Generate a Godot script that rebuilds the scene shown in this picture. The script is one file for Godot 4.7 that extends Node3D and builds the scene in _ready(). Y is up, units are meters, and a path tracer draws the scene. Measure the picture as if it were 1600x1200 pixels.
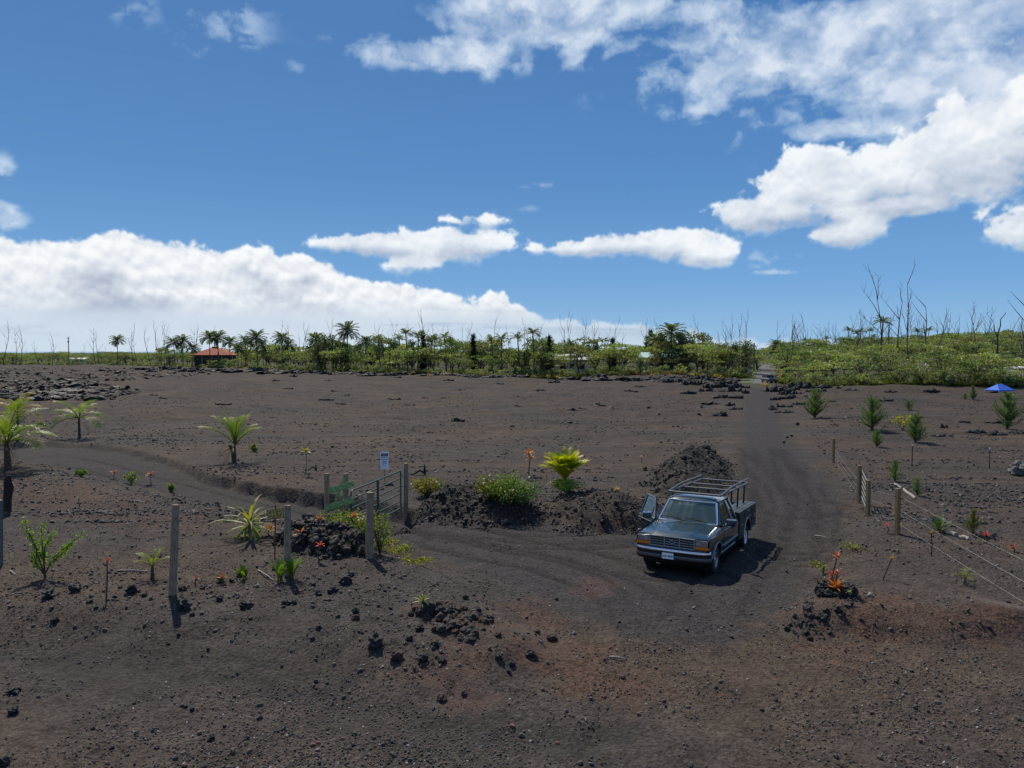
extends Node3D

const CAM_H := 5.7
const F := 1200.0
var PITCH := atan(50.0 / 1200.0)
var rng := RandomNumberGenerator.new()
var nA := FastNoiseLite.new()
var nB := FastNoiseLite.new()
var nC := FastNoiseLite.new()
var nS := FastNoiseLite.new()
var nBil := FastNoiseLite.new()
var nWisp := FastNoiseLite.new()
var nLow := FastNoiseLite.new()
var names := {}
var M := {}

# ---------------------------------------------------------------- small helpers
func rr(a: float, b: float) -> float:
	return rng.randf_range(a, b)

func ss(a: float, b: float, x: float) -> float:
	return smoothstep(a, b, x)

func lin(r: float, g: float, b: float) -> Color:
	return Color(r, g, b).linear_to_srgb()

func ray(px: float, py: float) -> Vector3:
	return Basis(Vector3.RIGHT, -PITCH) * Vector3((px - 800.0) / F, -(py - 600.0) / F, -1.0)

func flat(px: float, py: float, y := 0.0) -> Vector3:
	var r := ray(px, py)
	return Vector3(0, CAM_H, 0) + r * ((y - CAM_H) / r.y)

# the place on the ground that a direction meets
func at(px: float, py: float) -> Vector3:
	var r := ray(px, py)
	var t := 4.0
	var prev := t
	while t < 900.0:
		var p := Vector3(0, CAM_H, 0) + r * t
		if p.y < hgt(p.x, p.z):
			var lo := prev
			var hi := t
			for i in 12:
				var mid := (lo + hi) * 0.5
				var q := Vector3(0, CAM_H, 0) + r * mid
				if q.y < hgt(q.x, q.z):
					hi = mid
				else:
					lo = mid
			var e := Vector3(0, CAM_H, 0) + r * hi
			return Vector3(e.x, hgt(e.x, e.z), e.z)
		prev = t
		t *= 1.02
	var f := flat(px, maxf(py, 556.0))
	return Vector3(f.x, hgt(f.x, f.z), f.z)

# the ground point in the column px at a depth of d metres
func on(px: float, d: float) -> Vector3:
	var x := (px - 800.0) / F * d
	return Vector3(x, hgt(x, -d), -d)

# height above datum that a picture row has at depth d
func row_y(py: float, d: float) -> float:
	var r := ray(800, py)
	return CAM_H + r.y / -r.z * d

func numbered(s: String) -> String:
	if not names.has(s):
		names[s] = 0
		return s
	names[s] += 1
	return "%s_%03d" % [s, names[s]]

func tag(o: Node, label: String, category: String, group := "", kind := "") -> void:
	o.set_meta("label", label)
	o.set_meta("category", category)
	if group != "":
		o.set_meta("group", group)
	if kind != "":
		o.set_meta("kind", kind)

func thing(called: String, label: String, category: String, pos: Vector3, group := "", turn := 0.0) -> Node3D:
	var o := Node3D.new()
	o.name = numbered(called)
	add_child(o)
	o.position = pos
	o.rotation.y = turn
	tag(o, label, category, group)
	return o

func part(mesh: Mesh, called: String, mat: Material, parent: Node3D) -> MeshInstance3D:
	var o := MeshInstance3D.new()
	o.name = called
	o.mesh = mesh
	o.material_override = mat
	parent.add_child(o, true)
	return o

func single(mesh: Mesh, mat: Material, called: String, label: String, category: String, pos: Vector3, group := "", turn := 0.0) -> MeshInstance3D:
	var o := MeshInstance3D.new()
	o.name = numbered(called)
	o.mesh = mesh
	o.material_override = mat
	add_child(o)
	o.position = pos
	o.rotation.y = turn
	tag(o, label, category, group)
	return o

func copy_of(src: Node3D, pos: Vector3, turn: float, scl: Vector3, label := "", group := "") -> Node3D:
	var o: Node3D = src.duplicate()
	o.name = numbered(String(src.get_meta("base")))
	add_child(o)
	o.transform = Transform3D(Basis(Vector3.UP, turn).scaled_local(scl), pos)
	if label != "":
		o.set_meta("label", label)
	if group != "":
		o.set_meta("group", group)
	return o

class MB:
	var v := PackedVector3Array()
	var n := PackedVector3Array()
	var c := PackedColorArray()
	var col := Color(1, 1, 1)
	func tri(a: Vector3, b: Vector3, d: Vector3) -> void:
		var k := (b - a).cross(d - a)
		if k.length_squared() < 1e-16:
			return
		k = k.normalized()
		v.append(a); v.append(d); v.append(b)
		n.append(k); n.append(k); n.append(k)
		c.append(col); c.append(col); c.append(col)
	func quad(a: Vector3, b: Vector3, d: Vector3, e: Vector3) -> void:
		tri(a, b, d)
		tri(a, d, e)
	func trin(a: Vector3, b: Vector3, d: Vector3, na: Vector3, nb: Vector3, nd: Vector3) -> void:
		v.append(a); v.append(d); v.append(b)
		n.append(na); n.append(nd); n.append(nb)
		c.append(col); c.append(col); c.append(col)
	func tube(p: Array, r: Array, sides := 6, cap := true) -> void:
		var prev := []
		var prevn := []
		var up := Vector3(0.13, 0.2, 1).normalized()
		for i in p.size():
			var t: Vector3 = (p[mini(i + 1, p.size() - 1)] - p[maxi(i - 1, 0)]).normalized()
			var x := up.cross(t)
			if x.length() < 0.05:
				x = Vector3(1, 0, 0).cross(t)
			x = x.normalized()
			var y := t.cross(x).normalized()
			up = t.cross(x).normalized().cross(t) if false else up
			var ring := []
			var rn := []
			for k in sides:
				var a := TAU * k / sides
				var dir := x * cos(a) + y * sin(a)
				ring.append(p[i] + dir * r[i])
				rn.append(dir)
			if i > 0:
				for k in sides:
					var k2 := (k + 1) % sides
					trin(prev[k], prev[k2], ring[k2], prevn[k], prevn[k2], rn[k2])
					trin(prev[k], ring[k2], ring[k], prevn[k], rn[k2], rn[k])
			if cap and (i == 0 or i == p.size() - 1):
				for k in range(1, sides - 1):
					if i == 0:
						tri(ring[0], ring[k + 1], ring[k])
					else:
						tri(ring[0], ring[k], ring[k + 1])
			prev = ring
			prevn = rn
	func rod(a: Vector3, b: Vector3, r: float, sides := 6) -> void:
		tube([a, b], [r, r], sides)
	# a box with chamfered edges; size is the full size
	func box(xf: Transform3D, size: Vector3, bev := 0.0) -> void:
		var h := size * 0.5
		bev = minf(bev, minf(h.x, minf(h.y, h.z)) * 0.9)
		var ax := [Vector3(1, 0, 0), Vector3(0, 1, 0), Vector3(0, 0, 1)]
		for i in 3:
			var u: Vector3 = ax[(i + 1) % 3]
			var w: Vector3 = ax[(i + 2) % 3]
			var k: Vector3 = ax[i]
			var hu := h.dot(u) - bev
			var hw := h.dot(w) - bev
			var hk := h.dot(k)
			for s in [1.0, -1.0]:
				var o: Vector3 = k * hk * s
				var q := [o - u * hu - w * hw, o + u * hu - w * hw, o + u * hu + w * hw, o - u * hu + w * hw]
				if s < 0.0:
					q.reverse()
				quad(xf * q[0], xf * q[1], xf * q[2], xf * q[3])
			if bev > 0.0:
				# the four edges that run along k
				for su in [1.0, -1.0]:
					for sw in [1.0, -1.0]:
						var a: Vector3 = u * h.dot(u) * su + w * hw * sw
						var b: Vector3 = u * hu * su + w * h.dot(w) * sw
						var e: Vector3 = k * (hk - bev)
						var q2 := [a - e, a + e, b + e, b - e]
						if su * sw > 0.0:
							q2.reverse()
						quad(xf * q2[0], xf * q2[1], xf * q2[2], xf * q2[3])
		if bev > 0.0:
			for sx in [1.0, -1.0]:
				for sy in [1.0, -1.0]:
					for sz in [1.0, -1.0]:
						var a := Vector3(h.x * sx, (h.y - bev) * sy, (h.z - bev) * sz)
						var b := Vector3((h.x - bev) * sx, h.y * sy, (h.z - bev) * sz)
						var d := Vector3((h.x - bev) * sx, (h.y - bev) * sy, h.z * sz)
						if sx * sy * sz > 0.0:
							tri(xf * a, xf * b, xf * d)
						else:
							tri(xf * a, xf * d, xf * b)
	func bx(center: Vector3, size: Vector3, bev := 0.0) -> void:
		box(Transform3D(Basis(), center), size, bev)
	# plank between two points
	func beam(a: Vector3, b: Vector3, w: float, t: float, up := Vector3.UP, bev := 0.004) -> void:
		var z := (b - a).normalized()
		var x := up.cross(z).normalized()
		var y := z.cross(x)
		box(Transform3D(Basis(x, y, z), (a + b) * 0.5), Vector3(t, w, a.distance_to(b)), bev)
	# smooth sheet from a grid of points, rows x cols
	func sheet(p: PackedVector3Array, rows: int, cols: int, flip := false) -> void:
		var nn := PackedVector3Array()
		nn.resize(rows * cols)
		for i in rows:
			for j in cols:
				var du := p[mini(i + 1, rows - 1) * cols + j] - p[maxi(i - 1, 0) * cols + j]
				var dv := p[i * cols + mini(j + 1, cols - 1)] - p[i * cols + maxi(j - 1, 0)]
				var k := dv.cross(du)
				if flip:
					k = -k
				nn[i * cols + j] = k.normalized()
		for i in rows - 1:
			for j in cols - 1:
				var a := i * cols + j
				var b := a + 1
				var d := a + cols + 1
				var e := a + cols
				if flip:
					trin(p[a], p[e], p[d], nn[a], nn[e], nn[d])
					trin(p[a], p[d], p[b], nn[a], nn[d], nn[b])
				else:
					trin(p[a], p[b], p[d], nn[a], nn[b], nn[d])
					trin(p[a], p[d], p[e], nn[a], nn[d], nn[e])
	# turned shape about the axis of xf's y
	func lathe(prof: Array, sides: int, xf: Transform3D) -> void:
		for i in prof.size() - 1:
			var a: Vector2 = prof[i]
			var b: Vector2 = prof[i + 1]
			var t := (b - a).normalized()
			var nr := Vector2(t.y, -t.x)
			for k in sides:
				var w0 := TAU * k / sides
				var w1 := TAU * (k + 1) / sides
				var d0 := Vector3(cos(w0), 0, sin(w0))
				var d1 := Vector3(cos(w1), 0, sin(w1))
				var n0: Vector3 = xf.basis * (d0 * nr.x + Vector3(0, nr.y, 0))
				var n1: Vector3 = xf.basis * (d1 * nr.x + Vector3(0, nr.y, 0))
				n0 = n0.normalized()
				n1 = n1.normalized()
				var p0: Vector3 = xf * (d0 * a.x + Vector3(0, a.y, 0))
				var p1: Vector3 = xf * (d1 * a.x + Vector3(0, a.y, 0))
				var p2: Vector3 = xf * (d1 * b.x + Vector3(0, b.y, 0))
				var p3: Vector3 = xf * (d0 * b.x + Vector3(0, b.y, 0))
				trin(p0, p3, p2, n0, n0, n1)
				trin(p0, p2, p1, n0, n1, n1)
	# flat outline given depth along z
	func prism(poly: PackedVector2Array, depth: float, xf: Transform3D) -> void:
		var idx := Geometry2D.triangulate_polygon(poly)
		var z := Vector3(0, 0, depth)
		for i in range(0, idx.size(), 3):
			var a := Vector3(poly[idx[i]].x, poly[idx[i]].y, 0)
			var b := Vector3(poly[idx[i + 1]].x, poly[idx[i + 1]].y, 0)
			var d := Vector3(poly[idx[i + 2]].x, poly[idx[i + 2]].y, 0)
			if (b - a).cross(d - a).z < 0.0:
				var s := b
				b = d
				d = s
			tri(xf * (a + z), xf * (b + z), xf * (d + z))
			tri(xf * a, xf * d, xf * b)
		var cw := Geometry2D.is_polygon_clockwise(poly)
		for i in poly.size():
			var a2 := Vector3(poly[i].x, poly[i].y, 0)
			var k := (i + 1) % poly.size()
			var b2 := Vector3(poly[k].x, poly[k].y, 0)
			if cw:
				quad(xf * a2, xf * (a2 + z), xf * (b2 + z), xf * b2)
			else:
				quad(xf * a2, xf * b2, xf * (b2 + z), xf * (a2 + z))
	func append(o: MB, xf: Transform3D) -> void:
		for i in o.v.size():
			v.append(xf * o.v[i])
			n.append((xf.basis * o.n[i]).normalized())
			c.append(o.c[i])
	func mesh() -> ArrayMesh:
		var arr := []
		arr.resize(Mesh.ARRAY_MAX)
		arr[Mesh.ARRAY_VERTEX] = v
		arr[Mesh.ARRAY_NORMAL] = n
		arr[Mesh.ARRAY_COLOR] = c
		var m := ArrayMesh.new()
		m.add_surface_from_arrays(Mesh.PRIMITIVE_TRIANGLES, arr)
		return m

# ---------------------------------------------------------------- materials
func mat(albedo: Color, rough: float, metal := 0.0) -> StandardMaterial3D:
	var m := StandardMaterial3D.new()
	m.albedo_color = albedo
	m.roughness = rough
	m.metallic = metal
	return m

func noise_tex(freq: float, lo: Color, hi: Color, seed: int, oct := 4, size := 512, type := FastNoiseLite.TYPE_SIMPLEX_SMOOTH, mid := 0.5) -> NoiseTexture2D:
	var t := NoiseTexture2D.new()
	var f := FastNoiseLite.new()
	f.noise_type = type
	f.seed = seed
	f.frequency = freq
	f.fractal_octaves = oct
	t.noise = f
	t.width = size
	t.height = size
	t.seamless = true
	var g := Gradient.new()
	g.offsets = PackedFloat32Array([0.0, mid, 1.0])
	g.colors = PackedColorArray([lo, lo.lerp(hi, 0.5), hi])
	t.color_ramp = g
	return t

func normal_tex(freq: float, strength: float, seed: int, oct := 4, size := 512) -> NoiseTexture2D:
	var t := NoiseTexture2D.new()
	var f := FastNoiseLite.new()
	f.seed = seed
	f.frequency = freq
	f.fractal_octaves = oct
	t.noise = f
	t.width = size
	t.height = size
	t.seamless = true
	t.as_normal_map = true
	t.bump_strength = strength
	return t

func textured(m: StandardMaterial3D, tex: Texture2D, nrm: Texture2D, scl: float, world := false, nscale := 1.0) -> StandardMaterial3D:
	m.uv1_triplanar = true
	m.uv1_world_triplanar = world
	m.uv1_scale = Vector3.ONE * scl
	if tex:
		m.albedo_texture = tex
	if nrm:
		m.normal_enabled = true
		m.normal_texture = nrm
		m.normal_scale = nscale
	return m

func leaf_mat(rough: float, back: Color) -> StandardMaterial3D:
	var m := mat(Color.WHITE, rough)
	m.vertex_color_use_as_albedo = true
	m.backlight_enabled = true
	m.backlight = back
	m.cull_mode = BaseMaterial3D.CULL_DISABLED
	return m

func make_materials() -> void:
	# cinder: small angular grains, each with a tone of its own
	var cells := FastNoiseLite.new()
	cells.noise_type = FastNoiseLite.TYPE_CELLULAR
	cells.cellular_return_type = FastNoiseLite.RETURN_CELL_VALUE
	cells.cellular_jitter = 1.0
	cells.seed = 3
	cells.frequency = 0.07
	cells.fractal_type = FastNoiseLite.FRACTAL_FBM
	cells.fractal_octaves = 3
	cells.fractal_gain = 0.8
	cells.fractal_lacunarity = 2.3
	var grain := NoiseTexture2D.new()
	grain.noise = cells
	grain.width = 1024
	grain.height = 1024
	grain.seamless = true
	grain.seamless_blend_skirt = 0.05
	var gg := Gradient.new()
	gg.offsets = PackedFloat32Array([0.0, 0.3, 0.55, 0.8, 1.0])
	gg.colors = PackedColorArray([Color(0.38, 0.37, 0.365), Color(0.62, 0.61, 0.6), Color(0.74, 0.735, 0.73), Color(0.84, 0.835, 0.83), Color(1, 0.99, 0.97)])
	grain.color_ramp = gg
	var relief := FastNoiseLite.new()
	relief.noise_type = FastNoiseLite.TYPE_CELLULAR
	relief.cellular_return_type = FastNoiseLite.RETURN_DISTANCE
	relief.seed = 5
	relief.frequency = 0.06
	relief.fractal_type = FastNoiseLite.FRACTAL_FBM
	relief.fractal_octaves = 3
	var bumps := NoiseTexture2D.new()
	bumps.noise = relief
	bumps.width = 1024
	bumps.height = 1024
	bumps.seamless = true
	bumps.seamless_blend_skirt = 0.05
	bumps.as_normal_map = true
	bumps.bump_strength = 7.0
	var g := mat(Color.WHITE, 0.95)
	g.vertex_color_use_as_albedo = true
	textured(g, grain, bumps, 0.19, true, 1.0)
	g.metallic_specular = 0.25
	M.ground = g
	var heap := mat(Color.WHITE, 0.93)
	heap.vertex_color_use_as_albedo = true
	textured(heap, grain, bumps, 0.33, true, 1.0)
	heap.metallic_specular = 0.3
	M.heap = heap
	var rock_t := noise_tex(0.03, Color(0.5, 0.48, 0.47), Color(1, 1, 1), 11, 5, 256)
	var rock_n := normal_tex(0.06, 10.0, 12, 4, 256)
	M.lava = textured(mat(lin(0.026, 0.0255, 0.027), 0.8), rock_t, rock_n, 1.6)
	M.lava_red = textured(mat(lin(0.085, 0.04, 0.03), 0.88), rock_t, rock_n, 1.6)
	M.lava_brown = textured(mat(lin(0.062, 0.047, 0.04), 0.88), rock_t, rock_n, 1.6)
	M.lava_sheen = textured(mat(lin(0.036, 0.037, 0.041), 0.68), rock_t, rock_n, 0.8)
	M.stone = textured(mat(lin(0.2, 0.2, 0.2), 0.85), rock_t, rock_n, 1.2)
	var pebble := mat(Color.WHITE, 0.85)
	pebble.vertex_color_use_as_albedo = true
	M.pebble = pebble
	M.leaf = leaf_mat(0.5, Color(0.9, 1.0, 0.35))
	M.leaf_far = leaf_mat(0.6, Color(0.88, 0.95, 0.55))
	M.leaf_warm = leaf_mat(0.5, Color(1.0, 0.85, 0.6))
	var bark := mat(Color.WHITE, 0.9)
	bark.vertex_color_use_as_albedo = true
	textured(bark, rock_t, null, 1.0)
	M.bark = bark
	var wood_t := noise_tex(0.02, Color(0.55, 0.53, 0.5), Color(1, 1, 1), 21, 4, 256)
	var wm := textured(mat(lin(0.44, 0.35, 0.255), 0.9), wood_t, rock_n, 3.0)
	wm.uv1_scale = Vector3(9, 0.8, 9)
	M.wood_grey = wm
	var wb := textured(mat(lin(0.36, 0.235, 0.11), 0.85), wood_t, rock_n, 3.0)
	wb.uv1_scale = Vector3(9, 0.8, 9)
	M.wood_brown = wb
	M.green_board = textured(mat(lin(0.32, 0.52, 0.2), 0.6), wood_t, null, 2.0)
	M.gate_green = mat(lin(0.03, 0.075, 0.06), 0.42, 0.2)
	M.galv = textured(mat(lin(0.42, 0.45, 0.46), 0.45, 0.7), rock_t, null, 3.0)
	M.galv_dull = textured(mat(lin(0.2, 0.235, 0.24), 0.6, 0.3), rock_t, null, 3.0)
	M.rust = textured(mat(lin(0.22, 0.06, 0.025), 0.85), rock_t, null, 4.0)
	M.wire = mat(lin(0.3, 0.3, 0.3), 0.5, 0.6)
	M.dark_metal = mat(lin(0.02, 0.021, 0.022), 0.5, 0.3)
	M.rack = mat(lin(0.13, 0.13, 0.135), 0.4, 0.4)
	M.white_plastic = mat(lin(0.7, 0.7, 0.69), 0.5)
	M.sign_white = mat(lin(0.74, 0.78, 0.82), 0.45)
	M.sign_blue = mat(lin(0.36, 0.44, 0.58), 0.5)
	M.sign_navy = mat(lin(0.02, 0.025, 0.05), 0.5)
	M.sign_red = mat(lin(0.22, 0.14, 0.19), 0.5)
	M.sign_yellow = textured(mat(lin(0.62, 0.47, 0.15), 0.8), wood_t, null, 3.0)
	M.sign_mark = mat(lin(0.11, 0.1, 0.03), 0.8)
	M.log_white = textured(mat(lin(0.5, 0.46, 0.4), 0.85), rock_t, rock_n, 3.0)
	M.paint = mat(lin(0.006, 0.025, 0.037), 0.25, 0.2)
	M.paint.clearcoat_enabled = true
	M.paint.clearcoat = 1.0
	M.paint.clearcoat_roughness = 0.08
	M.paint_box = textured(mat(lin(0.016, 0.036, 0.036), 0.5, 0.1), wood_t, null, 1.0)
	M.chrome = mat(lin(0.68, 0.68, 0.7), 0.16, 1.0)
	M.trim = mat(lin(0.3, 0.31, 0.32), 0.35, 0.6)
	M.black = mat(lin(0.008, 0.008, 0.009), 0.75)
	M.rubber = textured(mat(lin(0.02, 0.019, 0.018), 0.85), rock_t, null, 6.0)
	M.cloth_dark = mat(lin(0.03, 0.033, 0.035), 0.9)
	var gl := mat(Color(0.36, 0.44, 0.43, 0.42), 0.05)  # pale greenish tint paints in the reflected sky, along with a dust film
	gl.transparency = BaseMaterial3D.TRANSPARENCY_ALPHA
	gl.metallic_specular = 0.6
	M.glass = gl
	var gd := mat(Color(0.012, 0.016, 0.016, 0.94), 0.04)
	gd.transparency = BaseMaterial3D.TRANSPARENCY_ALPHA
	M.glass_dark = gd
	M.lamp = mat(lin(0.4, 0.43, 0.45), 0.1, 0.8)
	M.amber = mat(lin(0.65, 0.16, 0.012), 0.2)
	M.asphalt = textured(mat(lin(0.125, 0.125, 0.135), 0.9), rock_t, null, 0.5, true)
	M.roof_red = textured(mat(lin(0.5, 0.1, 0.045), 0.85), wood_t, null, 0.3)
	M.roof_grey = mat(lin(0.35, 0.34, 0.32), 0.6)
	M.roof_teal = mat(lin(0.4, 0.6, 0.56), 0.5)
	M.roof_brown = mat(lin(0.16, 0.12, 0.1), 0.8)
	M.wall_dark = mat(lin(0.05, 0.045, 0.045), 0.8)
	M.wall_pale = mat(lin(0.5, 0.47, 0.42), 0.8)
	M.tarp_blue = mat(lin(0.02, 0.12, 0.55), 0.8)
	M.red_paint = mat(lin(0.4, 0.05, 0.025), 0.45)
	M.car_paint = mat(lin(0.014, 0.015, 0.02), 0.25, 0.3)
	M.car_paint.clearcoat_enabled = true

# ---------------------------------------------------------------- sky
func ang(px: float, py: float) -> Vector2:
	var r := ray(px, py).normalized()
	return Vector2(rad_to_deg(atan2(r.x, -r.z)), rad_to_deg(asin(r.y)))

var bank := []          # [azimuth, height of the cloud bank's top] in degrees
var puffs := []         # cumulus lobes: azimuth, elevation, half width, half height
var veils := []         # thin cloud: azimuth, elevation, half width, half height, strength

func sky_setup() -> void:
	nBil.noise_type = FastNoiseLite.TYPE_CELLULAR
	nBil.cellular_distance_function = FastNoiseLite.DISTANCE_EUCLIDEAN
	nBil.cellular_return_type = FastNoiseLite.RETURN_DISTANCE
	nBil.frequency = 0.5
	nBil.fractal_type = FastNoiseLite.FRACTAL_FBM
	nBil.fractal_octaves = 4
	nBil.fractal_lacunarity = 2.1
	nBil.fractal_gain = 0.62
	nBil.seed = 4
	nWisp.seed = 9
	nWisp.frequency = 0.11
	nWisp.fractal_octaves = 6
	nWisp.fractal_gain = 0.55
	nWisp.domain_warp_enabled = true
	nWisp.domain_warp_amplitude = 6.0
	nWisp.domain_warp_frequency = 0.09
	nLow.seed = 31
	nLow.frequency = 0.05
	nLow.fractal_octaves = 3
	for q in [[-60, 392], [0, 380], [60, 386], [110, 392], [150, 374], [190, 368], [230, 384], [262, 398], [300, 390], [330, 402], [380, 392], [410, 398], [440, 410], [480, 404], [510, 422], [535, 440], [580, 450], [650, 458], [700, 466], [745, 478], [765, 463], [787, 466], [800, 488], [850, 502], [890, 512], [960, 516], [1040, 524], [1120, 536], [1300, 546], [1700, 552]]:
		bank.append(ang(q[0], q[1]))
	for q in [[560, 384, 66, 13], [640, 382, 90, 19], [735, 385, 62, 20], [655, 412, 46, 30],
			[742, 347, 38, 12],
			[900, 390, 66, 11], [985, 380, 80, 20], [1075, 390, 62, 24], [1110, 402, 34, 15],
			[1165, 342, 58, 22], [1225, 312, 80, 44], [1266, 268, 50, 34], [1340, 300, 90, 48], [1440, 270, 80, 50], [1545, 245, 100, 62], [1490, 205, 44, 50], [1620, 205, 80, 90], [1340, 360, 46, 24], [1300, 374, 34, 15], [1420, 325, 50, 12], [1575, 362, 58, 38],
			[1240, 340, 70, 14]]:
		var c := ang(q[0], q[1])
		puffs.append([c.x, c.y, absf(ang(q[0] + q[2], q[1]).x - c.x), absf(ang(q[0], q[1] - q[3]).y - c.y)])
	for q in [[700, 84, 150, 30, 0.95], [600, 86, 80, 14, 0.5], [760, 105, 40, 24, 0.6], [840, 30, 150, 55, 0.9], [930, 60, 130, 60, 0.66], [1080, 70, 180, 95, 0.72], [1250, 90, 220, 120, 0.85], [1470, 70, 230, 150, 1.05], [1600, 60, 200, 150, 1.1], [1130, 170, 110, 20, 0.55], [1310, 200, 105, 20, 0.9], [1400, 190, 70, 26, 0.8],
			[360, 38, 60, 50, 0.42], [310, 70, 40, 26, 0.34], [200, 12, 50, 24, 0.38], [458, 104, 22, 11, 0.45], [0, 335, 40, 26, 0.7], [5, 265, 22, 24, 0.5], [225, 230, 18, 16, 0.35], [120, 305, 24, 14, 0.35], [690, 180, 60, 22, 0.16], [830, 290, 36, 6, 0.5], [800, 326, 34, 6, 0.35], [1190, 410, 60, 18, 0.55], [1220, 424, 60, 5, 0.6], [840, 500, 60, 5, 0.6], [940, 345, 30, 8, 0.25]]:
		var c := ang(q[0], q[1])
		veils.append([c.x, c.y, absf(ang(q[0] + q[2], q[1]).x - c.x), absf(ang(q[0], q[1] - q[3]).y - c.y), q[4]])

	for q in puffs:
		for e in q:
			puff_f.append(e)
	for q in veils:
		for e in q:
			veil_f.append(e)
	for q in bank:
		bank_f.append(q)

var puff_f := PackedFloat32Array()
var veil_f := PackedFloat32Array()
var bank_f := PackedVector2Array()

func bank_top(az: float) -> float:
	if az < bank_f[0].x or az > bank_f[bank_f.size() - 1].x:
		var g := 3.2 + 5.0 * nLow.get_noise_2d(az * 0.9 + 300.0, 5.0) + 2.0 * nLow.get_noise_2d(az * 3.0, 55.0)
		var e: Vector2 = bank_f[0] if az < 0.0 else bank_f[bank_f.size() - 1]
		return lerpf(e.y, maxf(g, -2.0), ss(0.0, 16.0, absf(az - e.x)))
	for i in bank_f.size() - 1:
		if az <= bank_f[i + 1].x:
			return lerpf(bank_f[i].y, bank_f[i + 1].y, (az - bank_f[i].x) / maxf(bank_f[i + 1].x - bank_f[i].x, 1e-4))
	return 0.0

func billow(az: float, el: float) -> float:
	# rounded heads: 1 at the middle of a head, 0 in the folds
	return clampf(-nBil.get_noise_2d(az, el * 1.25) * 0.9 + 0.05, -1.0, 1.0)

func blue(az: float, el: float) -> Vector3:
	var t := clampf(el, 0.0, 90.0)
	var c := Vector3(150, 190, 224)
	c = c.lerp(Vector3(116, 166, 217), ss(0.0, 6.0, t))
	c = c.lerp(Vector3(88, 138, 196), ss(4.0, 14.0, t))
	c = c.lerp(Vector3(72, 119, 179), ss(11.0, 24.0, t))
	c = c.lerp(Vector3(52, 98, 166), ss(24.0, 80.0, t))
	# the air is brighter towards the sun
	var to_sun := cos(deg_to_rad(el)) * cos(deg_to_rad(50.0)) * cos(deg_to_rad(az + 24.0)) + sin(deg_to_rad(el)) * sin(deg_to_rad(50.0))
	return c.lerp(Vector3(150, 180, 215), 0.24 * pow(maxf(to_sun, 0.0), 5.0)) 

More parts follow.
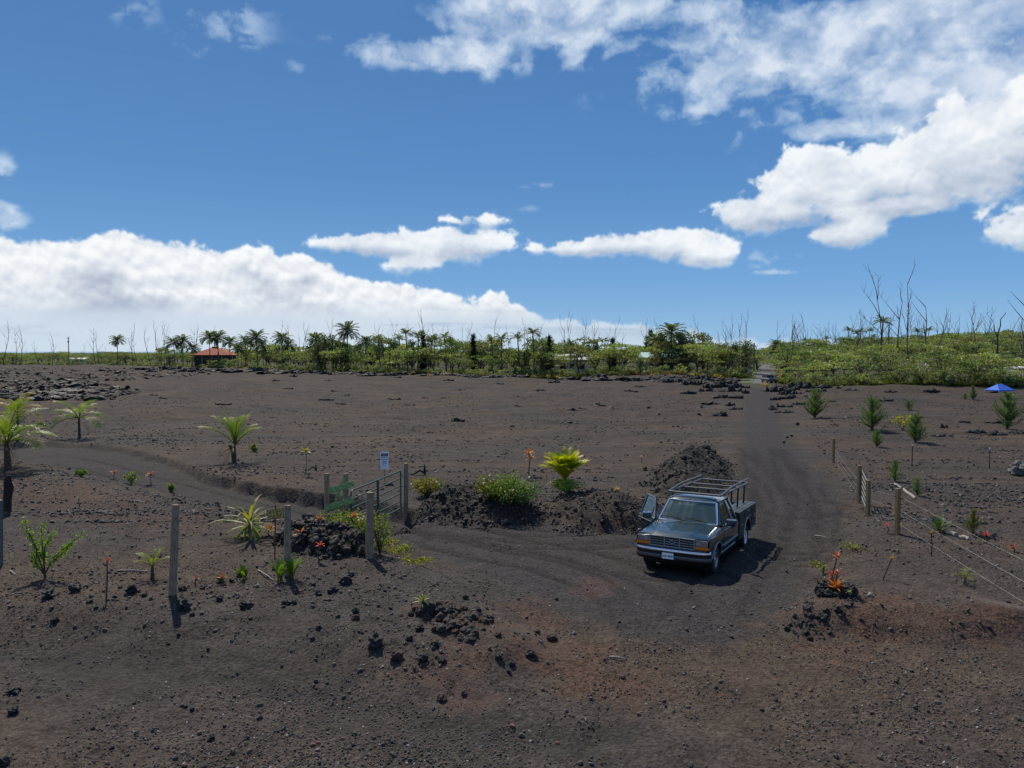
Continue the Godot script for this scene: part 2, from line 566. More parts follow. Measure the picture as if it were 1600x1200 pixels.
func sky_at(az: float, el: float) -> Color:
	var c := blue(az, el)
	# thin cloud
	var a := 0.0
	var outside := maxf(ss(40.0, 52.0, absf(az)), ss(26.0, 34.0, el))
	var m := 0.0
	for i in range(0, veil_f.size(), 5):
		var dx := (az - veil_f[i]) / veil_f[i + 2]
		if absf(dx) > 2.0:
			continue
		var dy := (el - veil_f[i + 1]) / veil_f[i + 3]
		if absf(dy) > 2.0:
			continue
		m = maxf(m, veil_f[i + 4] * (1.0 - ss(0.35, 1.75, sqrt(dx * dx + dy * dy))))
	if outside > 0.0:
		m = maxf(m, outside * clampf(0.42 + 1.3 * nLow.get_noise_2d(az * 0.7, el * 1.1 + 90.0), 0.0, 0.85) * ss(4.0, 14.0, el))
	if m > 0.02:
		var w := nWisp.get_noise_2d(az + el * 0.35, el * 1.7 - az * 0.25)
		var w2 := nWisp.get_noise_2d(az * 2.6 + 70.0, el * 3.8)
		a = clampf(m * 1.1 - 0.42 + w * 0.95 + w2 * 0.42, 0.0, 1.0)
		a = a / (a + 0.42) * 1.2 * minf(1.0, m * 1.8)
		var tone := clampf(0.55 + w * 0.75 + w2 * 0.8, 0.0, 1.0)
		c = c.lerp(Vector3(172, 189, 216).lerp(Vector3(240, 244, 250), tone), clampf(a, 0.0, 0.93))
	# heaped cloud
	var f := 0.0
	var low := 0.0
	for i in range(0, puff_f.size(), 4):
		var dx := (az - puff_f[i]) / puff_f[i + 2]
		if absf(dx) > 1.9:
			continue
		var dy := (el - puff_f[i + 1]) / puff_f[i + 3]
		if absf(dy) > 1.9:
			continue
		var e: float = maxf(0.0, 1.0 - (dx * dx + dy * dy) / 3.4)
		e = e * e
		f += e
		low += dy * e
	if f > 0.01:
		low /= f
		var b := billow(az, el)
		var soft := nWisp.get_noise_2d(az * 1.9 + 11.0, el * 2.6)
		var fine := nWisp.get_noise_2d(az * 5.0 + 31.0, el * 6.0)
		var under := ss(0.25, -0.7, low)
		var dd := minf(f, 1.2) - 0.62 + (0.36 - 0.2 * under) * b + 0.8 * soft + 0.45 * fine
		var al := ss(-0.04, 0.24 + 0.5 * under, dd)
		var b2 := billow(az - 0.12, el + 0.35)
		var tone := clampf(0.86 + 0.5 * (b - b2) - 0.6 * under * ss(0.05, 0.5, dd) + 0.45 * soft, 0.0, 1.0)
		c = c.lerp(Vector3(160, 176, 200).lerp(Vector3(246, 249, 252), tone), al * 0.97)
	# bank along the horizon
	var top := bank_top(az)
	if el < top + 2.0 and top > -0.5:
		var b := billow(az * 1.15 + 40.0, el * 1.1)
		var dp := top - el + 1.0 * b + 0.5 * nWisp.get_noise_2d(az * 3.0, el * 3.0 + 40.0)
		var al := ss(-0.05, 0.22, dp)
		if al > 0.0:
			var b2 := billow((az - 0.15) * 1.15 + 40.0, (el + 0.42) * 1.1)
			var belly := ss(1.1, 3.4, dp) * ss(1.2, 2.6, el)
			var patch := clampf(0.5 + 1.6 * nLow.get_noise_2d(az * 1.7 + 20.0, el * 3.2), 0.0, 1.0)
			var tone := clampf(0.9 + 0.75 * (b - b2) - belly * (0.1 + 0.85 * patch) , 0.0, 1.0)
			var w := Vector3(152, 165, 190).lerp(Vector3(247, 250, 252), tone)
			var streak := ss(0.12, 0.5, nWisp.get_noise_2d(az * 0.35 + 7.0, el * 5.5)) * ss(4.2, 2.6, el) * ss(0.6, 1.5, el)
			var hazy := Vector3(206, 219, 232).lerp(Vector3(172, 186, 208), 0.75 * streak)
			w = w.lerp(hazy, ss(4.0, 2.2, el) * 0.9)
			al *= lerpf(1.0, 0.72 + 0.2 * ss(-3.0, -12.0, az), ss(3.0, 0.5, el))
			c = c.lerp(w, al)
	return Color(c.x / 255.0, c.y / 255.0, c.z / 255.0)

func sky_block(x0: int, nx: int, y0: int, ny: int, w: int, h: int) -> Image:
	var rows := []
	rows.resize(ny)
	var job := func(i: int) -> void:
		var el := 90.0 - 180.0 * (y0 + i + 0.5) / h
		var b := PackedByteArray()
		b.resize(nx * 3)
		for k in nx:
			var az := 360.0 * (x0 + k + 0.5) / w
			if az > 180.0:
				az -= 360.0
			var c := sky_at(az, el)
			b[k * 3] = c.r8
			b[k * 3 + 1] = c.g8
			b[k * 3 + 2] = c.b8
		rows[i] = b
	var gid := WorkerThreadPool.add_group_task(job, ny)
	WorkerThreadPool.wait_for_group_task_completion(gid)
	var all := PackedByteArray()
	for i in ny:
		all.append_array(rows[i])
	return Image.create_from_data(nx, ny, false, Image.FORMAT_RGB8, all)

func make_sky() -> Image:
	sky_setup()
	# the whole sky, coarse
	var img := Image.create(1024, 512, false, Image.FORMAT_RGB8)
	img.fill(Color(0.55, 0.66, 0.78))
	img.blit_rect(sky_block(0, 1024, 0, 260, 1024, 512), Rect2i(0, 0, 1024, 260), Vector2i.ZERO)
	img.resize(4096, 2048, Image.INTERPOLATE_CUBIC)
	# the same sky again, finer, round the direction the camera faces
	var half := 440
	for x0 in [0, 4096 - half]:
		img.blit_rect(sky_block(x0, half, 710, 335, 4096, 2048), Rect2i(0, 0, half, 335), Vector2i(x0, 710))
	return img

# ---------------------------------------------------------------- ground
var zones := {}

func zone(key: String, pts: Array) -> void:
	var p := PackedVector2Array()
	for q in pts:
		var w := flat(q[0], q[1])
		p.append(Vector2(w.x, w.z))
	var r := Rect2(p[0], Vector2.ZERO)
	for q in p:
		r = r.expand(q)
	zones[key] = [p, r.grow(3.0)]

# signed distance to a zone's outline: negative inside; read from a grid made once
func sd(key: String, x: float, z: float) -> float:
	var e: Array = zones[key]
	var r: Rect2 = e[1]
	if not r.has_point(Vector2(x, z)):
		return 3.0
	if e.size() < 5:
		return sd_exact(e[0], Vector2(x, z))
	var g: PackedFloat32Array = e[2]
	var nx: int = e[3]
	var fx := (x - r.position.x) / GRID
	var fz := (z - r.position.y) / GRID
	var i := mini(int(fx), nx - 2)
	var j := mini(int(fz), int(e[4]) - 2)
	fx -= i
	fz -= j
	var k := j * nx + i
	return lerpf(lerpf(g[k], g[k + 1], fx), lerpf(g[k + nx], g[k + nx + 1], fx), fz)

const GRID := 0.3

func bake_zone(key: String) -> void:
	var e: Array = zones[key]
	var r: Rect2 = e[1]
	var nx := int(r.size.x / GRID) + 3
	var nz := int(r.size.y / GRID) + 3
	var p: PackedVector2Array = e[0]
	var rows := []
	rows.resize(nz)
	var job := func(j: int) -> void:
		var row := PackedFloat32Array()
		for i in nx:
			row.append(clampf(sd_exact(p, r.position + Vector2(i, j) * GRID), -4.0, 4.0))
		rows[j] = row
	var gid := WorkerThreadPool.add_group_task(job, nz)
	WorkerThreadPool.wait_for_group_task_completion(gid)
	var g := PackedFloat32Array()
	for j in nz:
		g.append_array(rows[j])
	zones[key] = [p, r, g, nx, nz]

static func sd_exact(p: PackedVector2Array, q: Vector2) -> float:
	var best := 1e9
	var inside := false
	var k := p.size() - 1
	for i in p.size():
		var a := p[i]
		var b := p[k]
		var ab := b - a
		var t := clampf((q - a).dot(ab) / ab.length_squared(), 0.0, 1.0)
		best = minf(best, q.distance_squared_to(a + ab * t))
		if (a.y > q.y) != (b.y > q.y) and q.x < (b.x - a.x) * (q.y - a.y) / (b.y - a.y) + a.x:
			inside = not inside
		k = i
	var d := sqrt(best)
	return -d if inside else d

var road := PackedVector2Array()
var drive := PackedVector2Array()
var turns := []

# (distance along the side, true if near) of the closest point on a path; positive to the right of it
func off_path(path: PackedVector2Array, x: float, z: float) -> float:
	var q := Vector2(x, z)
	var best := 1e9
	var res := 1e3
	for i in path.size() - 1:
		var a := path[i]
		var ab := path[i + 1] - a
		var t := clampf((q - a).dot(ab) / ab.length_squared(), 0.0, 1.0)
		var c := q - (a + ab * t)
		var d := c.length_squared()
		if d < best:
			best = d
			res = sqrt(d) * signf(ab.cross(c))
	return res

func path_px(pts: Array) -> PackedVector2Array:
	var cv := Curve2D.new()
	var ws := []
	for q in pts:
		var w := flat(q[0], q[1])
		ws.append(Vector2(w.x, w.z))
	for i in ws.size():
		var t: Vector2 = (ws[mini(i + 1, ws.size() - 1)] - ws[maxi(i - 1, 0)]) * 0.17
		cv.add_point(ws[i], -t, t)
	return cv.tessellate(3, 6.0)

func ground_setup() -> void:
	nA.seed = 2
	nA.frequency = 0.02
	nA.fractal_octaves = 4
	nB.seed = 7
	nB.frequency = 0.22
	nB.fractal_octaves = 4
	nC.seed = 13
	nC.frequency = 1.6
	nC.fractal_octaves = 3
	nS.seed = 17
	nS.frequency = 1.0
	nS.fractal_octaves = 3
	zone("bank_left", [[-330, 752], [-100, 728], [0, 722], [80, 736], [160, 752], [330, 790], [420, 806], [500, 832], [575, 850], [640, 872], [720, 905], [800, 950], [850, 1000], [870, 1050], [790, 1085], [640, 1085], [420, 1035], [200, 1010], [-100, 1000], [-500, 1000]])
	zone("bank_right", [[1332, 812], [1380, 812], [1480, 835], [1720, 880], [1900, 980], [1620, 1005], [1420, 1010], [1300, 1000], [1235, 985], [1215, 965], [1262, 925], [1285, 880], [1290, 840]])
	zone("drive", [[-420, 668], [0, 690], [110, 694], [180, 703], [250, 716], [330, 742], [430, 763], [520, 773], [600, 785], [650, 800], [640, 830], [590, 840], [500, 815], [420, 798], [330, 782], [160, 745], [0, 712], [-420, 696]])
	zone("court", [[640, 806], [760, 812], [850, 812], [960, 818], [1080, 800], [1150, 770], [1155, 720], [1160, 640], [1172, 606], [1208, 606], [1216, 640], [1232, 690], [1290, 740], [1325, 790], [1318, 812], [1280, 850], [1270, 900], [1225, 945], [1190, 990], [1100, 1010], [960, 1000], [880, 960], [790, 920], [700, 880], [620, 850], [590, 830]])
	zone("track", [[-400, 1015], [0, 1005], [200, 1015], [420, 1040], [620, 1080], [760, 1110], [900, 1120], [1020, 1130], [1000, 1190], [800, 1190], [560, 1140], [300, 1080], [0, 1050], [-400, 1060]])
	zone("red_a", [[760, 925], [840, 945], [930, 1005], [1010, 1050], [1060, 1080], [1000, 1105], [880, 1075], [800, 1030], [690, 1090], [640, 1060], [720, 1020], [820, 990]])
	zone("red_b", [[1240, 968], [1340, 952], [1480, 965], [1620, 975], [1620, 1015], [1440, 1000], [1330, 1015], [1300, 1060], [1260, 1020], [1280, 990]])
	zone("red_c", [[0, 745], [120, 765], [240, 800], [380, 820], [330, 850], [180, 850], [60, 820], [-60, 800]])
	zone("red_d", [[905, 902], [950, 898], [975, 920], [930, 935], [880, 925]])
	road = path_px([[1190, 602], [1187, 640], [1188, 680], [1205, 725], [1215, 770], [1185, 850], [1110, 940], [1040, 1050], [990, 1200]])
	drive = path_px([[-400, 682], [0, 703], [150, 724], [330, 762], [480, 790], [620, 815], [800, 850], [960, 880], [1100, 900]])
	for key in zones.keys():
		bake_zone(key)
	turns = [road, drive, path_px([[1200, 700], [1225, 745], [1245, 800], [1230, 860]]), path_px([[690, 830], [820, 845], [960, 838], [1060, 800]]), path_px([[640, 815], [760, 840], [900, 868], [1000, 905], [1060, 980]]), path_px([[1290, 790], [1230, 800], [1200, 760], [1185, 700]]), path_px([[660, 822], [760, 832], [880, 838], [1000, 828]]), path_px([[700, 850], [850, 880], [970, 925], [1040, 1000]]), path_px([[1178, 690], [1190, 740], [1225, 790], [1245, 850]]), path_px([[1195, 690], [1232, 740], [1275, 795], [1255, 870]])]

func hgt(x: float, z: float) -> float:
	var d := -z
	var az := x / maxf(d, 1.0)
	var y := 0.0
	var far := ss(28.0, 75.0, d)
	var lane := absf(x - (0.318 * d + 0.8))
	var keep := 1.0
	if d > 28.0 and d < 330.0:
		keep = ss(2.0, 7.0, lane)
	y += far * nA.get_noise_2d(x * 1.3, z * 1.3) * 1.1 * (0.12 + 0.88 * keep)
	y += nB.get_noise_2d(x, z) * (0.07 + 0.14 * far) * (0.25 + 0.75 * keep)
	# the land climbs to the right, far off
	if d > 125.0:
		y += 2.3 * ss(140.0, 260.0, d) * ss(0.0, 0.3, az)
		y += 7.0 * ss(0.28, 0.66, az) * ss(190.0, 500.0, d) + 3.0 * ss(0.3, 0.6, az) * ss(130.0, 240.0, d)
	if d < 62.0:
		var sdr := sd("drive", x, z)
		var wob := nB.get_noise_2d(x * 2.0 + 40.0, z * 2.0) * 0.35
		y -= lerpf(0.28, 0.55, ss(-20.0, -9.0, x)) * ss(0.14, -0.14, sdr + wob * 0.8)
		if d < 46.0:
			y += 0.34 * ss(0.3, -1.3, sd("bank_left", x, z) + wob) * ss(-0.1, 0.7, sdr)
			y += 0.42 * ss(0.2, -1.1, sd("bank_right", x, z) + wob)
			y -= 0.10 * ss(0.2, -0.8, sd("track", x, z))
			if d > 8.0:
				y += nC.get_noise_2d(x, z) * 0.04
	# the yard dips where the truck's tail stands
	y -= 0.21 * exp(-((x - 6.1) * (x - 6.1) + (z + 23.6) * (z + 23.6)) / 10.0)
	return y

# how deep the wheels have cut here, 0 to 1
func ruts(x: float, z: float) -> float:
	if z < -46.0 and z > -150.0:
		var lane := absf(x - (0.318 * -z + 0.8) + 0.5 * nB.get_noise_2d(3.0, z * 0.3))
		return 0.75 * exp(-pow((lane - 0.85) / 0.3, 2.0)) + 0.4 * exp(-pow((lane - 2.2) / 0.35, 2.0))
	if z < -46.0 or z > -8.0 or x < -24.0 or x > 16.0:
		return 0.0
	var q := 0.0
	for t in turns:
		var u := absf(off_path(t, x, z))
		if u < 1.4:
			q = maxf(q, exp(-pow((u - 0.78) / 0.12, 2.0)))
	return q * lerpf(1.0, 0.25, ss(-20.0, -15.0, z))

func gcol(x: float, z: float, rut := 0.0) -> Color:
	var d := -z
	var grey := Color(0.064, 0.059, 0.057)
	var brown := Color(0.089, 0.069, 0.056)
	var n1 := nB.get_noise_2d(x * 0.35 + 90.0, z * 0.5)
	var n2 := nA.get_noise_2d(x * 4.0, z * 4.0 + 30.0)
	var c := grey.lerp(brown, clampf(0.55 + n1 * 0.9 + n2 * 0.7, 0.0, 1.0))
	# long scrape marks left by the levelling blade
	var st := nS.get_noise_2d(x * 0.05 + 0.02 * z, z * (0.9 if d > 50.0 else 1.4))
	c = c * (1.0 + 0.34 * st * ss(20.0, 45.0, d))
	var p1 := nC.get_noise_2d(x * 0.45, z * 0.45)
	c = c * (1.0 + 0.30 * p1)
	var edge := nB.get_noise_2d(x * 3.0, z * 3.0) * 0.6 + nC.get_noise_2d(x, z) * 0.25
	if d < 150.0:
		var lane := minf(ss(0.6, -0.6, sd("court", x, z) + edge * 1.3), 1.0)
		lane = maxf(lane, ss(0.4, -0.4, sd("drive", x, z) + edge))
		c = c.lerp(Color(0.053, 0.051, 0.054) * (1.0 + 0.10 * p1), lane * 0.92)
		if d < 46.0:
			c = c.lerp(Color(0.047, 0.045, 0.045), 0.9 * ss(0.5, -0.7, sd("track", x, z) + edge * 1.4))
			var red := ss(0.5, -0.6, sd("red_a", x, z) + edge * 2.0) + ss(0.4, -0.6, sd("red_b", x, z) + edge * 2.0) + 0.6 * ss(0.5, -0.8, sd("red_c", x, z) + edge * 2.5)
			c = c.lerp(Color(0.112, 0.064, 0.047), clampf(red, 0.0, 1.0) * 0.6)
			c = c.lerp(Color(0.115, 0.068, 0.06), 0.5 * ss(0.2, -0.3, sd("red_d", x, z) + edge))
			# disturbed cinders in the wheel marks
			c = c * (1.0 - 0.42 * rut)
	if d > 118.0:
		var line := 0.0
		var az := x / d
		var edge_d := 175.0 if az < 0.31 else 124.0
		if az < -0.1:
			edge_d = lerpf(175.0, 340.0, clampf((-0.1 - az) / 0.5, 0.0, 1.0))
		line = ss(edge_d - 4.0, edge_d + 10.0, d + n1 * 18.0)
		c = c.lerp(Color(0.07, 0.085, 0.035) * (1.0 + 0.5 * n1), line * 0.85)
	return c * 1.36

func build_ground() -> void:
	var zs := PackedFloat32Array()
	var r := -45.0
	while r < 6.0:
		zs.append(r)
		r += 3.0
	r = 6.0
	while r < 4200.0:
		zs.append(r)
		r += clampf(r * 0.0072, 0.085, 400.0) * (1.0 if r < 60.0 else lerpf(1.0, 5.0, clampf((r - 60.0) / 600.0, 0.0, 1.0)))
	var cols := 361
	var rows := zs.size()
	var us := PackedFloat32Array()
	for j in cols:
		var s := -1.0 + 2.0 * j / (cols - 1)
		us.append(s * (0.42 + 0.58 * s * s))
	var v := PackedVector3Array()
	var c := PackedColorArray()
	v.resize(rows * cols)
	c.resize(rows * cols)
	var job := func(i: int) -> Array:
		var z := -zs[i]
		var w := 30.0 + 1.9 * maxf(zs[i], 0.0)
		if zs[i] < 40.0:
			w = lerpf(60.0, 22.0 + 1.9 * zs[i], ss(-20.0, 6.0, zs[i])) if zs[i] < 6.0 else 22.0 + 2.1 * zs[i]
		var a := PackedVector3Array()
		var b := PackedColorArray()
		for j in cols:
			var x := us[j] * w
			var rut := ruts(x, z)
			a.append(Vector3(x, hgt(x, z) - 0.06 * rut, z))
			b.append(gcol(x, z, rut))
		return [a, b]
	var res := []
	res.resize(rows)
	var gid := WorkerThreadPool.add_group_task(func(i: int) -> void: res[i] = job.call(i), rows)
	WorkerThreadPool.wait_for_group_task_completion(gid)
	for i in rows:
		for j in cols:
			v[i * cols + j] = res[i][0][j]
			c[i * cols + j] = res[i][1][j]
	var n := PackedVector3Array()
	n.resize(rows * cols)
	for i in rows:
		for j in cols:
			var du := v[mini(i + 1, rows - 1) * cols + j] - v[maxi(i - 1, 0) * cols + j]
			var dv := v[i * cols + mini(j + 1, cols - 1)] - v[i * cols + maxi(j - 1, 0)]
			n[i * cols + j] = dv.cross(du).normalized()
	var ix := PackedInt32Array()
	ix.resize((rows - 1) * (cols - 1) * 6)
	var o := 0
	for i in rows - 1:
		for j in cols - 1:
			var a := i * cols + j
			ix[o] = a; ix[o + 1] = a + cols; ix[o + 2] = a + 1
			ix[o + 3] = a + 1; ix[o + 4] = a + cols; ix[o + 5] = a + cols + 1
			o += 6
	var arr := []
	arr.resize(Mesh.ARRAY_MAX)
	arr[Mesh.ARRAY_VERTEX] = v
	arr[Mesh.ARRAY_NORMAL] = n
	arr[Mesh.ARRAY_COLOR] = c
	arr[Mesh.ARRAY_INDEX] = ix
	var mesh := ArrayMesh.new()
	mesh.add_surface_from_arrays(Mesh.PRIMITIVE_TRIANGLES, arr)
	var g := part(mesh, "ground", M.ground, self)
	tag(g, "bare grey brown volcanic cinder ground with wheel tracks", "ground", "", "structure")
	print("ground ", rows, " x ", cols)

# ---------------------------------------------------------------- rocks
var rock_small := []
var rock_big := []
var slab_mesh := []
var rubble_mesh: Mesh

func ico(level: int) -> Array:
	var t := (1.0 + sqrt(5.0)) / 2.0
	var v := []
	for q in [[-1, t, 0], [1, t, 0], [-1, -t, 0], [1, -t, 0], [0, -1, t], [0, 1, t], [0, -1, -t], [0, 1, -t], [t, 0, -1], [t, 0, 1], [-t, 0, -1], [-t, 0, 1]]:
		v.append(Vector3(q[0], q[1], q[2]).normalized())
	var f := [[0, 11, 5], [0, 5, 1], [0, 1, 7], [0, 7, 10], [0, 10, 11], [1, 5, 9], [5, 11, 4], [11, 10, 2], [10, 7, 6], [7, 1, 8], [3, 9, 4], [3, 4, 2], [3, 2, 6], [3, 6, 8], [3, 8, 9], [4, 9, 5], [2, 4, 11], [6, 2, 10], [8, 6, 7], [9, 8, 1]]
	for l in level:
		var g := []
		var mids := {}
		for q in f:
			var m := []
			for e in 3:
				var a: int = q[e]
				var b: int = q[(e + 1) % 3]
				var key := mini(a, b) * 100000 + maxi(a, b)
				if not mids.has(key):
					mids[key] = v.size()
					v.append(((v[a] + v[b]) * 0.5).normalized())
				m.append(mids[key])
			g.append([q[0], m[0], m[2]])
			g.append([q[1], m[1], m[0]])
			g.append([q[2], m[2], m[1]])
			g.append([m[0], m[1], m[2]])
		f = g
	return [v, f]

func rock_mesh(level: int, seed: int, rough: float, squash: Vector3) -> ArrayMesh:
	var n := FastNoiseLite.new()
	n.seed = seed
	n.frequency = 0.9
	n.fractal_octaves = 3
	var g := FastNoiseLite.new()
	g.noise_type = FastNoiseLite.TYPE_CELLULAR
	g.seed = seed + 50
	g.frequency = 1.1
	var s := ico(level)
	var mb := MB.new()
	var p := []
	for q in s[0]:
		var w: float = 1.0 + rough * n.get_noise_3dv(q * 1.3) * 1.5 + rough * 0.8 * g.get_noise_3dv(q * 1.6)
		p.append(q * w * squash)
	for q in s[1]:
		mb.tri(p[q[0]], p[q[1]], p[q[2]])
	return mb.mesh()

func rocks_setup() -> void:
	rubble_mesh = rock_mesh(0, 410, 0.6, Vector3(1, 0.75, 0.8) * 0.5)
	for i in 7:
		rock_small.append(rock_mesh(1, 100 + i, 0.36, Vector3(1, rr(0.6, 0.85), rr(0.75, 1.0)) * 0.5))
	for i in 5:
		rock_big.append(rock_mesh(2, 200 + i, 0.36, Vector3(1, rr(0.65, 0.85), rr(0.75, 1.0)) * 0.5))
	for i in 5:
		slab_mesh.append(rock_mesh(1, 300 + i, 0.4, Vector3(1, 0.2, rr(0.6, 0.9)) * 0.5))

func rand_basis(tilt := 0.5) -> Basis:
	return Basis.from_euler(Vector3(rr(-tilt, tilt), rr(0, TAU), rr(-tilt, tilt)))

# a heap: ground shape raised over an outline, with loose rocks on it
func heap(called: String, label: String, category: String, outline: Array, high: float, ramp: float, rough: float, c0: Color, c1: Color, n_rocks: int, r0: float, r1: float, mats: Array, gully := 0.0) -> Node3D:
	var poly := PackedVector2Array()
	var mid := Vector2.ZERO
	for q in outline:
		var w := flat(q[0], q[1], 0.15)
		poly.append(Vector2(w.x, w.z))
		mid += Vector2(w.x, w.z)
	mid /= poly.size()
	zones["_heap"] = [poly, Rect2(mid - Vector2(40, 40), Vector2(80, 80))]
	var box := Rect2(poly[0], Vector2.ZERO)
	for q in poly:
		box = box.expand(q)
	box = box.grow(0.5)
	var cell := 0.09 if box.size.length() < 9.0 else 0.13
	var nx := int(box.size.x / cell) + 2
	var nz := int(box.size.y / cell) + 2
	var y0 := hgt(mid.x, mid.y)
	var o := thing(called, label, category, Vector3(mid.x, y0, mid.y))
	var pts := PackedVector3Array()
	var up := PackedFloat32Array()
	var cols := PackedColorArray()
	for i in nz:
		for j in nx:
			var x := box.position.x + j * cell
			var z := box.position.y + i * cell
			var s := sd("_heap", x, z) + nB.get_noise_2d(x * 3.0, z * 3.0 + 9.0) * 0.35
			var h := high * tanh(maxf(-s, 0.0) * 0.85 / ramp * minf(1.0, 0.45 - s * 0.6)) * (0.82 + 0.5 * nB.get_noise_2d(x * 1.6 + 5.0, z * 1.6))
			var dirt := clampf(-s / 0.5, 0.0, 1.0)
			h += dirt * rough * (nC.get_noise_2d(x * 1.1, z * 1.1) + 0.6 * nC.get_noise_2d(x * 2.4, z * 2.4 + 7.0))
			if gully > 0.0:
				h += dirt * gully * absf(nS.get_noise_2d((x * 0.8 + z * 0.55) * 0.9, (z - x) * 0.12)) * -1.0
			if s > 0.0:
				h = -0.02 - 0.2 * s
			pts.append(Vector3(x - mid.x, hgt(x, z) + h - y0, z - mid.y))
			up.append(h)
			var t := clampf(0.5 + nB.get_noise_2d(x * 2.2, z * 2.2 + 50.0) * 1.1 + nC.get_noise_2d(x * 0.7, z * 0.7) * 0.5, 0.0, 1.0)
			cols.append(gcol(x, z).lerp(c0.lerp(c1, t) * 1.5, ss(0.0, 0.75 if high < 0.2 else 0.3, -s + 0.5 * nC.get_noise_2d(x * 0.8, z * 0.8))))
	var mb := MB.new()
	var nn := PackedVector3Array()
	nn.resize(pts.size())
	for i in nz:
		for j in nx:
			var du := pts[mini(i + 1, nz - 1) * nx + j] - pts[maxi(i - 1, 0) * nx + j]
			var dv := pts[i * nx + mini(j + 1, nx - 1)] - pts[i * nx + maxi(j - 1, 0)]
			nn[i * nx + j] = du.cross(dv).normalized()
	for i in nz - 1:
		for j in nx - 1:
			var a := i * nx + j
			var b := a + 1
			var e := a + nx
			var f := e + 1
			if maxf(maxf(up[a], up[b]), maxf(up[e], up[f])) < -0.015:
				continue
			for t in [[a, e, f], [a, f, b]]:
				mb.v.append(pts[t[0]]); mb.v.append(pts[t[2]]); mb.v.append(pts[t[1]])
				mb.n.append(nn[t[0]]); mb.n.append(nn[t[2]]); mb.n.append(nn[t[1]])
				mb.c.append(cols[t[0]]); mb.c.append(cols[t[2]]); mb.c.append(cols[t[1]])
	part(mb.mesh(), "mound", M.heap, o)
	var made := 0
	var tries := 0
	while made < n_rocks and tries < n_rocks * 20:
		tries += 1
		var k := rng.randi_range(0, pts.size() - 1)
		if up[k] < 0.03:
			continue
		var r := lerpf(r0, r1, pow(rng.randf(), 2.6))
		var m: Mesh = rock_big[rng.randi() % 5] if r > 0.3 else rock_small[rng.randi() % 7]
		var w := part(m, "rock", mats[rng.randi() % mats.size()], o)
		w.transform = Transform3D(rand_basis(0.9).scaled(Vector3.ONE * r), pts[k] + Vector3(0, r * 0.1, 0))
		made += 1
	# the fine rubble between them
	var spots := []
	var tint := []
	var area := box.size.x * box.size.y
	for i in int(minf(area * 80.0, 3500.0)):
		var k := rng.randi_range(0, pts.size() - 1)
		if up[k] < 0.02 - high * 0.1:
			continue
		var r := lerpf(0.035, r0 * 1.2 + minf(high, 1.0) * 0.11, pow(rng.randf(), 1.7))
		spots.append(Transform3D(rand_basis(0.9).scaled(Vector3.ONE * r), pts[k] + Vector3(rr(-cell, cell), r * 0.15, rr(-cell, cell))))
		tint.append(c0.lerp(c1, rng.randf() * 1.3) * rr(0.5, 1.2))
	if spots.size() > 0:
		var mm := MultiMesh.new()
		mm.transform_format = MultiMesh.TRANSFORM_3D
		mm.use_colors = true
		mm.mesh = rubble_mesh
		mm.instance_count = spots.size()
		for i in spots.size():
			mm.set_instance_transform(i, spots[i])
			mm.set_instance_color(i, tint[i])
		var mi := MultiMeshInstance3D.new()
		mi.name = "rubble"
		mi.multimesh = mm
		mi.material_override = M.pebble
		mi.set_meta("kind", "stuff")
		o.add_child(mi)
	return o

func loose_rock(px: float, py: float, wpx: float, label: String, m: Material, group := "") -> void:
	var p := at(px, py)
	var s := 0.85 * wpx / F * Vector2(p.x, p.z).length()
	var mesh: Mesh = rock_big[rng.randi() % 5] if wpx > 13.0 else rock_small[rng.randi() % 7]
	var o := single(mesh, m, "lava_rock", label, "rock", p + Vector3(0, s * 0.22, 0), group)
	o.basis = rand_basis(0.35).scaled(Vector3(s, s, s))

# a low hump of broken lava crust
func outcrop(px: float, py: float, wpx: float, hpx: float, label: String, m: Material, group: String, lumps := 7) -> void:
	var p := at(px, py)
	var d := -p.z
	var w := wpx / F * d
	var h := hpx / F * d
	var mb := MB.new()
	var s := ico(1)
	var n := FastNoiseLite.new()
	n.seed = int(px * 7.0 + py)
	n.frequency = 0.8
	for k in lumps:
		var t := (k + 0.5) / lumps - 0.5
		var c := Vector3(t * w * 0.85, rr(-0.15, 0.2) * h, rr(-0.4, 0.4) * w * 0.35)
		var sz := Vector3(w / lumps * rr(0.9, 1.9), h * rr(0.45, 1.0) * (1.0 - absf(t) * 0.9), w / lumps * rr(0.8, 1.8))
		var b := Basis.from_euler(Vector3(rr(-0.35, 0.35), rr(0, TAU), rr(-0.3, 0.3)))
		var q := []
		for e in s[0]:
			q.append(c + b * (e * (1.0 + 0.75 * n.get_noise_3dv(e * 1.4 + c * 3.0)) * sz * Vector3(0.6, 0.8, 0.6)))
		for f in s[1]:
			mb.tri(q[f[0]], q[f[1]], q[f[2]])
	single(mb.mesh(), m, "lava_outcrop", label, "lava rock", p, group)

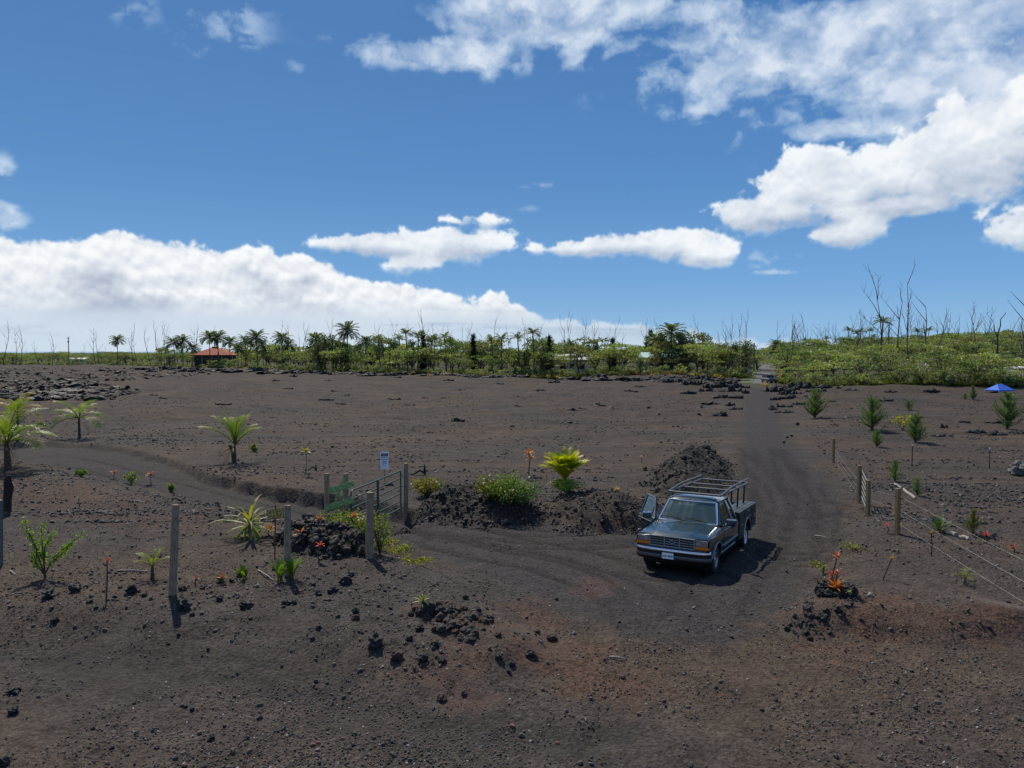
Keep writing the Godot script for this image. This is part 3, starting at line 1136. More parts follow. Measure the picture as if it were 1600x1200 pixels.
func gravel() -> void:
	var mm := MultiMesh.new()
	mm.transform_format = MultiMesh.TRANSFORM_3D
	mm.use_colors = true
	mm.mesh = rock_mesh(0, 400, 0.5, Vector3(1, 0.7, 0.85) * 0.5)
	var xs := []
	var total := 125000
	var tries := 0
	while xs.size() < total and tries < total * 4:
		tries += 1
		var d := 8.5 + 30.0 * pow(rng.randf(), 1.9)
		var x := rr(-1.0, 1.0) * (d * 0.75 + 3.0)
		var clump := nB.get_noise_2d(x * 0.8 + 200.0, -d * 0.8) + 0.6 * nC.get_noise_2d(x * 0.5, d * 0.5)
		var lane := sd("court", x, -d)
		var keep := 0.46 + clump * 1.0
		if lane < 0.0 or sd("drive", x, -d) < 0.0:
			keep *= 0.25
		elif sd("bank_left", x, -d) < -0.3:
			keep += 0.2
		if rng.randf() > keep:
			continue
		var r := 0.008 + 0.022 * pow(rng.randf(), 3.0)
		if rng.randf() < 0.012:
			r = rr(0.03, 0.065)
		if rng.randf() < 0.022 and (sd("bank_left", x, -d) < -0.2 or sd("bank_right", x, -d) < -0.2):
			r = rr(0.025, 0.07)
		var y := hgt(x, -d)
		var c := Color(0.035, 0.033, 0.034)
		var k := rng.randf()
		if k < 0.35:
			c = Color(0.07, 0.058, 0.05)
		elif k < 0.45:
			c = Color(0.12, 0.06, 0.045)
		elif k < 0.475 and r < 0.035:
			c = Color(0.34, 0.32, 0.29)
		elif k < 0.53:
			c = Color(0.15, 0.135, 0.12)
		xs.append([Transform3D(rand_basis(0.8).scaled(Vector3.ONE * r * 2.0), Vector3(x, y + r * 0.35, -d)), c])
	mm.instance_count = xs.size()
	for i in xs.size():
		mm.set_instance_transform(i, xs[i][0])
		mm.set_instance_color(i, xs[i][1])
	var far := MultiMesh.new()
	far.transform_format = MultiMesh.TRANSFORM_3D
	far.use_colors = true
	far.mesh = rubble_mesh
	xs = []
	while xs.size() < 36000:
		var d := 24.0 + 100.0 * pow(rng.randf(), 1.6)
		var x := rr(-1.0, 1.0) * (d * 0.72 + 3.0)
		var line := nS.get_noise_2d(x * 0.05 + 0.02 * d, -d * 0.9) + 0.7 * nB.get_noise_2d(x * 0.5, d * 0.5)
		if rng.randf() > 0.2 + line * 1.6:
			continue
		if sd("court", x, -d) < 0.2 or sd("drive", x, -d) < 0.1 or absf(x - (0.318 * d + 0.8)) < 3.0:
			continue
		var r := 0.03 + 0.11 * pow(rng.randf(), 3.5)
		var c := Color(0.036, 0.034, 0.034) if rng.randf() < 0.6 else (Color(0.075, 0.062, 0.055) if rng.randf() < 0.75 else Color(0.115, 0.105, 0.1))
		xs.append([Transform3D(rand_basis(0.8).scaled(Vector3(r * 1.9, r * 1.5, r * 1.6)), Vector3(x, hgt(x, -d) + r * 0.1, -d)), c])
	far.instance_count = xs.size()
	for i in xs.size():
		far.set_instance_transform(i, xs[i][0])
		far.set_instance_color(i, xs[i][1])
	var fo := MultiMeshInstance3D.new()
	fo.name = "clods"
	fo.multimesh = far
	fo.material_override = M.pebble
	add_child(fo)
	tag(fo, "dark clods and stones strewn in lines over the levelled field", "stones", "", "stuff")
	var o := MultiMeshInstance3D.new()
	o.name = "gravel"
	o.multimesh = mm
	o.material_override = M.pebble
	add_child(o)
	tag(o, "loose black, brown and pale cinder gravel strewn over the ground", "gravel", "", "stuff")

func build_rocks() -> void:
	rocks_setup()
	var blk := [M.lava, M.lava, M.lava_brown]
	heap("rock_pile", "tall pile of black lava rocks beside the yellow sign and gate", "rock pile", [[432, 862], [470, 880], [520, 886], [566, 880], [588, 860], [560, 842], [500, 836], [445, 842]], 0.95, 0.75, 0.06, Color(0.02, 0.0195, 0.02), Color(0.032, 0.03, 0.03), 190, 0.08, 0.55, blk)
	heap("cinder_berm", "black rocky berm behind the green leafy shrub, right of the gate post", "berm", [[640, 806], [690, 812], [760, 818], [830, 814], [852, 800], [845, 782], [780, 776], [700, 775], [655, 783]], 1.05, 1.0, 0.09, Color(0.024, 0.023, 0.023), Color(0.042, 0.037, 0.035), 220, 0.07, 0.34, blk)
	heap("cinder_berm", "brown red earth berm under the yellow palm, beside the truck's open door", "berm", [[838, 810], [880, 822], [950, 826], [1010, 822], [1055, 806], [1050, 786], [960, 778], [880, 776], [840, 786]], 0.95, 1.1, 0.07, Color(0.036, 0.031, 0.03), Color(0.07, 0.05, 0.043), 130, 0.05, 0.26, [M.lava, M.lava_brown, M.lava_brown, M.lava])
	heap("cinder_mound", "large dark grooved cinder mound beside the road behind the truck", "mound", [[1000, 752], [1050, 776], [1125, 776], [1152, 755], [1148, 728], [1135, 710], [1105, 704], [1060, 708], [1030, 722]], 1.15, 1.3, 0.09, Color(0.025, 0.025, 0.025), Color(0.042, 0.039, 0.036), 160, 0.08, 0.4, blk, 0.22)
	heap("rock_patch", "low patch of broken black and red lava stones on the bank", "rock patch", [[575, 980], [640, 1000], [700, 1035], [780, 1030], [800, 985], [740, 955], [640, 955]], 0.06, 0.5, 0.05, Color(0.055, 0.042, 0.038), Color(0.085, 0.05, 0.04), 230, 0.04, 0.3, [M.lava, M.lava_red, M.lava, M.lava_red, M.lava_brown])
	heap("rock_patch", "red cinder patch with crumbled stones at the foot of the bank", "rock patch", [[640, 1060], [680, 1040], [760, 1050], [800, 1075], [760, 1100], [690, 1102]], 0.05, 0.5, 0.05, Color(0.075, 0.05, 0.044), Color(0.095, 0.058, 0.047), 90, 0.03, 0.15, [M.lava_red, M.lava_red, M.lava_brown])
	heap("rock_patch", "scatter of black and pale stones along the bank's edge by the drive", "rock patch", [[720, 950], [800, 955], [880, 985], [900, 1010], [850, 1030], [780, 990]], 0.05, 0.5, 0.04, Color(0.07, 0.055, 0.048), Color(0.1, 0.065, 0.05), 90, 0.03, 0.2, [M.lava, M.lava_brown, M.lava_red, M.stone])
	heap("rock_slope", "crumbling black rubble slope below the planted lava ring", "rubble slope", [[1205, 968], [1250, 945], [1300, 958], [1320, 985], [1290, 1000], [1235, 990]], 0.10, 0.4, 0.07, Color(0.04, 0.037, 0.035), Color(0.065, 0.052, 0.045), 120, 0.04, 0.16, blk)
	heap("rock_patch", "band of pale and black broken stones beyond the lava ring", "rock patch", [[1455, 940], [1520, 950], [1620, 965], [1640, 985], [1540, 970], [1450, 955]], 0.04, 0.4, 0.03, Color(0.09, 0.08, 0.07), Color(0.13, 0.11, 0.1), 100, 0.03, 0.14, [M.lava, M.stone, M.stone, M.lava_brown])
	heap("rock_patch", "thin line of whitish broken stones on red earth", "rock patch", [[1355, 975], [1440, 972], [1460, 985], [1370, 990]], 0.03, 0.4, 0.02, Color(0.1, 0.075, 0.06), Color(0.12, 0.08, 0.065), 50, 0.03, 0.09, [M.stone, M.log_white, M.lava_brown])
	heap("rock_patch", "black stones heaped round the posts of the small wire gate", "rock patch", [[1325, 790], [1345, 805], [1400, 822], [1440, 812], [1400, 798], [1350, 780]], 0.12, 0.5, 0.06, Color(0.05, 0.045, 0.042), Color(0.07, 0.055, 0.05), 60, 0.06, 0.3, blk)
	heap("rock_patch", "row of dark and reddish stones along the wire fence", "rock patch", [[1420, 828], [1480, 842], [1560, 866], [1610, 885], [1600, 862], [1520, 838], [1450, 822]], 0.06, 0.5, 0.05, Color(0.05, 0.045, 0.042), Color(0.09, 0.06, 0.05), 70, 0.06, 0.32, [M.lava, M.lava, M.lava_red])
	var gl := "loose lava rocks on the bank"
	for q in [[205, 925, 24], [287, 952, 30], [118, 924, 20], [75, 934, 24], [85, 973, 17], [343, 938, 16], [385, 950, 24], [300, 962, 12], [285, 922, 16], [316, 920, 12], [362, 909, 11], [446, 946, 18], [458, 944, 15], [490, 915, 12], [540, 912, 26], [548, 900, 15], [520, 925, 22], [498, 930, 16], [556, 957, 16], [498, 982, 12], [488, 999, 12], [610, 952, 10], [628, 963, 9], [727, 935, 15], [870, 938, 10], [1190, 1110, 9], [1040, 1105, 8], [922, 1095, 7], [1310, 955, 18], [1290, 957, 14], [1345, 970, 9], [1500, 975, 8], [1546, 983, 9], [1502, 993, 8], [1330, 945, 10], [20, 1085, 18], [20, 1115, 20], [30, 1078, 9], [124, 1037, 7], [210, 1100, 7], [245, 1170, 10], [175, 1170, 10], [325, 1015, 8], [262, 1007, 9], [362, 1003, 8], [440, 1042, 8], [5, 1195, 24], [180, 935, 10], [150, 950, 10], [226, 932, 12], [140, 942, 12], [330, 1155, 16], [290, 1105, 9], [300, 1110, 11], [780, 1030, 17], [795, 1050, 13], [830, 1025, 22], [800, 1040, 14], [755, 985, 12], [840, 990, 14], [866, 1000, 16], [720, 985, 14]]:
		loose_rock(q[0], q[1], q[2], "loose black lava rock lying on the cinder ground", M.lava, gl)
	for q in [[555, 968, 16], [620, 1030, 30], [860, 1000, 18], [778, 995, 16], [690, 1095, 22], [945, 1090, 6]]:
		loose_rock(q[0], q[1], q[2], "loose rust red lava rock lying on the cinder ground", M.lava_red, gl)
	for q in [[585, 1010, 36], [660, 1032, 22], [690, 1035, 18], [680, 1010, 18], [640, 1000, 16], [655, 985, 20], [720, 1000, 14]]:
		loose_rock(q[0], q[1], q[2], "chunky black lava rock within the broken stones on the bank", M.lava, gl)
	# stones out in the field
	var gf := "lava rocks out in the field"
	for q in [[1052, 667, 5], [1059, 667, 5], [1067, 668, 4], [1033, 692, 6], [1044, 690, 5], [1030, 648, 6], [1092, 649, 8], [1130, 650, 16], [1246, 664, 9], [1230, 684, 7], [1237, 682, 6], [1225, 692, 7], [985, 660, 4], [975, 659, 4], [965, 659, 4], [955, 660, 4], [905, 687, 5], [725, 735, 8], [240, 689, 6], [343, 691, 5], [1432, 768, 9], [1450, 766, 8]]:
		loose_rock(q[0], q[1], q[2], "small black lava rock out on the levelled field", M.lava, gf)
	loose_rock(1592, 742, 34, "grey weathered boulder beyond the wire fence", M.stone)
	# humps of crust in the field
	var go := "lava outcrops in the field"
	for q in [[508, 625, 26, 5], [540, 619, 22, 5], [522, 612, 14, 4], [532, 632, 18, 4], [450, 608, 20, 4], [458, 588, 12, 4], [430, 595, 12, 3], [512, 595, 14, 3], [615, 624, 24, 4], [640, 633, 16, 3], [665, 622, 14, 3], [695, 622, 18, 3], [712, 658, 28, 8], [673, 676, 18, 3], [800, 667, 10, 4], [805, 635, 22, 3], [845, 610, 14, 3], [720, 610, 16, 3], [620, 590, 14, 4], [700, 595, 18, 5], [780, 600, 16, 4], [895, 641, 20, 5], [910, 639, 18, 4], [935, 634, 26, 5], [960, 638, 24, 4], [1015, 638, 12, 4], [985, 612, 24, 4], [1000, 605, 20, 5], [1075, 614, 26, 5], [1115, 631, 40, 5], [1100, 638, 28, 5], [1140, 634, 16, 8], [1120, 650, 24, 6], [870, 598, 30, 6], [885, 661, 36, 5], [242, 618, 16, 4], [255, 622, 16, 3], [345, 632, 36, 4]]:
		outcrop(q[0], q[1], q[2], q[3], "low black lava hump poking out of the cinder field", M.lava, go, 5)
	for q in [[1332, 652, 30, 4], [1316, 655, 14, 3], [1440, 652, 20, 3], [1500, 660, 30, 5], [1475, 668, 16, 8], [1472, 682, 34, 7], [1530, 676, 46, 10], [1555, 680, 34, 11], [1590, 677, 30, 8], [1550, 660, 30, 4], [1300, 628, 14, 4], [1330, 610, 26, 5], [1385, 626, 28, 4], [1392, 613, 26, 6], [1455, 612, 26, 8], [1585, 622, 20, 3], [1280, 606, 12, 6], [1310, 607, 10, 6]]:
		outcrop(q[0], q[1], q[2], q[3], "black lava ledge in the field right of the road", M.lava, "lava ledges right of the road", 6)
	for q in [[1225, 608, 50, 14], [1250, 605, 46, 14], [1235, 616, 40, 11], [1222, 636, 40, 8], [1250, 632, 28, 7], [1212, 625, 20, 9], [1218, 612, 60, 14], [1262, 607, 50, 15], [1240, 622, 56, 10], [1226, 645, 36, 6], [1292, 607, 20, 9], [1208, 640, 16, 6], [1275, 612, 40, 8]]:
		outcrop(q[0], q[1], q[2], q[3], "rough black lava ridge beside the end of the road", M.lava, "lava ridge right of the road", 10)
	var i := 0
	var x := 232.0
	while x < 1165.0:
		var py := lerpf(577.0, 594.0, clampf((x - 230.0) / 800.0, 0.0, 1.0)) + rr(-1.5, 2.5)
		outcrop(x, py, rr(30, 60), rr(4.0, 8.0), "jagged black lava lump in the ridge before the trees", M.lava, "lava ridge along the trees", 7)
		x += rr(10, 22)
		i += 1
	for q in [[1000, 595, 60, 9], [1045, 598, 60, 10], [1085, 600, 50, 10], [1120, 604, 50, 12], [1145, 612, 30, 13], [1100, 592, 60, 9], [1060, 590, 60, 8], [1150, 622, 24, 8], [940, 590, 60, 8], [880, 588, 60, 8], [820, 588, 50, 7], [1135, 600, 50, 12], [1155, 606, 34, 12], [1130, 622, 40, 8], [1110, 612, 50, 9], [1150, 640, 24, 7], [1165, 615, 12, 10]]:
		outcrop(q[0], q[1], q[2], q[3], "jagged black lava lump in the ridge before the trees", M.lava, "lava ridge along the trees", 10)
	# the sheet of broken ropy lava at the left
	var flow := Node3D.new()
	flow.name = "lava_flow"
	add_child(flow)
	tag(flow, "sheet of broken silvery black lava slabs spread across the cinder field", "lava flow")
	var made := 0
	while made < 300:
		var px := rr(-90, 330)
		var py := rr(576, 626)
		var lim := 220.0 - absf(py - 612.0) * 4.0
		var ok := (py > 594.0 and px < lim + rr(-20, 10)) or (py < 597.0 and px < 140.0 + (597.0 - py) * 14.0 and rng.randf() < 0.55)
		if not ok:
			continue
		var p := at(px, py)
		var s := lerpf(0.7, 2.6, pow(rng.randf(), 1.5))
		var w := part(slab_mesh[rng.randi() % 5] if rng.randf() < 0.75 else rock_small[rng.randi() % 7], "lava_slab", M.lava_sheen if py > 594.0 and rng.randf() < 0.4 else M.lava, flow)
		w.transform = Transform3D(Basis.from_euler(Vector3(rr(-0.3, 0.3), rr(0, TAU), rr(-0.3, 0.3))).scaled(Vector3(s * 1.2, s * rr(0.5, 0.8), s)), p + Vector3(0, rr(0.0, 0.2), 0))
		made += 1
	# the smaller plates between the slabs
	var mm := MultiMesh.new()
	mm.transform_format = MultiMesh.TRANSFORM_3D
	mm.mesh = slab_mesh[1]
	var sp := []
	while sp.size() < 1500:
		var px := rr(-90, 420)
		var py := rr(575, 626)
		var lim := 222.0 - absf(py - 612.0) * 4.0
		if not ((py > 594.0 and px < lim) or (py < 598.0 and px < 160.0 + (597.0 - py) * 15.0 and rng.randf() < 0.7)):
			continue
		var s := rr(0.3, 1.1)
		sp.append(Transform3D(Basis.from_euler(Vector3(rr(-0.6, 0.6), rr(0, TAU), rr(-0.6, 0.6))).scaled(Vector3(s * 1.3, s * rr(0.7, 1.4), s)), at(px, py) + Vector3(0, rr(0.0, 0.25), 0)))
	mm.instance_count = sp.size()
	for k in sp.size():
		mm.set_instance_transform(k, sp[k])
	var mi := MultiMeshInstance3D.new()
	mi.name = "small_plates"
	mi.multimesh = mm
	mi.material_override = M.lava
	mi.set_meta("kind", "stuff")
	flow.add_child(mi)
	gravel()

# ---------------------------------------------------------------- plants
func vary(c: Color, k: float) -> Color:
	var f := 1.0 + rr(-k, k)
	return Color(c.r * f * (1.0 + rr(-k, k) * 0.4), c.g * f, c.b * f)

# feathered leaf: rachis arcs up and out then droops; pairs of leaflets
func frond(mb: MB, base: Vector3, turn: float, length: float, rise: float, droop: float, pairs: int, leaflet: float, width: float, c: Color, fold := 0.35) -> void:
	var out := Vector3(cos(turn), 0, sin(turn))
	var side := Vector3(-sin(turn), 0, cos(turn))
	var pts := []
	var rad := []
	var n := 9
	var dir := (out * cos(rise) + Vector3.UP * sin(rise)).normalized()
	var p := base
	for i in n + 1:
		pts.append(p)
		rad.append(lerpf(0.016, 0.003, float(i) / n) * maxf(length, 0.6))
		var a := rise - droop * pow(float(i) / n, 1.4)
		dir = out * cos(a) + Vector3.UP * sin(a)
		p += dir * length / n
	mb.col = Color(c.r * 1.1, c.g * 0.95, c.b * 0.9)
	mb.tube(pts, rad, 4, false)
	for k in pairs:
		var t := 0.2 + 0.8 * (k + 0.5) / pairs
		var f := t * n
		var i := mini(int(f), n - 1)
		var q: Vector3 = (pts[i] as Vector3).lerp(pts[i + 1], f - i)
		var along: Vector3 = ((pts[i + 1] as Vector3) - pts[i]).normalized()
		var upv := side.cross(along).normalized()
		var l := leaflet * (0.45 + 0.55 * sin(PI * clampf((t - 0.12) / 0.95, 0.0, 1.0))) * rr(0.85, 1.1)
		for s in [-1.0, 1.0]:
			mb.col = vary(c, 0.14)
			var dir2: Vector3 = (side * s * 0.85 + along * 0.62 + upv * (fold + rr(-0.1, 0.1))).normalized()
			var tip: Vector3 = q + dir2 * l + Vector3.DOWN * l * 0.22
			var m: Vector3 = q + dir2 * l * 0.5
			var w: Vector3 = along * width * 0.5
			mb.quad(q - w * 0.4, m - w, m + w, q + w * 0.4)
			mb.tri(m - w, tip, m + w)

# strap leaf
func strap(mb: MB, base: Vector3, turn: float, length: float, width: float, rise: float, droop: float, c: Color, segs := 5) -> void:
	var out := Vector3(cos(turn), 0, sin(turn))
	var side := Vector3(-sin(turn), 0, cos(turn))
	mb.col = c
	var p := base
	var pl := p - side * width * 0.25
	var pr := p + side * width * 0.25
	var pm := p
	for i in segs:
		var t := float(i + 1) / segs
		var a := rise - droop * pow(t, 1.3)
		p += (out * cos(a) + Vector3.UP * sin(a)) * length / segs
		var w := width * 0.5 * (sin(PI * clampf(0.18 + 0.82 * t, 0.0, 1.0)) if t < 1.0 else 0.03)
		var dip := Vector3.DOWN * w * 0.35
		var l := p - side * w
		var r := p + side * w
		var m := p + dip
		mb.quad(pl, l, m, pm)
		mb.quad(pm, m, r, pr)
		pl = l
		pr = r
		pm = m

func leaf_at(mb: MB, p: Vector3, size: float, c: Color, bias := Vector3.ZERO) -> void:
	var d := (Vector3(rr(-1, 1), rr(-0.6, 1), rr(-1, 1)) + bias).normalized()
	var s := d.cross(Vector3(rr(-1, 1), rr(-1, 1), rr(-1, 1))).normalized()
	mb.col = c
	var a := p - d * size * 0.5
	var b := p + d * size * 0.5
	var w := s * size * 0.28
	mb.tri(a, p + w, b)
	mb.tri(a, b, p - w)

func bend(a: Vector3, b: Vector3, k: float) -> Vector3:
	return (a + b) * 0.5 + Vector3(rr(-k, k), rr(-k, k), rr(-k, k)) * a.distance_to(b)

# ---- young palm: trunk and separate fronds
func palm(called: String, label: String, pos: Vector3, trunk_h: float, trunk_r: float, nf: int, len: float, c: Color, opt := {}) -> Node3D:
	var o := thing(called, label, "palm", pos, opt.get("group", ""))
	var mb := MB.new()
	var stems: int = opt.get("stems", 1)
	for s in stems:
		var a := rr(0, TAU)
		var lean := Vector3(cos(a), 0, sin(a)) * (0.22 if stems > 1 else 0.03) * trunk_h
		var foot := Vector3(cos(a), 0, sin(a)) * (0.14 if stems > 1 else 0.0)
		mb.col = opt.get("trunk", Color(0.14, 0.11, 0.075))
		var ps := []
		var rs := []
		for i in 8:
			var t := i / 7.0
			ps.append(foot + lean * t * t + Vector3(0, trunk_h * t - 0.06, 0))
			rs.append(trunk_r * (1.35 - 0.55 * t) * (1.0 + 0.09 * (i % 2)))
		mb.tube(ps, rs, 7)
	part(mb.mesh(), "trunk", M.bark, o)
	for k in nf:
		var f := MB.new()
		var t := float(k) / nf
		var turn := k * 2.4 + rr(-0.25, 0.25) + float(opt.get("turn", 0.0))
		var rise: float = lerpf(opt.get("rise1", 1.35), opt.get("rise0", 0.45), t) + rr(-0.1, 0.1)
		var cc := vary(c, 0.1)
		if opt.has("c2"):
			cc = c.lerp(opt.c2, rng.randf())
		frond(f, Vector3(rr(-0.04, 0.04), trunk_h * rr(0.93, 1.0) - 0.05, rr(-0.04, 0.04)), turn, len * rr(0.8, 1.1), rise, opt.get("droop", 1.1) * rr(0.8, 1.2), opt.get("pairs", 20), len * opt.get("leaflet", 0.34), len * opt.get("lw", 0.024), cc)
		part(f.mesh(), "frond", M.leaf, o)
	for k in int(opt.get("dead", 2)):
		var f := MB.new()
		frond(f, Vector3(0, trunk_h * 0.86, 0), rr(0, TAU), len * rr(0.6, 0.85), rr(-0.5, 0.2), rr(0.6, 1.2), 10, len * 0.16, len * 0.02, vary(Color(0.2, 0.13, 0.06), 0.2))
		part(f.mesh(), "dead_frond", M.leaf_warm, o)
	return o

# ---- rosette plant: stalks topped by strap leaves
func rosette(called: String, label: String, category: String, pos: Vector3, stalks: Array, nleaf: int, len: float, wid: float, cols: Array, warm := true, group := "", rise0 := 0.2, rise1 := 1.4, droop := 0.9) -> Node3D:
	var o := thing(called, label, category, pos, group)
	for s in stalks:
		var top: Vector3 = s
		if top.length() > 0.06:
			var mb := MB.new()
			mb.col = Color(0.13, 0.1, 0.075)
			var mid := top * 0.5 + Vector3(rr(-0.05, 0.05), 0, rr(-0.05, 0.05))
			mb.tube([Vector3(0, -0.04, 0), mid, top], [0.02, 0.016, 0.014], 5)
			part(mb.mesh(), "stalk", M.bark, o)
		for k in nleaf:
			var f := MB.new()
			var t := float(k) / nleaf
			strap(f, top - Vector3(0, 0.06 * len * t, 0), k * 2.4 + rr(-0.3, 0.3), len * rr(0.75, 1.1), wid * rr(0.85, 1.15), lerpf(rise1, rise0, t) + rr(-0.12, 0.12), droop * rr(0.7, 1.3), vary(cols[rng.randi() % cols.size()], 0.12))
			part(f.mesh(), "leaf", M.leaf_warm if warm else M.leaf, o)
	return o

# ---- leafy shrub: stems and a mass of leaves round the twig ends
func shrub(called: String, label: String, pos: Vector3, w: float, h: float, nstem: int, nleaf: int, leaf: float, cols: Array, opt := {}) -> Node3D:
	var o := thing(called, label, opt.get("category", "shrub"), pos, opt.get("group", ""))
	var st := MB.new()
	var lf := MB.new()
	st.col = opt.get("stem", Color(0.13, 0.10, 0.07))
	var r: float = opt.get("r", 0.012)
	for k in nstem:
		var a := rr(0, TAU)
		var q := sqrt(rng.randf())
		var tip := Vector3(cos(a) * q * w * 0.5, h * (0.55 + 0.45 * rng.randf()) * (1.0 - 0.35 * q * q), sin(a) * q * w * 0.5)
		var mid := Vector3(tip.x * 0.35, tip.y * 0.5, tip.z * 0.35)
		st.tube([Vector3(rr(-0.03, 0.03), -0.05, rr(-0.03, 0.03)), mid, tip], [r, r * 0.7, r * 0.3], 4)
		var base_c: Color = cols[rng.randi() % cols.size()]
		for i in nleaf / nstem:
			var t := pow(rng.randf(), 0.6)
			var p := mid.lerp(tip, t) if rng.randf() < 0.9 else (mid * t)
			var sp: float = opt.get("spread", 0.12) * h
			leaf_at(lf, p + Vector3(rr(-1, 1), rr(-0.7, 1), rr(-1, 1)) * sp, leaf * rr(0.6, 1.3), vary(base_c, 0.22))
	part(st.mesh(), "stems", M.bark, o)
	part(lf.mesh(), "foliage", M.leaf, o)
	return o

# ---- wispy needle bush, a cone of ascending branchlets
func needle_bush(mb_stem: MB, mb_leaf: MB, w: float, h: float, nb: int, c: Color, narrow := 0.5) -> void:
	mb_stem.col = Color(0.09, 0.075, 0.055)
	mb_stem.tube([Vector3(0, -0.1, 0), Vector3(rr(-0.05, 0.05), h * 0.5, rr(-0.05, 0.05)), Vector3(0, h * 0.95, 0)], [0.035 * h, 0.02 * h, 0.004 * h], 5)
	for k in nb:
		var t := pow(rng.randf(), 1.5)
		var a := rr(0, TAU)
		var reach := w * 0.5 * (1.0 - t * 0.75) * sqrt(rr(0.05, 1.4))
		var b := Vector3(0, h * (0.02 + 0.84 * t), 0)
		var e := b + Vector3(cos(a) * reach, reach * narrow * rr(0.5, 1.5) + rr(0.0, 0.14) * h, sin(a) * reach)
		var mid := bend(b, e, 0.12)
		mb_stem.tube([b, mid, e], [0.008 * h, 0.005 * h, 0.002 * h], 3, false)
		var tone := vary(c, 0.3)
		for i in 20:
			var u := rr(0.25, 1.0)
			var p := b.lerp(mid, u * 2.0) if u < 0.5 else mid.lerp(e, u * 2.0 - 1.0)
			var d := ((e - b).normalized() * 0.45 + Vector3(rr(-1, 1), rr(-0.3, 1.1), rr(-1, 1))).normalized()
			var l := h * rr(0.05, 0.15)
			var s := d.cross(Vector3(rr(-1, 1), rr(-1, 1), rr(-1, 1))).normalized() * h * 0.0055
			mb_leaf.col = vary(tone, 0.25)
			mb_leaf.tri(p - s, p + d * l, p + s)
			var e2 := d.cross(s).normalized() * s.length()
			mb_leaf.tri(p - e2, p + d * l, p + e2)

# ---- tree kinds seen far off: each returns [wood, leaves]
func feather_tree(h: float, w: float, layers: int, c: Color) -> Array:
	var st := MB.new()
	var lf := MB.new()
	st.col = Color(0.12, 0.10, 0.08)
	var fork := Vector3(rr(-0.2, 0.2), h * rr(0.25, 0.4), rr(-0.2, 0.2))
	st.tube([Vector3(0, -0.6, 0), fork], [0.022 * h, 0.016 * h], 5)
	for k in layers:
		var t := float(k) / layers
		var a := k * 2.4 + rr(-0.5, 0.5)
		var q := rr(0.25, 1.0)
		var tip := Vector3(cos(a) * w * 0.5 * q, h * lerpf(0.45, 1.0, pow(rng.randf(), 0.7)) * (1.0 - 0.22 * q * q), sin(a) * w * 0.5 * q)
		st.tube([fork * rr(0.5, 1.0), bend(fork, tip, 0.1), tip], [0.011 * h, 0.008 * h, 0.003 * h], 4, false)
		var cc := vary(c, 0.22)
		var rad := w * rr(0.14, 0.26)
		for i in 85:
			var u := rr(0, TAU)
			var v := sqrt(rng.randf()) * rad
			var p := tip + Vector3(cos(u) * v, rr(-0.16, 0.22) * rad * (1.4 - v / rad) - v * v / rad * 0.25, sin(u) * v)
			leaf_at(lf, p, rr(0.22, 0.5), vary(cc, 0.2), Vector3(cos(u), 0.1, sin(u)) * 0.8)
	return [st, lf]

func dense_tree(h: float, w: float, clumps: int, c: Color, low := 0.15) -> Array:
	var st := MB.new()
	var lf := MB.new()
	st.col = Color(0.10, 0.085, 0.07)
	st.tube([Vector3(0, -0.5, 0), Vector3(rr(-0.2, 0.2), h * 0.5, 0), Vector3(0, h * 0.9, 0)], [0.025 * h, 0.018 * h, 0.004 * h], 5)
	for k in clumps:
		var t := rng.randf()
		var y := h * lerpf(low, 0.95, t)
		var reach := w * 0.5 * sqrt(maxf(0.05, sin(PI * clampf(0.12 + 0.83 * t, 0.0, 1.0)))) * sqrt(rng.randf())
		var a := rr(0, TAU)
		var tip := Vector3(cos(a) * reach, y, sin(a) * reach)
		st.tube([Vector3(0, y * 0.75, 0), tip], [0.008 * h, 0.003 * h], 3, false)
		var cc := vary(c, 0.3)
		var rad := w * rr(0.10, 0.18)
		for i in 40:
			var p := tip + Vector3(rr(-1, 1), rr(-1, 1), rr(-1, 1)).limit_length(1.0) * rad
			leaf_at(lf, p, rr(0.25, 0.55), vary(cc, 0.22))
	return [st, lf]

func far_palm(h: float, len: float, nf: int, c: Color, ball := false) -> Array:
	var st := MB.new()
	var lf := MB.new()
	st.col = Color(0.17, 0.155, 0.13)
	var lean := Vector3(rr(-0.05, 0.05), 0, rr(-0.05, 0.05)) * h
	st.tube([Vector3(0, -0.5, 0), Vector3(0, h * 0.5, 0) + lean * 0.3, Vector3(0, h, 0) + lean], [0.018 * h, 0.013 * h, 0.012 * h], 6)
	for k in nf:
		var t := float(k) / nf
		frond(lf, Vector3(0, h, 0) + lean, k * 2.4 + rr(-0.3, 0.3), len * rr(0.85, 1.1), lerpf(1.35, 0.35 if ball else -0.25, t) , lerpf(1.0, 1.9, t) if ball else lerpf(1.2, 1.5, t), 12, len * 0.26, len * 0.075, vary(c, 0.2), -0.1)
	return [st, lf]

func dead_wood(mb: MB, a: Vector3, dir: Vector3, len: float, r: float, level: int) -> void:
	var segs := 4
	var pts := [a]
	var rad := [r]
	var p := a
	var d := dir
	for i in segs:
		d = (d + Vector3(rr(-0.16, 0.16), rr(-0.02, 0.12), rr(-0.16, 0.16))).normalized()
		p += d * len / segs
		pts.append(p)
		rad.append(r * (1.0 - 0.78 * (i + 1) / segs))
		if level > 0 and i >= 1:
			for k in rng.randi_range(1, 2):
				var s := Vector3(rr(-1, 1), rr(0.2, 0.9), rr(-1, 1)).normalized()
				dead_wood(mb, p, (d * 0.55 + s * 0.8).normalized(), len * rr(0.22, 0.42), r * 0.42, level - 1)
	mb.tube(pts, rad, 5 if level > 0 else 4, false)

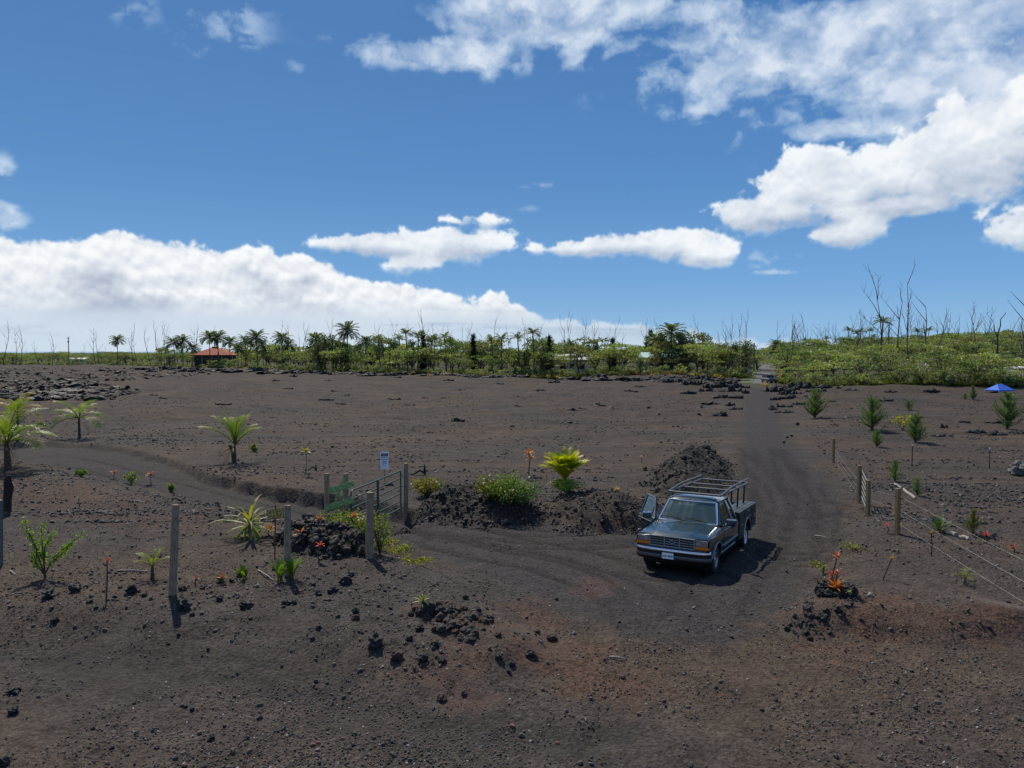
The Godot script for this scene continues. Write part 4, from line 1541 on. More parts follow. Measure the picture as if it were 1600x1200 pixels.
func proto(called: String, category: String, pair: Array, leafmat: Material, wood := "trunk", crown := "crown") -> Node3D:
	var o := Node3D.new()
	o.name = called
	o.set_meta("base", called)
	o.set_meta("category", category)
	part((pair[0] as MB).mesh(), wood, M.bark, o)
	if pair.size() > 1 and (pair[1] as MB).v.size() > 0:
		part((pair[1] as MB).mesh(), crown, leafmat, o)
	return o

# ---------------------------------------------------------------- trees beyond the field
func edge_depth(px: float) -> float:
	# how far the field reaches in each column before the scrub begins
	var e := [[-200, 342], [0, 342], [200, 335], [330, 282], [480, 226], [640, 196], [800, 180], [1000, 171], [1165, 163], [1213, 146], [1300, 132], [1450, 124], [1600, 122], [1800, 122]]
	for i in e.size() - 1:
		if px <= e[i + 1][0]:
			return lerpf(e[i][1], e[i + 1][1], (px - e[i][0]) / float(e[i + 1][0] - e[i][0]))
	return 122.0

func place(src: Node3D, px: float, d: float, h: float, base_h: float, label: String, group: String, wide := 1.0) -> Node3D:
	var p := on(px, d)
	var s := h / base_h
	var o := copy_of(src, p, rr(0, TAU), Vector3(s * wide, s, s * wide), label, group)
	o.remove_meta("base")
	return o

func wood_mass(called: String, label: String, src: Node3D, spots: Array) -> void:
	var root := Node3D.new()
	root.name = numbered(called)
	add_child(root)
	tag(root, label, "woodland", "", "stuff")
	for ch in src.get_children():
		var mm := MultiMesh.new()
		mm.transform_format = MultiMesh.TRANSFORM_3D
		mm.mesh = ch.mesh
		mm.instance_count = spots.size()
		for i in spots.size():
			mm.set_instance_transform(i, spots[i])
		var o := MultiMeshInstance3D.new()
		o.name = "trunks" if ch.name == "trunk" else "crowns"
		o.multimesh = mm
		o.material_override = ch.material_override
		o.set_meta("kind", "stuff")
		root.add_child(o)

func coco_label(px: float) -> String:
	if px < 200.0:
		return "lone coconut palm in the pale scrub behind the lava flow"
	if px < 305.0:
		return "coconut palm beside the dark tree next to the red roofed house"
	if px < 375.0:
		return "coconut palm standing close behind the red roofed house"
	if px < 395.0:
		return "coconut palm just past the red roofed house, shorter than the big one"
	if px < 408.0:
		return "big dark coconut palm with the fullest crown past the red roofed house"
	if px < 460.0:
		return "coconut palm between the fullest crowned palm and the tall dark clump"
	if px < 500.0:
		return "short coconut palm in front of the tall dark clump of trees"
	if px < 560.0:
		return "tallest coconut palm, rising beside the tall dark clump of trees"
	if px < 600.0:
		return "coconut palm between the tall dark clump and the slender palms"
	if px < 1040.0:
		return "coconut palm beside the narrow pines left of the road"
	if px < 1100.0:
		return "tall coconut palm among the leafy trees left of the road"
	return "bushy palm beside the far end of the paved road"

func slender_label(px: float) -> String:
	if px < 620.0:
		return "slender tufted palm next to the last coconut palms beyond the field"
	if px < 700.0:
		return "slender tufted palm in the row around the narrow pine"
	if px < 800.0:
		return "slender tufted palm behind the dense bright scrub"
	if px < 825.0:
		return "slender tufted palm with a dark leafy tree at its foot"
	if px < 850.0:
		return "tallest slender palm among the dark leafy trees beyond the field"
	if px < 1200.0:
		return "short slender palm beside the half hidden pale house"
	if px < 1310.0:
		return "slender palm at the low end of the rise near the road"
	if px < 1370.0:
		return "slender palm in the cluster before the tallest bare trees"
	if px < 1400.0:
		return "tallest slender palm on the rise, beside the bare trees"
	return "slender palm on the rise past the tallest bare trees"

func build_forest() -> void:
	rng.seed = 501
	var light := Color(0.25, 0.282, 0.105)
	var mid := Color(0.175, 0.215, 0.09)
	var dark := Color(0.07, 0.105, 0.045)
	var ft := []
	for i in 8:
		ft.append(proto("feathery_tree", "tree", feather_tree(6.0, 6.4 + i * 0.4, 10 + i, [light, light, mid, Color(0.13, 0.172, 0.07), light * 1.1, Color(0.19, 0.19, 0.085), Color(0.155, 0.2, 0.075), Color(0.185, 0.205, 0.085)][i]), M.leaf_far))
	var dt := []
	for i in 3:
		dt.append(proto("dense_tree", "tree", dense_tree(10.0, 5.5, 40, [dark, Color(0.045, 0.075, 0.025), dark][i], 0.2), M.leaf_far))
	var bush := []
	for i in 3:
		bush.append(proto("scrub_bush", "bush", dense_tree(3.0, 4.2, 14, [mid, light, Color(0.16, 0.18, 0.07)][i], 0.1), M.leaf_far, "stem", "foliage"))
	var cp := []
	for i in 3:
		cp.append(proto("coconut_palm", "palm", far_palm(9.0, 3.6, 26, [Color(0.06, 0.095, 0.035), Color(0.08, 0.115, 0.04), Color(0.05, 0.08, 0.04)][i]), M.leaf_far))
	var rp := []
	for i in 3:
		rp.append(proto("slender_palm", "palm", far_palm(10.0, 2.3, 13, [Color(0.085, 0.12, 0.045), Color(0.07, 0.1, 0.04), Color(0.09, 0.125, 0.045)][i], true), M.leaf_far))
	var dd := []
	for i in 6:
		var mb := MB.new()
		mb.col = Color(0.16, 0.145, 0.13)
		dead_wood(mb, Vector3(0, -0.5, 0), Vector3(rr(-0.06, 0.06), 1, rr(-0.06, 0.06)).normalized(), 12.0, 0.15, [2, 2, 1, 2, 1, 2][i])
		dd.append(proto("dead_tree", "dead tree", [mb], null))
	var pines := []
	for i in 2:
		var st := MB.new()
		var lf := MB.new()
		needle_bush(st, lf, 3.2, 11.0, 110, Color(0.03, 0.05, 0.025), 0.15)
		pines.append(proto("column_pine", "tree", [st, lf], M.leaf_far))
	# front rows, left and middle of the road
	var g1 := "feathery trees along the far edge of the field"
	var px := -40.0
	while px < 1160.0:
		var e := edge_depth(px)
		var h := lerpf(3.4, 8.6, pow(rng.randf(), 0.8)) if px > 230.0 else rr(3.6, 5.6)
		if px > 300.0 and px < 400.0:
			h = rr(2.6, 3.6)
		place(ft[rng.randi() % 8], px, e * rr(1.01, 1.06), h, 6.0, "light green feathery tree at the far edge of the cinder field", g1, rr(0.85, 1.2))
		px += rr(0.7, 1.5) * 3.9 / e * F
	px = -40.0
	while px < 1165.0:
		var e := edge_depth(px)
		place(ft[rng.randi() % 8], px, e * rr(1.08, 1.2), rr(6.6, 10.0) if px > 400.0 else rr(4.4, 7.0), 6.0, "light green feathery tree standing behind the field's edge trees", "feathery trees in the second row", rr(0.9, 1.3))
		px += rr(0.7, 1.7) * 4.6 / e * F
	# slim taller trees standing out of the scrub
	for k in 46:
		px = rr(240, 1160)
		place(ft[rng.randi() % 8] if k % 3 > 0 else dt[rng.randi() % 3], px, edge_depth(px) * rr(1.05, 1.2), rr(8.0, 11.5) * (1.0 if k % 3 > 0 else 0.85), 6.0 if k % 3 > 0 else 10.0, "slim tree standing up out of the scrub beyond the field", "slim trees in the scrub", rr(0.42, 0.6) if k % 3 > 0 else 0.6)
	# low bushes before them
	px = -30.0
	while px < 1600.0:
		if px < 1168.0 or px > 1215.0:
			var e := edge_depth(px)
			place(bush[rng.randi() % 3], px, e * rr(0.985, 1.02), rr(0.8, 2.6), 3.0, "low scrubby bush before the trees at the field's edge", "low bushes along the field's edge", rr(0.8, 1.4))
		px += rr(6, 13)
	# the right side, row behind row up the rise
	for row in 5:
		px = 1225.0 + row * 2.0
		while px < 1640.0:
			if px < 1242.0 and row < 2:
				px += 4.0
				continue
			var d: float = edge_depth(px) * [1.03, 1.14, 1.3, 1.52, 1.8][row] * rr(0.97, 1.03)
			place(ft[rng.randi() % 8] if rng.randf() < 0.86 else bush[rng.randi() % 3], px, d, rr(3.2, 7.4), 6.0 if rng.randf() < 2.0 else 3.0, ["light green feathery tree at the edge of the field right of the road", "green feathery tree in the second row right of the road", "green feathery tree in the third row right of the road", "green tree part way up the rise right of the road", "green tree high on the rise right of the road"][row], "trees right of the road, row %d" % (row + 1), rr(0.9, 1.3))
			px += rr(0.75, 1.3) * 4.6 / d * F
	# tall dense trees
	for q in [[497, 224, 9.5], [508, 230, 11.5], [520, 228, 11.0], [532, 231, 10.0], [541, 226, 8.5], [484, 236, 8.0]]:
		place(dt[rng.randi() % 3], q[0], q[1], q[2], 10.0, "tall dark green tree in the clump beside the coconut palms", "clump of tall dark trees", 0.8)
	for q in [[1062, 176, 9.4], [1072, 178, 9.8], [1045, 182, 7.5]]:
		place(dt[rng.randi() % 3], q[0], q[1], q[2], 10.0, "tall leafy tree standing above the scrub left of the road", "tall trees left of the road", 0.85)
	place(dt[0], 1166, 180, 8.2, 10.0, "dark green broad crowned tree beside the paved road", "", 1.0)
	place(dt[1], 1160, 165, 6.0, 10.0, "grey green rounded tree beside the road's end", "", 1.35)
	place(dt[2], 197, 330, 4.6, 10.0, "round dark bushy tree in the pale scrub", "", 1.6)
	place(dt[2], 1000, 168, 3.6, 10.0, "small dark round tree before the feathery trees", "", 1.3)
	place(dt[0], 1128, 190, 7.0, 10.0, "dark rounded tree behind the scrub left of the road", "", 1.2)
	place(dt[1], 265, 300, 5.5, 10.0, "dark green tree beside the red roofed house", "", 1.5)
	for q in [[846, 178, 6.5], [820, 184, 7.0], [857, 185, 7.5]]:
		place(dt[rng.randi() % 3], q[0], q[1], q[2], 10.0, "dark leafy tree among the slender palms", "dark trees among the slender palms", 0.8)
	for q in [[1530, 150, 4.6], [1500, 160, 4.4]]:
		place(dt[1], q[0], q[1], q[2], 10.0, "brownish rounded tree behind the blue canopy", "brown trees by the canopy", 1.3)
	# palms: column, row of the crown, distance
	for q in [[184, 533, 335], [274, 537, 290], [286, 534, 288], [328, 529, 285], [341, 529, 282], [360, 536, 290], [383, 535, 262], [403, 529, 240], [441, 530, 250], [492, 531, 240], [544, 520, 226], [572, 536, 236], [1028, 533, 184], [1049, 522, 180], [1213, 540, 205], [1222, 545, 215], [450, 540, 262], [412, 540, 262], [372, 546, 252], [300, 545, 290], [1205, 549, 245]]:
		var top := row_y(q[1], q[2])
		place(cp[rng.randi() % 3], q[0], q[2], maxf(top - hgt((q[0] - 800.0) / F * q[2], -q[2]), 2.5), 9.0, coco_label(q[0]), "coconut palms beyond the field", clampf(1.5 - (top - 2.0) / 18.0, 0.85, 1.5))
	for q in [[594, 531, 205], [609, 537, 202], [623, 531, 205], [637, 523, 201], [653, 526, 204], [673, 531, 206], [678, 532, 203], [697, 528, 199], [771, 533, 190], [784, 531, 188], [811, 530, 187], [835, 523, 184], [892, 538, 180], [645, 540, 198], [660, 545, 210], [1259, 533, 260], [1323, 517, 250], [1336, 522, 246], [1345, 519, 250], [1356, 518, 256], [1376, 505, 200], [1366, 527, 230], [1435, 519, 225], [1449, 517, 228], [1487, 526, 235], [1504, 536, 225], [1410, 530, 250], [1290, 530, 260], [1275, 534, 265]]:
		var top := row_y(q[1], q[2])
		place(rp[rng.randi() % 3], q[0], q[2], maxf(top - hgt((q[0] - 800.0) / F * q[2], -q[2]), 2.5), 10.0, slender_label(q[0]), "slender palms beyond the field" if q[0] < 1200 else "slender palms on the rise", 1.25)
	# pines
	for q in [[661, 515, 205, 0.7], [740, 521, 195, 0.9], [858, 522, 186, 0.8], [957, 527, 195, 0.9], [1016, 514, 190, 0.8], [1010, 525, 192, 0.8]]:
		var top := row_y(q[1], q[2])
		place(pines[rng.randi() % 2], q[0], q[2], top - hgt((q[0] - 800.0) / F * q[2], -q[2]), 11.0, "narrow dark pine rising above the scrub", "narrow pines", q[3])
	# dead trees
	for q in [[4, 513, 330], [24, 522, 340], [33, 523, 345], [60, 538, 340], [82, 531, 340], [150, 521, 330], [155, 530, 335], [208, 521, 320], [215, 530, 330], [236, 521, 310], [244, 519, 310], [252, 524, 312], [262, 521, 315], [302, 519, 290], [308, 521, 295], [346, 516, 290], [449, 514, 270], [456, 518, 270], [468, 513, 265], [478, 521, 260], [590, 525, 215], [602, 513, 215], [565, 530, 220], [671, 501, 210], [668, 520, 212], [725, 525, 205], [750, 522, 200], [880, 516, 190], [896, 513, 188], [911, 510, 186], [930, 525, 192], [830, 520, 195], [850, 528, 195], [965, 530, 190], [1088, 514, 190], [1100, 528, 195], [1127, 524, 190], [1132, 521, 195], [1141, 523, 190], [1155, 513, 185], [1110, 530, 200], [1120, 533, 205]]:
		var top := row_y(q[1], q[2])
		place(dd[rng.randi_range(1, 5)], q[0], q[2], top - hgt((q[0] - 800.0) / F * q[2], -q[2]), 12.0, "thin bare dead tree standing above the scrub beyond the field", "dead trees beyond the field", 0.95)
	for q in [[1240, 521, 260], [1265, 516, 250], [1275, 511, 250], [1290, 516, 255], [1300, 521, 255], [1230, 528, 265], [1250, 524, 270], [1311, 525, 260], [1373, 463, 190], [1400, 467, 185], [1448, 471, 188], [1460, 505, 230], [1475, 506, 235], [1492, 515, 240], [1510, 512, 245], [1530, 490, 170], [1540, 516, 240], [1580, 511, 240], [1590, 507, 230], [1601, 468, 170], [1420, 500, 230], [1390, 505, 230], [1330, 525, 262], [1350, 527, 265], [1317, 528, 270], [1430, 512, 250], [1520, 517, 250], [1565, 514, 250], [1550, 520, 255], [1610, 505, 240], [1440, 520, 260], [1500, 521, 262], [1282, 522, 270], [1257, 530, 275]]:
		var top := row_y(q[1], q[2])
		place(dd[rng.randi_range(1, 5)], q[0], q[2], top - hgt((q[0] - 800.0) / F * q[2], -q[2]), 12.0, "thin bare dead tree standing on the rise right of the road", "dead trees on the rise", 1.2)
	for k in 70:
		px = rr(0, 1165)
		var dd0 := edge_depth(px) * rr(1.1, 1.35)
		place(dd[rng.randi_range(1, 5)], px, dd0, rr(7.0, 12.0) * (0.72 if px < 450.0 else 1.0), 12.0, "thin bare dead tree standing above the scrub beyond the field", "dead trees beyond the field", 0.9)
	for k in 50:
		px = rr(1215, 1610)
		place(dd[rng.randi_range(1, 5)], px, rr(170, 270), rr(7.0, 12.0), 12.0, "thin bare dead tree standing on the rise right of the road", "dead trees on the rise", 1.1)
	var tb := row_y(438, 165)
	place(dd[0], 1413, 165, tb - on(1413, 165).y, 12.0, "tallest dead tree, many branched, on the rise right of the road", "", 0.8)
	place(dd[3], 1420, 150, row_y(505, 150) - on(1420, 150).y, 12.0, "broken blackened dead trunk before the tallest dead tree", "", 1.2)
	var fk := MB.new()
	fk.col = Color(0.09, 0.08, 0.075)
	var fp := on(1557, 160)
	var fh := row_y(487, 160) - fp.y
	fk.tube([Vector3(0, -0.4, 0), Vector3(0.1, fh * 0.45, 0), Vector3(0, fh * 0.62, 0), Vector3(0.6, fh * 0.78, 0), Vector3(0.5, fh * 0.88, 0.1), Vector3(1.6, fh * 0.97, 0), Vector3(1.5, fh, 0)], [0.24, 0.2, 0.16, 0.12, 0.09, 0.07, 0.03], 6)
	fk.tube([Vector3(0, fh * 0.6, 0), Vector3(-0.6, fh * 0.7, 0), Vector3(-0.75, fh * 0.8, 0)], [0.14, 0.1, 0.05], 6)
	var fko := thing("dead_tree", "black forked dead tree with a crooked limb near the blue canopy", "dead tree", fp)
	part(fk.mesh(), "trunk", M.bark, fko)
	# woodland that reads as one mass behind all of these
	for i in 3:
		var spots := []
		for k in 520:
			var d := 190.0 + 900.0 * pow(rng.randf(), 1.8)
			var col := rr(-150.0, 1750.0)
			if d < edge_depth(col) * 1.18:
				continue
			if absf(col - 1200.0) < 15.0 and d < 290.0:
				continue
			if absf(col - 337.0) < 40.0 and d < 330.0:
				continue
			var p := on(col, d)
			var s := rr(0.65, 1.05) * (0.85 if col < 300.0 else 1.0)
			spots.append(Transform3D(Basis(Vector3.UP, rr(0, TAU)).scaled(Vector3(s * rr(0.9, 1.7), s * rr(0.8, 1.3), s * rr(0.9, 1.7))), p))
		wood_mass("woodland", ["light green feathery woodland stretching away to the horizon", "mixed green woodland stretching away to the horizon", "mid green woodland stretching away behind the field"][i], ft[[0, 2, 4][i]], spots)
	# grass along the field's far edge, left
	var gm := MultiMesh.new()
	gm.transform_format = MultiMesh.TRANSFORM_3D
	gm.use_colors = true
	var tuft := MB.new()
	for k in 14:
		strap(tuft, Vector3(rr(-0.1, 0.1), 0, rr(-0.1, 0.1)), rr(0, TAU), rr(0.5, 1.0), 0.08, rr(0.9, 1.5), rr(0.3, 1.0), Color(1, 1, 1), 2)
	gm.mesh = tuft.mesh()
	var gs := []
	for k in 4200:
		var col := rr(-60, 1660)
		if k % 3 == 0:
			col = rr(-60, 420)
		var e := edge_depth(col)
		var d := e * (rr(0.985, 1.06) if col > 230.0 else rr(0.99, 1.35))
		if absf(col - 1195.0) < 20.0:
			d = rr(142, 250)
			if absf(col - (1188.0 + (d - 140.0) * 0.12)) < 2000.0 / d + 3.0:
				continue
		var s := rr(0.7, 1.6)
		var warm := rng.randf()
		gs.append([Transform3D(Basis(Vector3.UP, rr(0, TAU)).scaled(Vector3(s * 1.6, s, s * 1.6)), on(col, d)), Color(0.09, 0.12, 0.03).lerp(Color(0.16, 0.15, 0.05), warm)])
	gm.instance_count = gs.size()
	for i in gs.size():
		gm.set_instance_transform(i, gs[i][0])
		gm.set_instance_color(i, gs[i][1])
	var go := MultiMeshInstance3D.new()
	go.name = "grass"
	go.multimesh = gm
	go.material_override = M.leaf_far
	add_child(go)
	tag(go, "rough grass growing under the trees beyond the field", "grass", "", "stuff")
	# bright plants at the far edge of the field
	for q in [[590, 580, "yellow"], [870, 596, "yellow"], [855, 594, "yellow"], [1018, 591, "yellow"], [1025, 590, "yellow"], [1080, 591, "yellow"], [1098, 592, "yellow"], [1117, 593, "yellow"], [1125, 595, "yellow"], [1142, 589, "red"], [988, 586, "red"], [1060, 588, "red"], [1150, 590, "yellow"], [645, 586, "yellow"], [672, 592, "yellow"], [752, 588, "yellow"], [690, 590, "yellow"], [1195, 610, "yellow"], [1040, 588, "red"], [384, 579, "yellow"]]:
		var p := at(q[0], q[1])
		p.y += 0.3
		var cs := [Color(0.32, 0.27, 0.05), Color(0.22, 0.25, 0.05)] if q[2] == "yellow" else [Color(0.28, 0.05, 0.03), Color(0.25, 0.09, 0.04)]
		rosette("garden_plant", ("bright yellow leafy plant on the lava ridge before the trees" if q[2] == "yellow" else "red leafy plant on the lava ridge before the trees"), "plant", p, [Vector3(0, 0.4, 0), Vector3(0.3, 0.2, 0.2)], 8, 0.75, 0.2, cs, true, q[2] + " plants on the lava ridge")
	for lst in [ft, dt, bush, cp, rp, dd, pines]:
		for q in lst:
			q.free()

# ---------------------------------------------------------------- the pickup truck
# own axes: z forward, y up, x to the driver's side; the origin is on the ground under the front axle
func side_x(y: float) -> float:
	var t := [[0.40, 0.90], [0.50, 0.945], [0.62, 0.97], [0.80, 0.985], [0.98, 0.985], [1.08, 0.968], [1.17, 0.935]]
	for i in t.size() - 1:
		if y <= t[i + 1][0]:
			return lerpf(t[i][1], t[i + 1][1], clampf((y - t[i][0]) / (t[i + 1][0] - t[i][0]), 0.0, 1.0))
	return 0.935

func belt(z: float) -> float:
	return lerpf(1.03, 1.15, clampf((0.8 - z) / 1.35, 0.0, 1.0))

func side_sheet(mb: MB, s: float, z0: float, z1: float, n: int, bottom: Callable, off := 0.0) -> void:
	var rows := 8
	var p := PackedVector3Array()
	for i in n + 1:
		var z := lerpf(z0, z1, float(i) / n)
		var b: float = bottom.call(z)
		var t := belt(z)
		for j in rows:
			var y := lerpf(b, t, float(j) / (rows - 1))
			p.append(Vector3(s * (side_x(y) + off - (0.03 * pow(clampf((z - 0.6) / 0.25, 0.0, 1.0), 2.0))), y, z))
	mb.sheet(p, n + 1, rows, s < 0.0)

func tyre(parent: Node3D, pos: Vector3, s: float, bright: bool) -> void:
	var ax := Transform3D(Basis(Vector3(0, 0, 1), -s * PI / 2.0), pos)
	var w := MB.new()
	w.lathe([Vector2(0.20, -0.10), Vector2(0.27, -0.118), Vector2(0.345, -0.112), Vector2(0.37, -0.08), Vector2(0.374, 0.0), Vector2(0.37, 0.08), Vector2(0.345, 0.112), Vector2(0.27, 0.118), Vector2(0.205, 0.095), Vector2(0.2, -0.1)], 28, ax)
	for k in 40:
		var a := TAU * k / 40.0
		var q := ax * Transform3D(Basis(Vector3.UP, -a), Vector3(cos(a), 0, sin(a)) * 0.374)
		w.box(q, Vector3(0.018, 0.17, 0.03), 0.003)
	var o := part(w.mesh(), "wheel", M.rubber, parent)
	var r := MB.new()
	r.lathe([Vector2(0.205, 0.098), Vector2(0.195, 0.105), Vector2(0.185, 0.085), Vector2(0.175, 0.055), Vector2(0.10, 0.05), Vector2(0.075, 0.075), Vector2(0.05, 0.10), Vector2(0.0, 0.104)], 24, ax)
	part(r.mesh(), "rim", M.trim if not bright else M.white_plastic, o)
	var h := MB.new()
	for k in 8:
		var a := TAU * (k + 0.5) / 8.0
		h.box(ax * Transform3D(Basis(Vector3.UP, -a), Vector3(cos(a), 0, sin(a)) * 0.14 + Vector3(0, 0.058, 0)), Vector3(0.045, 0.012, 0.028), 0.004)
	part(h.mesh(), "rim_slots", M.black, o)

# a door hinged at its front edge; own origin at the hinge, z runs forward
func truck_door(parent: Node3D, s: float, open: float) -> void:
	var hinge := Vector3(s * 0.0, 0.0, -0.62)
	var len := 1.10
	var d := MB.new()
	var rows := 8
	for layer in 2:
		var p := PackedVector3Array()
		for i in 6:
			var z := -len * i / 5.0
			for j in rows:
				var y := lerpf(0.47, 1.15, float(j) / (rows - 1))
				p.append(Vector3(s * (side_x(y) - 0.97 - 0.075 * layer), y, z))
		d.sheet(p, 6, rows, (s < 0.0) != (layer == 1))
	# edges
	for z in [0.0, -len]:
		for j in rows - 1:
			var ya := lerpf(0.47, 1.15, float(j) / (rows - 1))
			var yb := lerpf(0.47, 1.15, float(j + 1) / (rows - 1))
			d.quad(Vector3(s * (side_x(ya) - 0.97), ya, z), Vector3(s * (side_x(yb) - 0.97), yb, z), Vector3(s * (side_x(yb) - 1.045), yb, z), Vector3(s * (side_x(ya) - 1.045), ya, z))
	d.quad(Vector3(s * (side_x(1.15) - 0.97), 1.15, 0), Vector3(s * (side_x(1.15) - 0.97), 1.15, -len), Vector3(s * (side_x(1.15) - 1.045), 1.15, -len), Vector3(s * (side_x(1.15) - 1.045), 1.15, 0))
	d.quad(Vector3(s * (side_x(0.47) - 0.97), 0.47, 0), Vector3(s * (side_x(0.47) - 0.97), 0.47, -len), Vector3(s * (side_x(0.47) - 1.045), 0.47, -len), Vector3(s * (side_x(0.47) - 1.045), 0.47, 0))
	# window frame
	var x0 := s * -0.065
	var x1 := s * -0.275
	var a := Vector3(x0, 1.15, -0.06)
	var b := Vector3(x1, 1.68, -0.50)
	var c := Vector3(x1, 1.69, -len + 0.03)
	var e := Vector3(x0, 1.15, -len + 0.03)
	for seg in [[a, b], [b, c], [c, e]]:
		d.beam(seg[0], seg[1], 0.05, 0.05, Vector3(s, 0.3, 0.01), 0.01)
	d.beam(Vector3(x0, 1.15, -0.36), Vector3(x0 * 0.45 + x1 * 0.55, 1.46, -0.36), 0.03, 0.03, Vector3(s, 0.3, 0.01), 0.005)
	var door := part(d.mesh(), "door", M.paint, parent)
	door.position = hinge + Vector3(s * 0.975, 0, 0)
	door.rotation.y = -s * open
	if open > 0.1:
		door.set_meta("label", "teal front door standing open")
	var g := MB.new()
	g.quad(a, e, c, b)
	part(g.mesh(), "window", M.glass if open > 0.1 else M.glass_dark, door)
	var t := MB.new()
	t.beam(Vector3(s * 0.02, 0.66, -0.01), Vector3(s * 0.02, 0.66, -len + 0.01), 0.05, 0.02)
	t.beam(Vector3(s * 0.012, 1.045, -0.01), Vector3(s * 0.012, 1.045, -len + 0.01), 0.022, 0.016)
	part(t.mesh(), "moulding", M.trim, door)
	var h := MB.new()
	h.bx(Vector3(s * 0.018, 0.97, -len + 0.16), Vector3(0.03, 0.05, 0.16), 0.008)
	part(h.mesh(), "handle", M.black, door)
	# mirror
	var k := MB.new()
	k.bx(Vector3(s * 0.17, 1.25, -0.10), Vector3(0.25, 0.17, 0.09), 0.035)
	k.rod(Vector3(s * -0.02, 1.14, -0.12), Vector3(s * 0.12, 1.20, -0.10), 0.02)
	var mi := part(k.mesh(), "mirror", M.paint, door)
	var mt := MB.new()
	mt.bx(Vector3(s * 0.17, 1.325, -0.10), Vector3(0.255, 0.05, 0.10), 0.02)
	part(mt.mesh(), "mirror_cap", M.chrome, mi)
	if open > 0.1:
		var ins := MB.new()
		ins.bx(Vector3(s * -0.09, 0.82, -len * 0.5), Vector3(0.02, 0.5, len * 0.86), 0.008)
		part(ins.mesh(), "inner_panel", M.cloth_dark, door)

func text_mesh(txt: String, size: float, depth := 0.004) -> TextMesh:
	var t := TextMesh.new()
	t.text = txt
	var f := SystemFont.new()
	f.font_names = PackedStringArray(["Droid Sans"])
	f.font_weight = 700
	t.font = f
	t.font_size = 32
	t.pixel_size = size / 32.0
	t.depth = depth
	return t

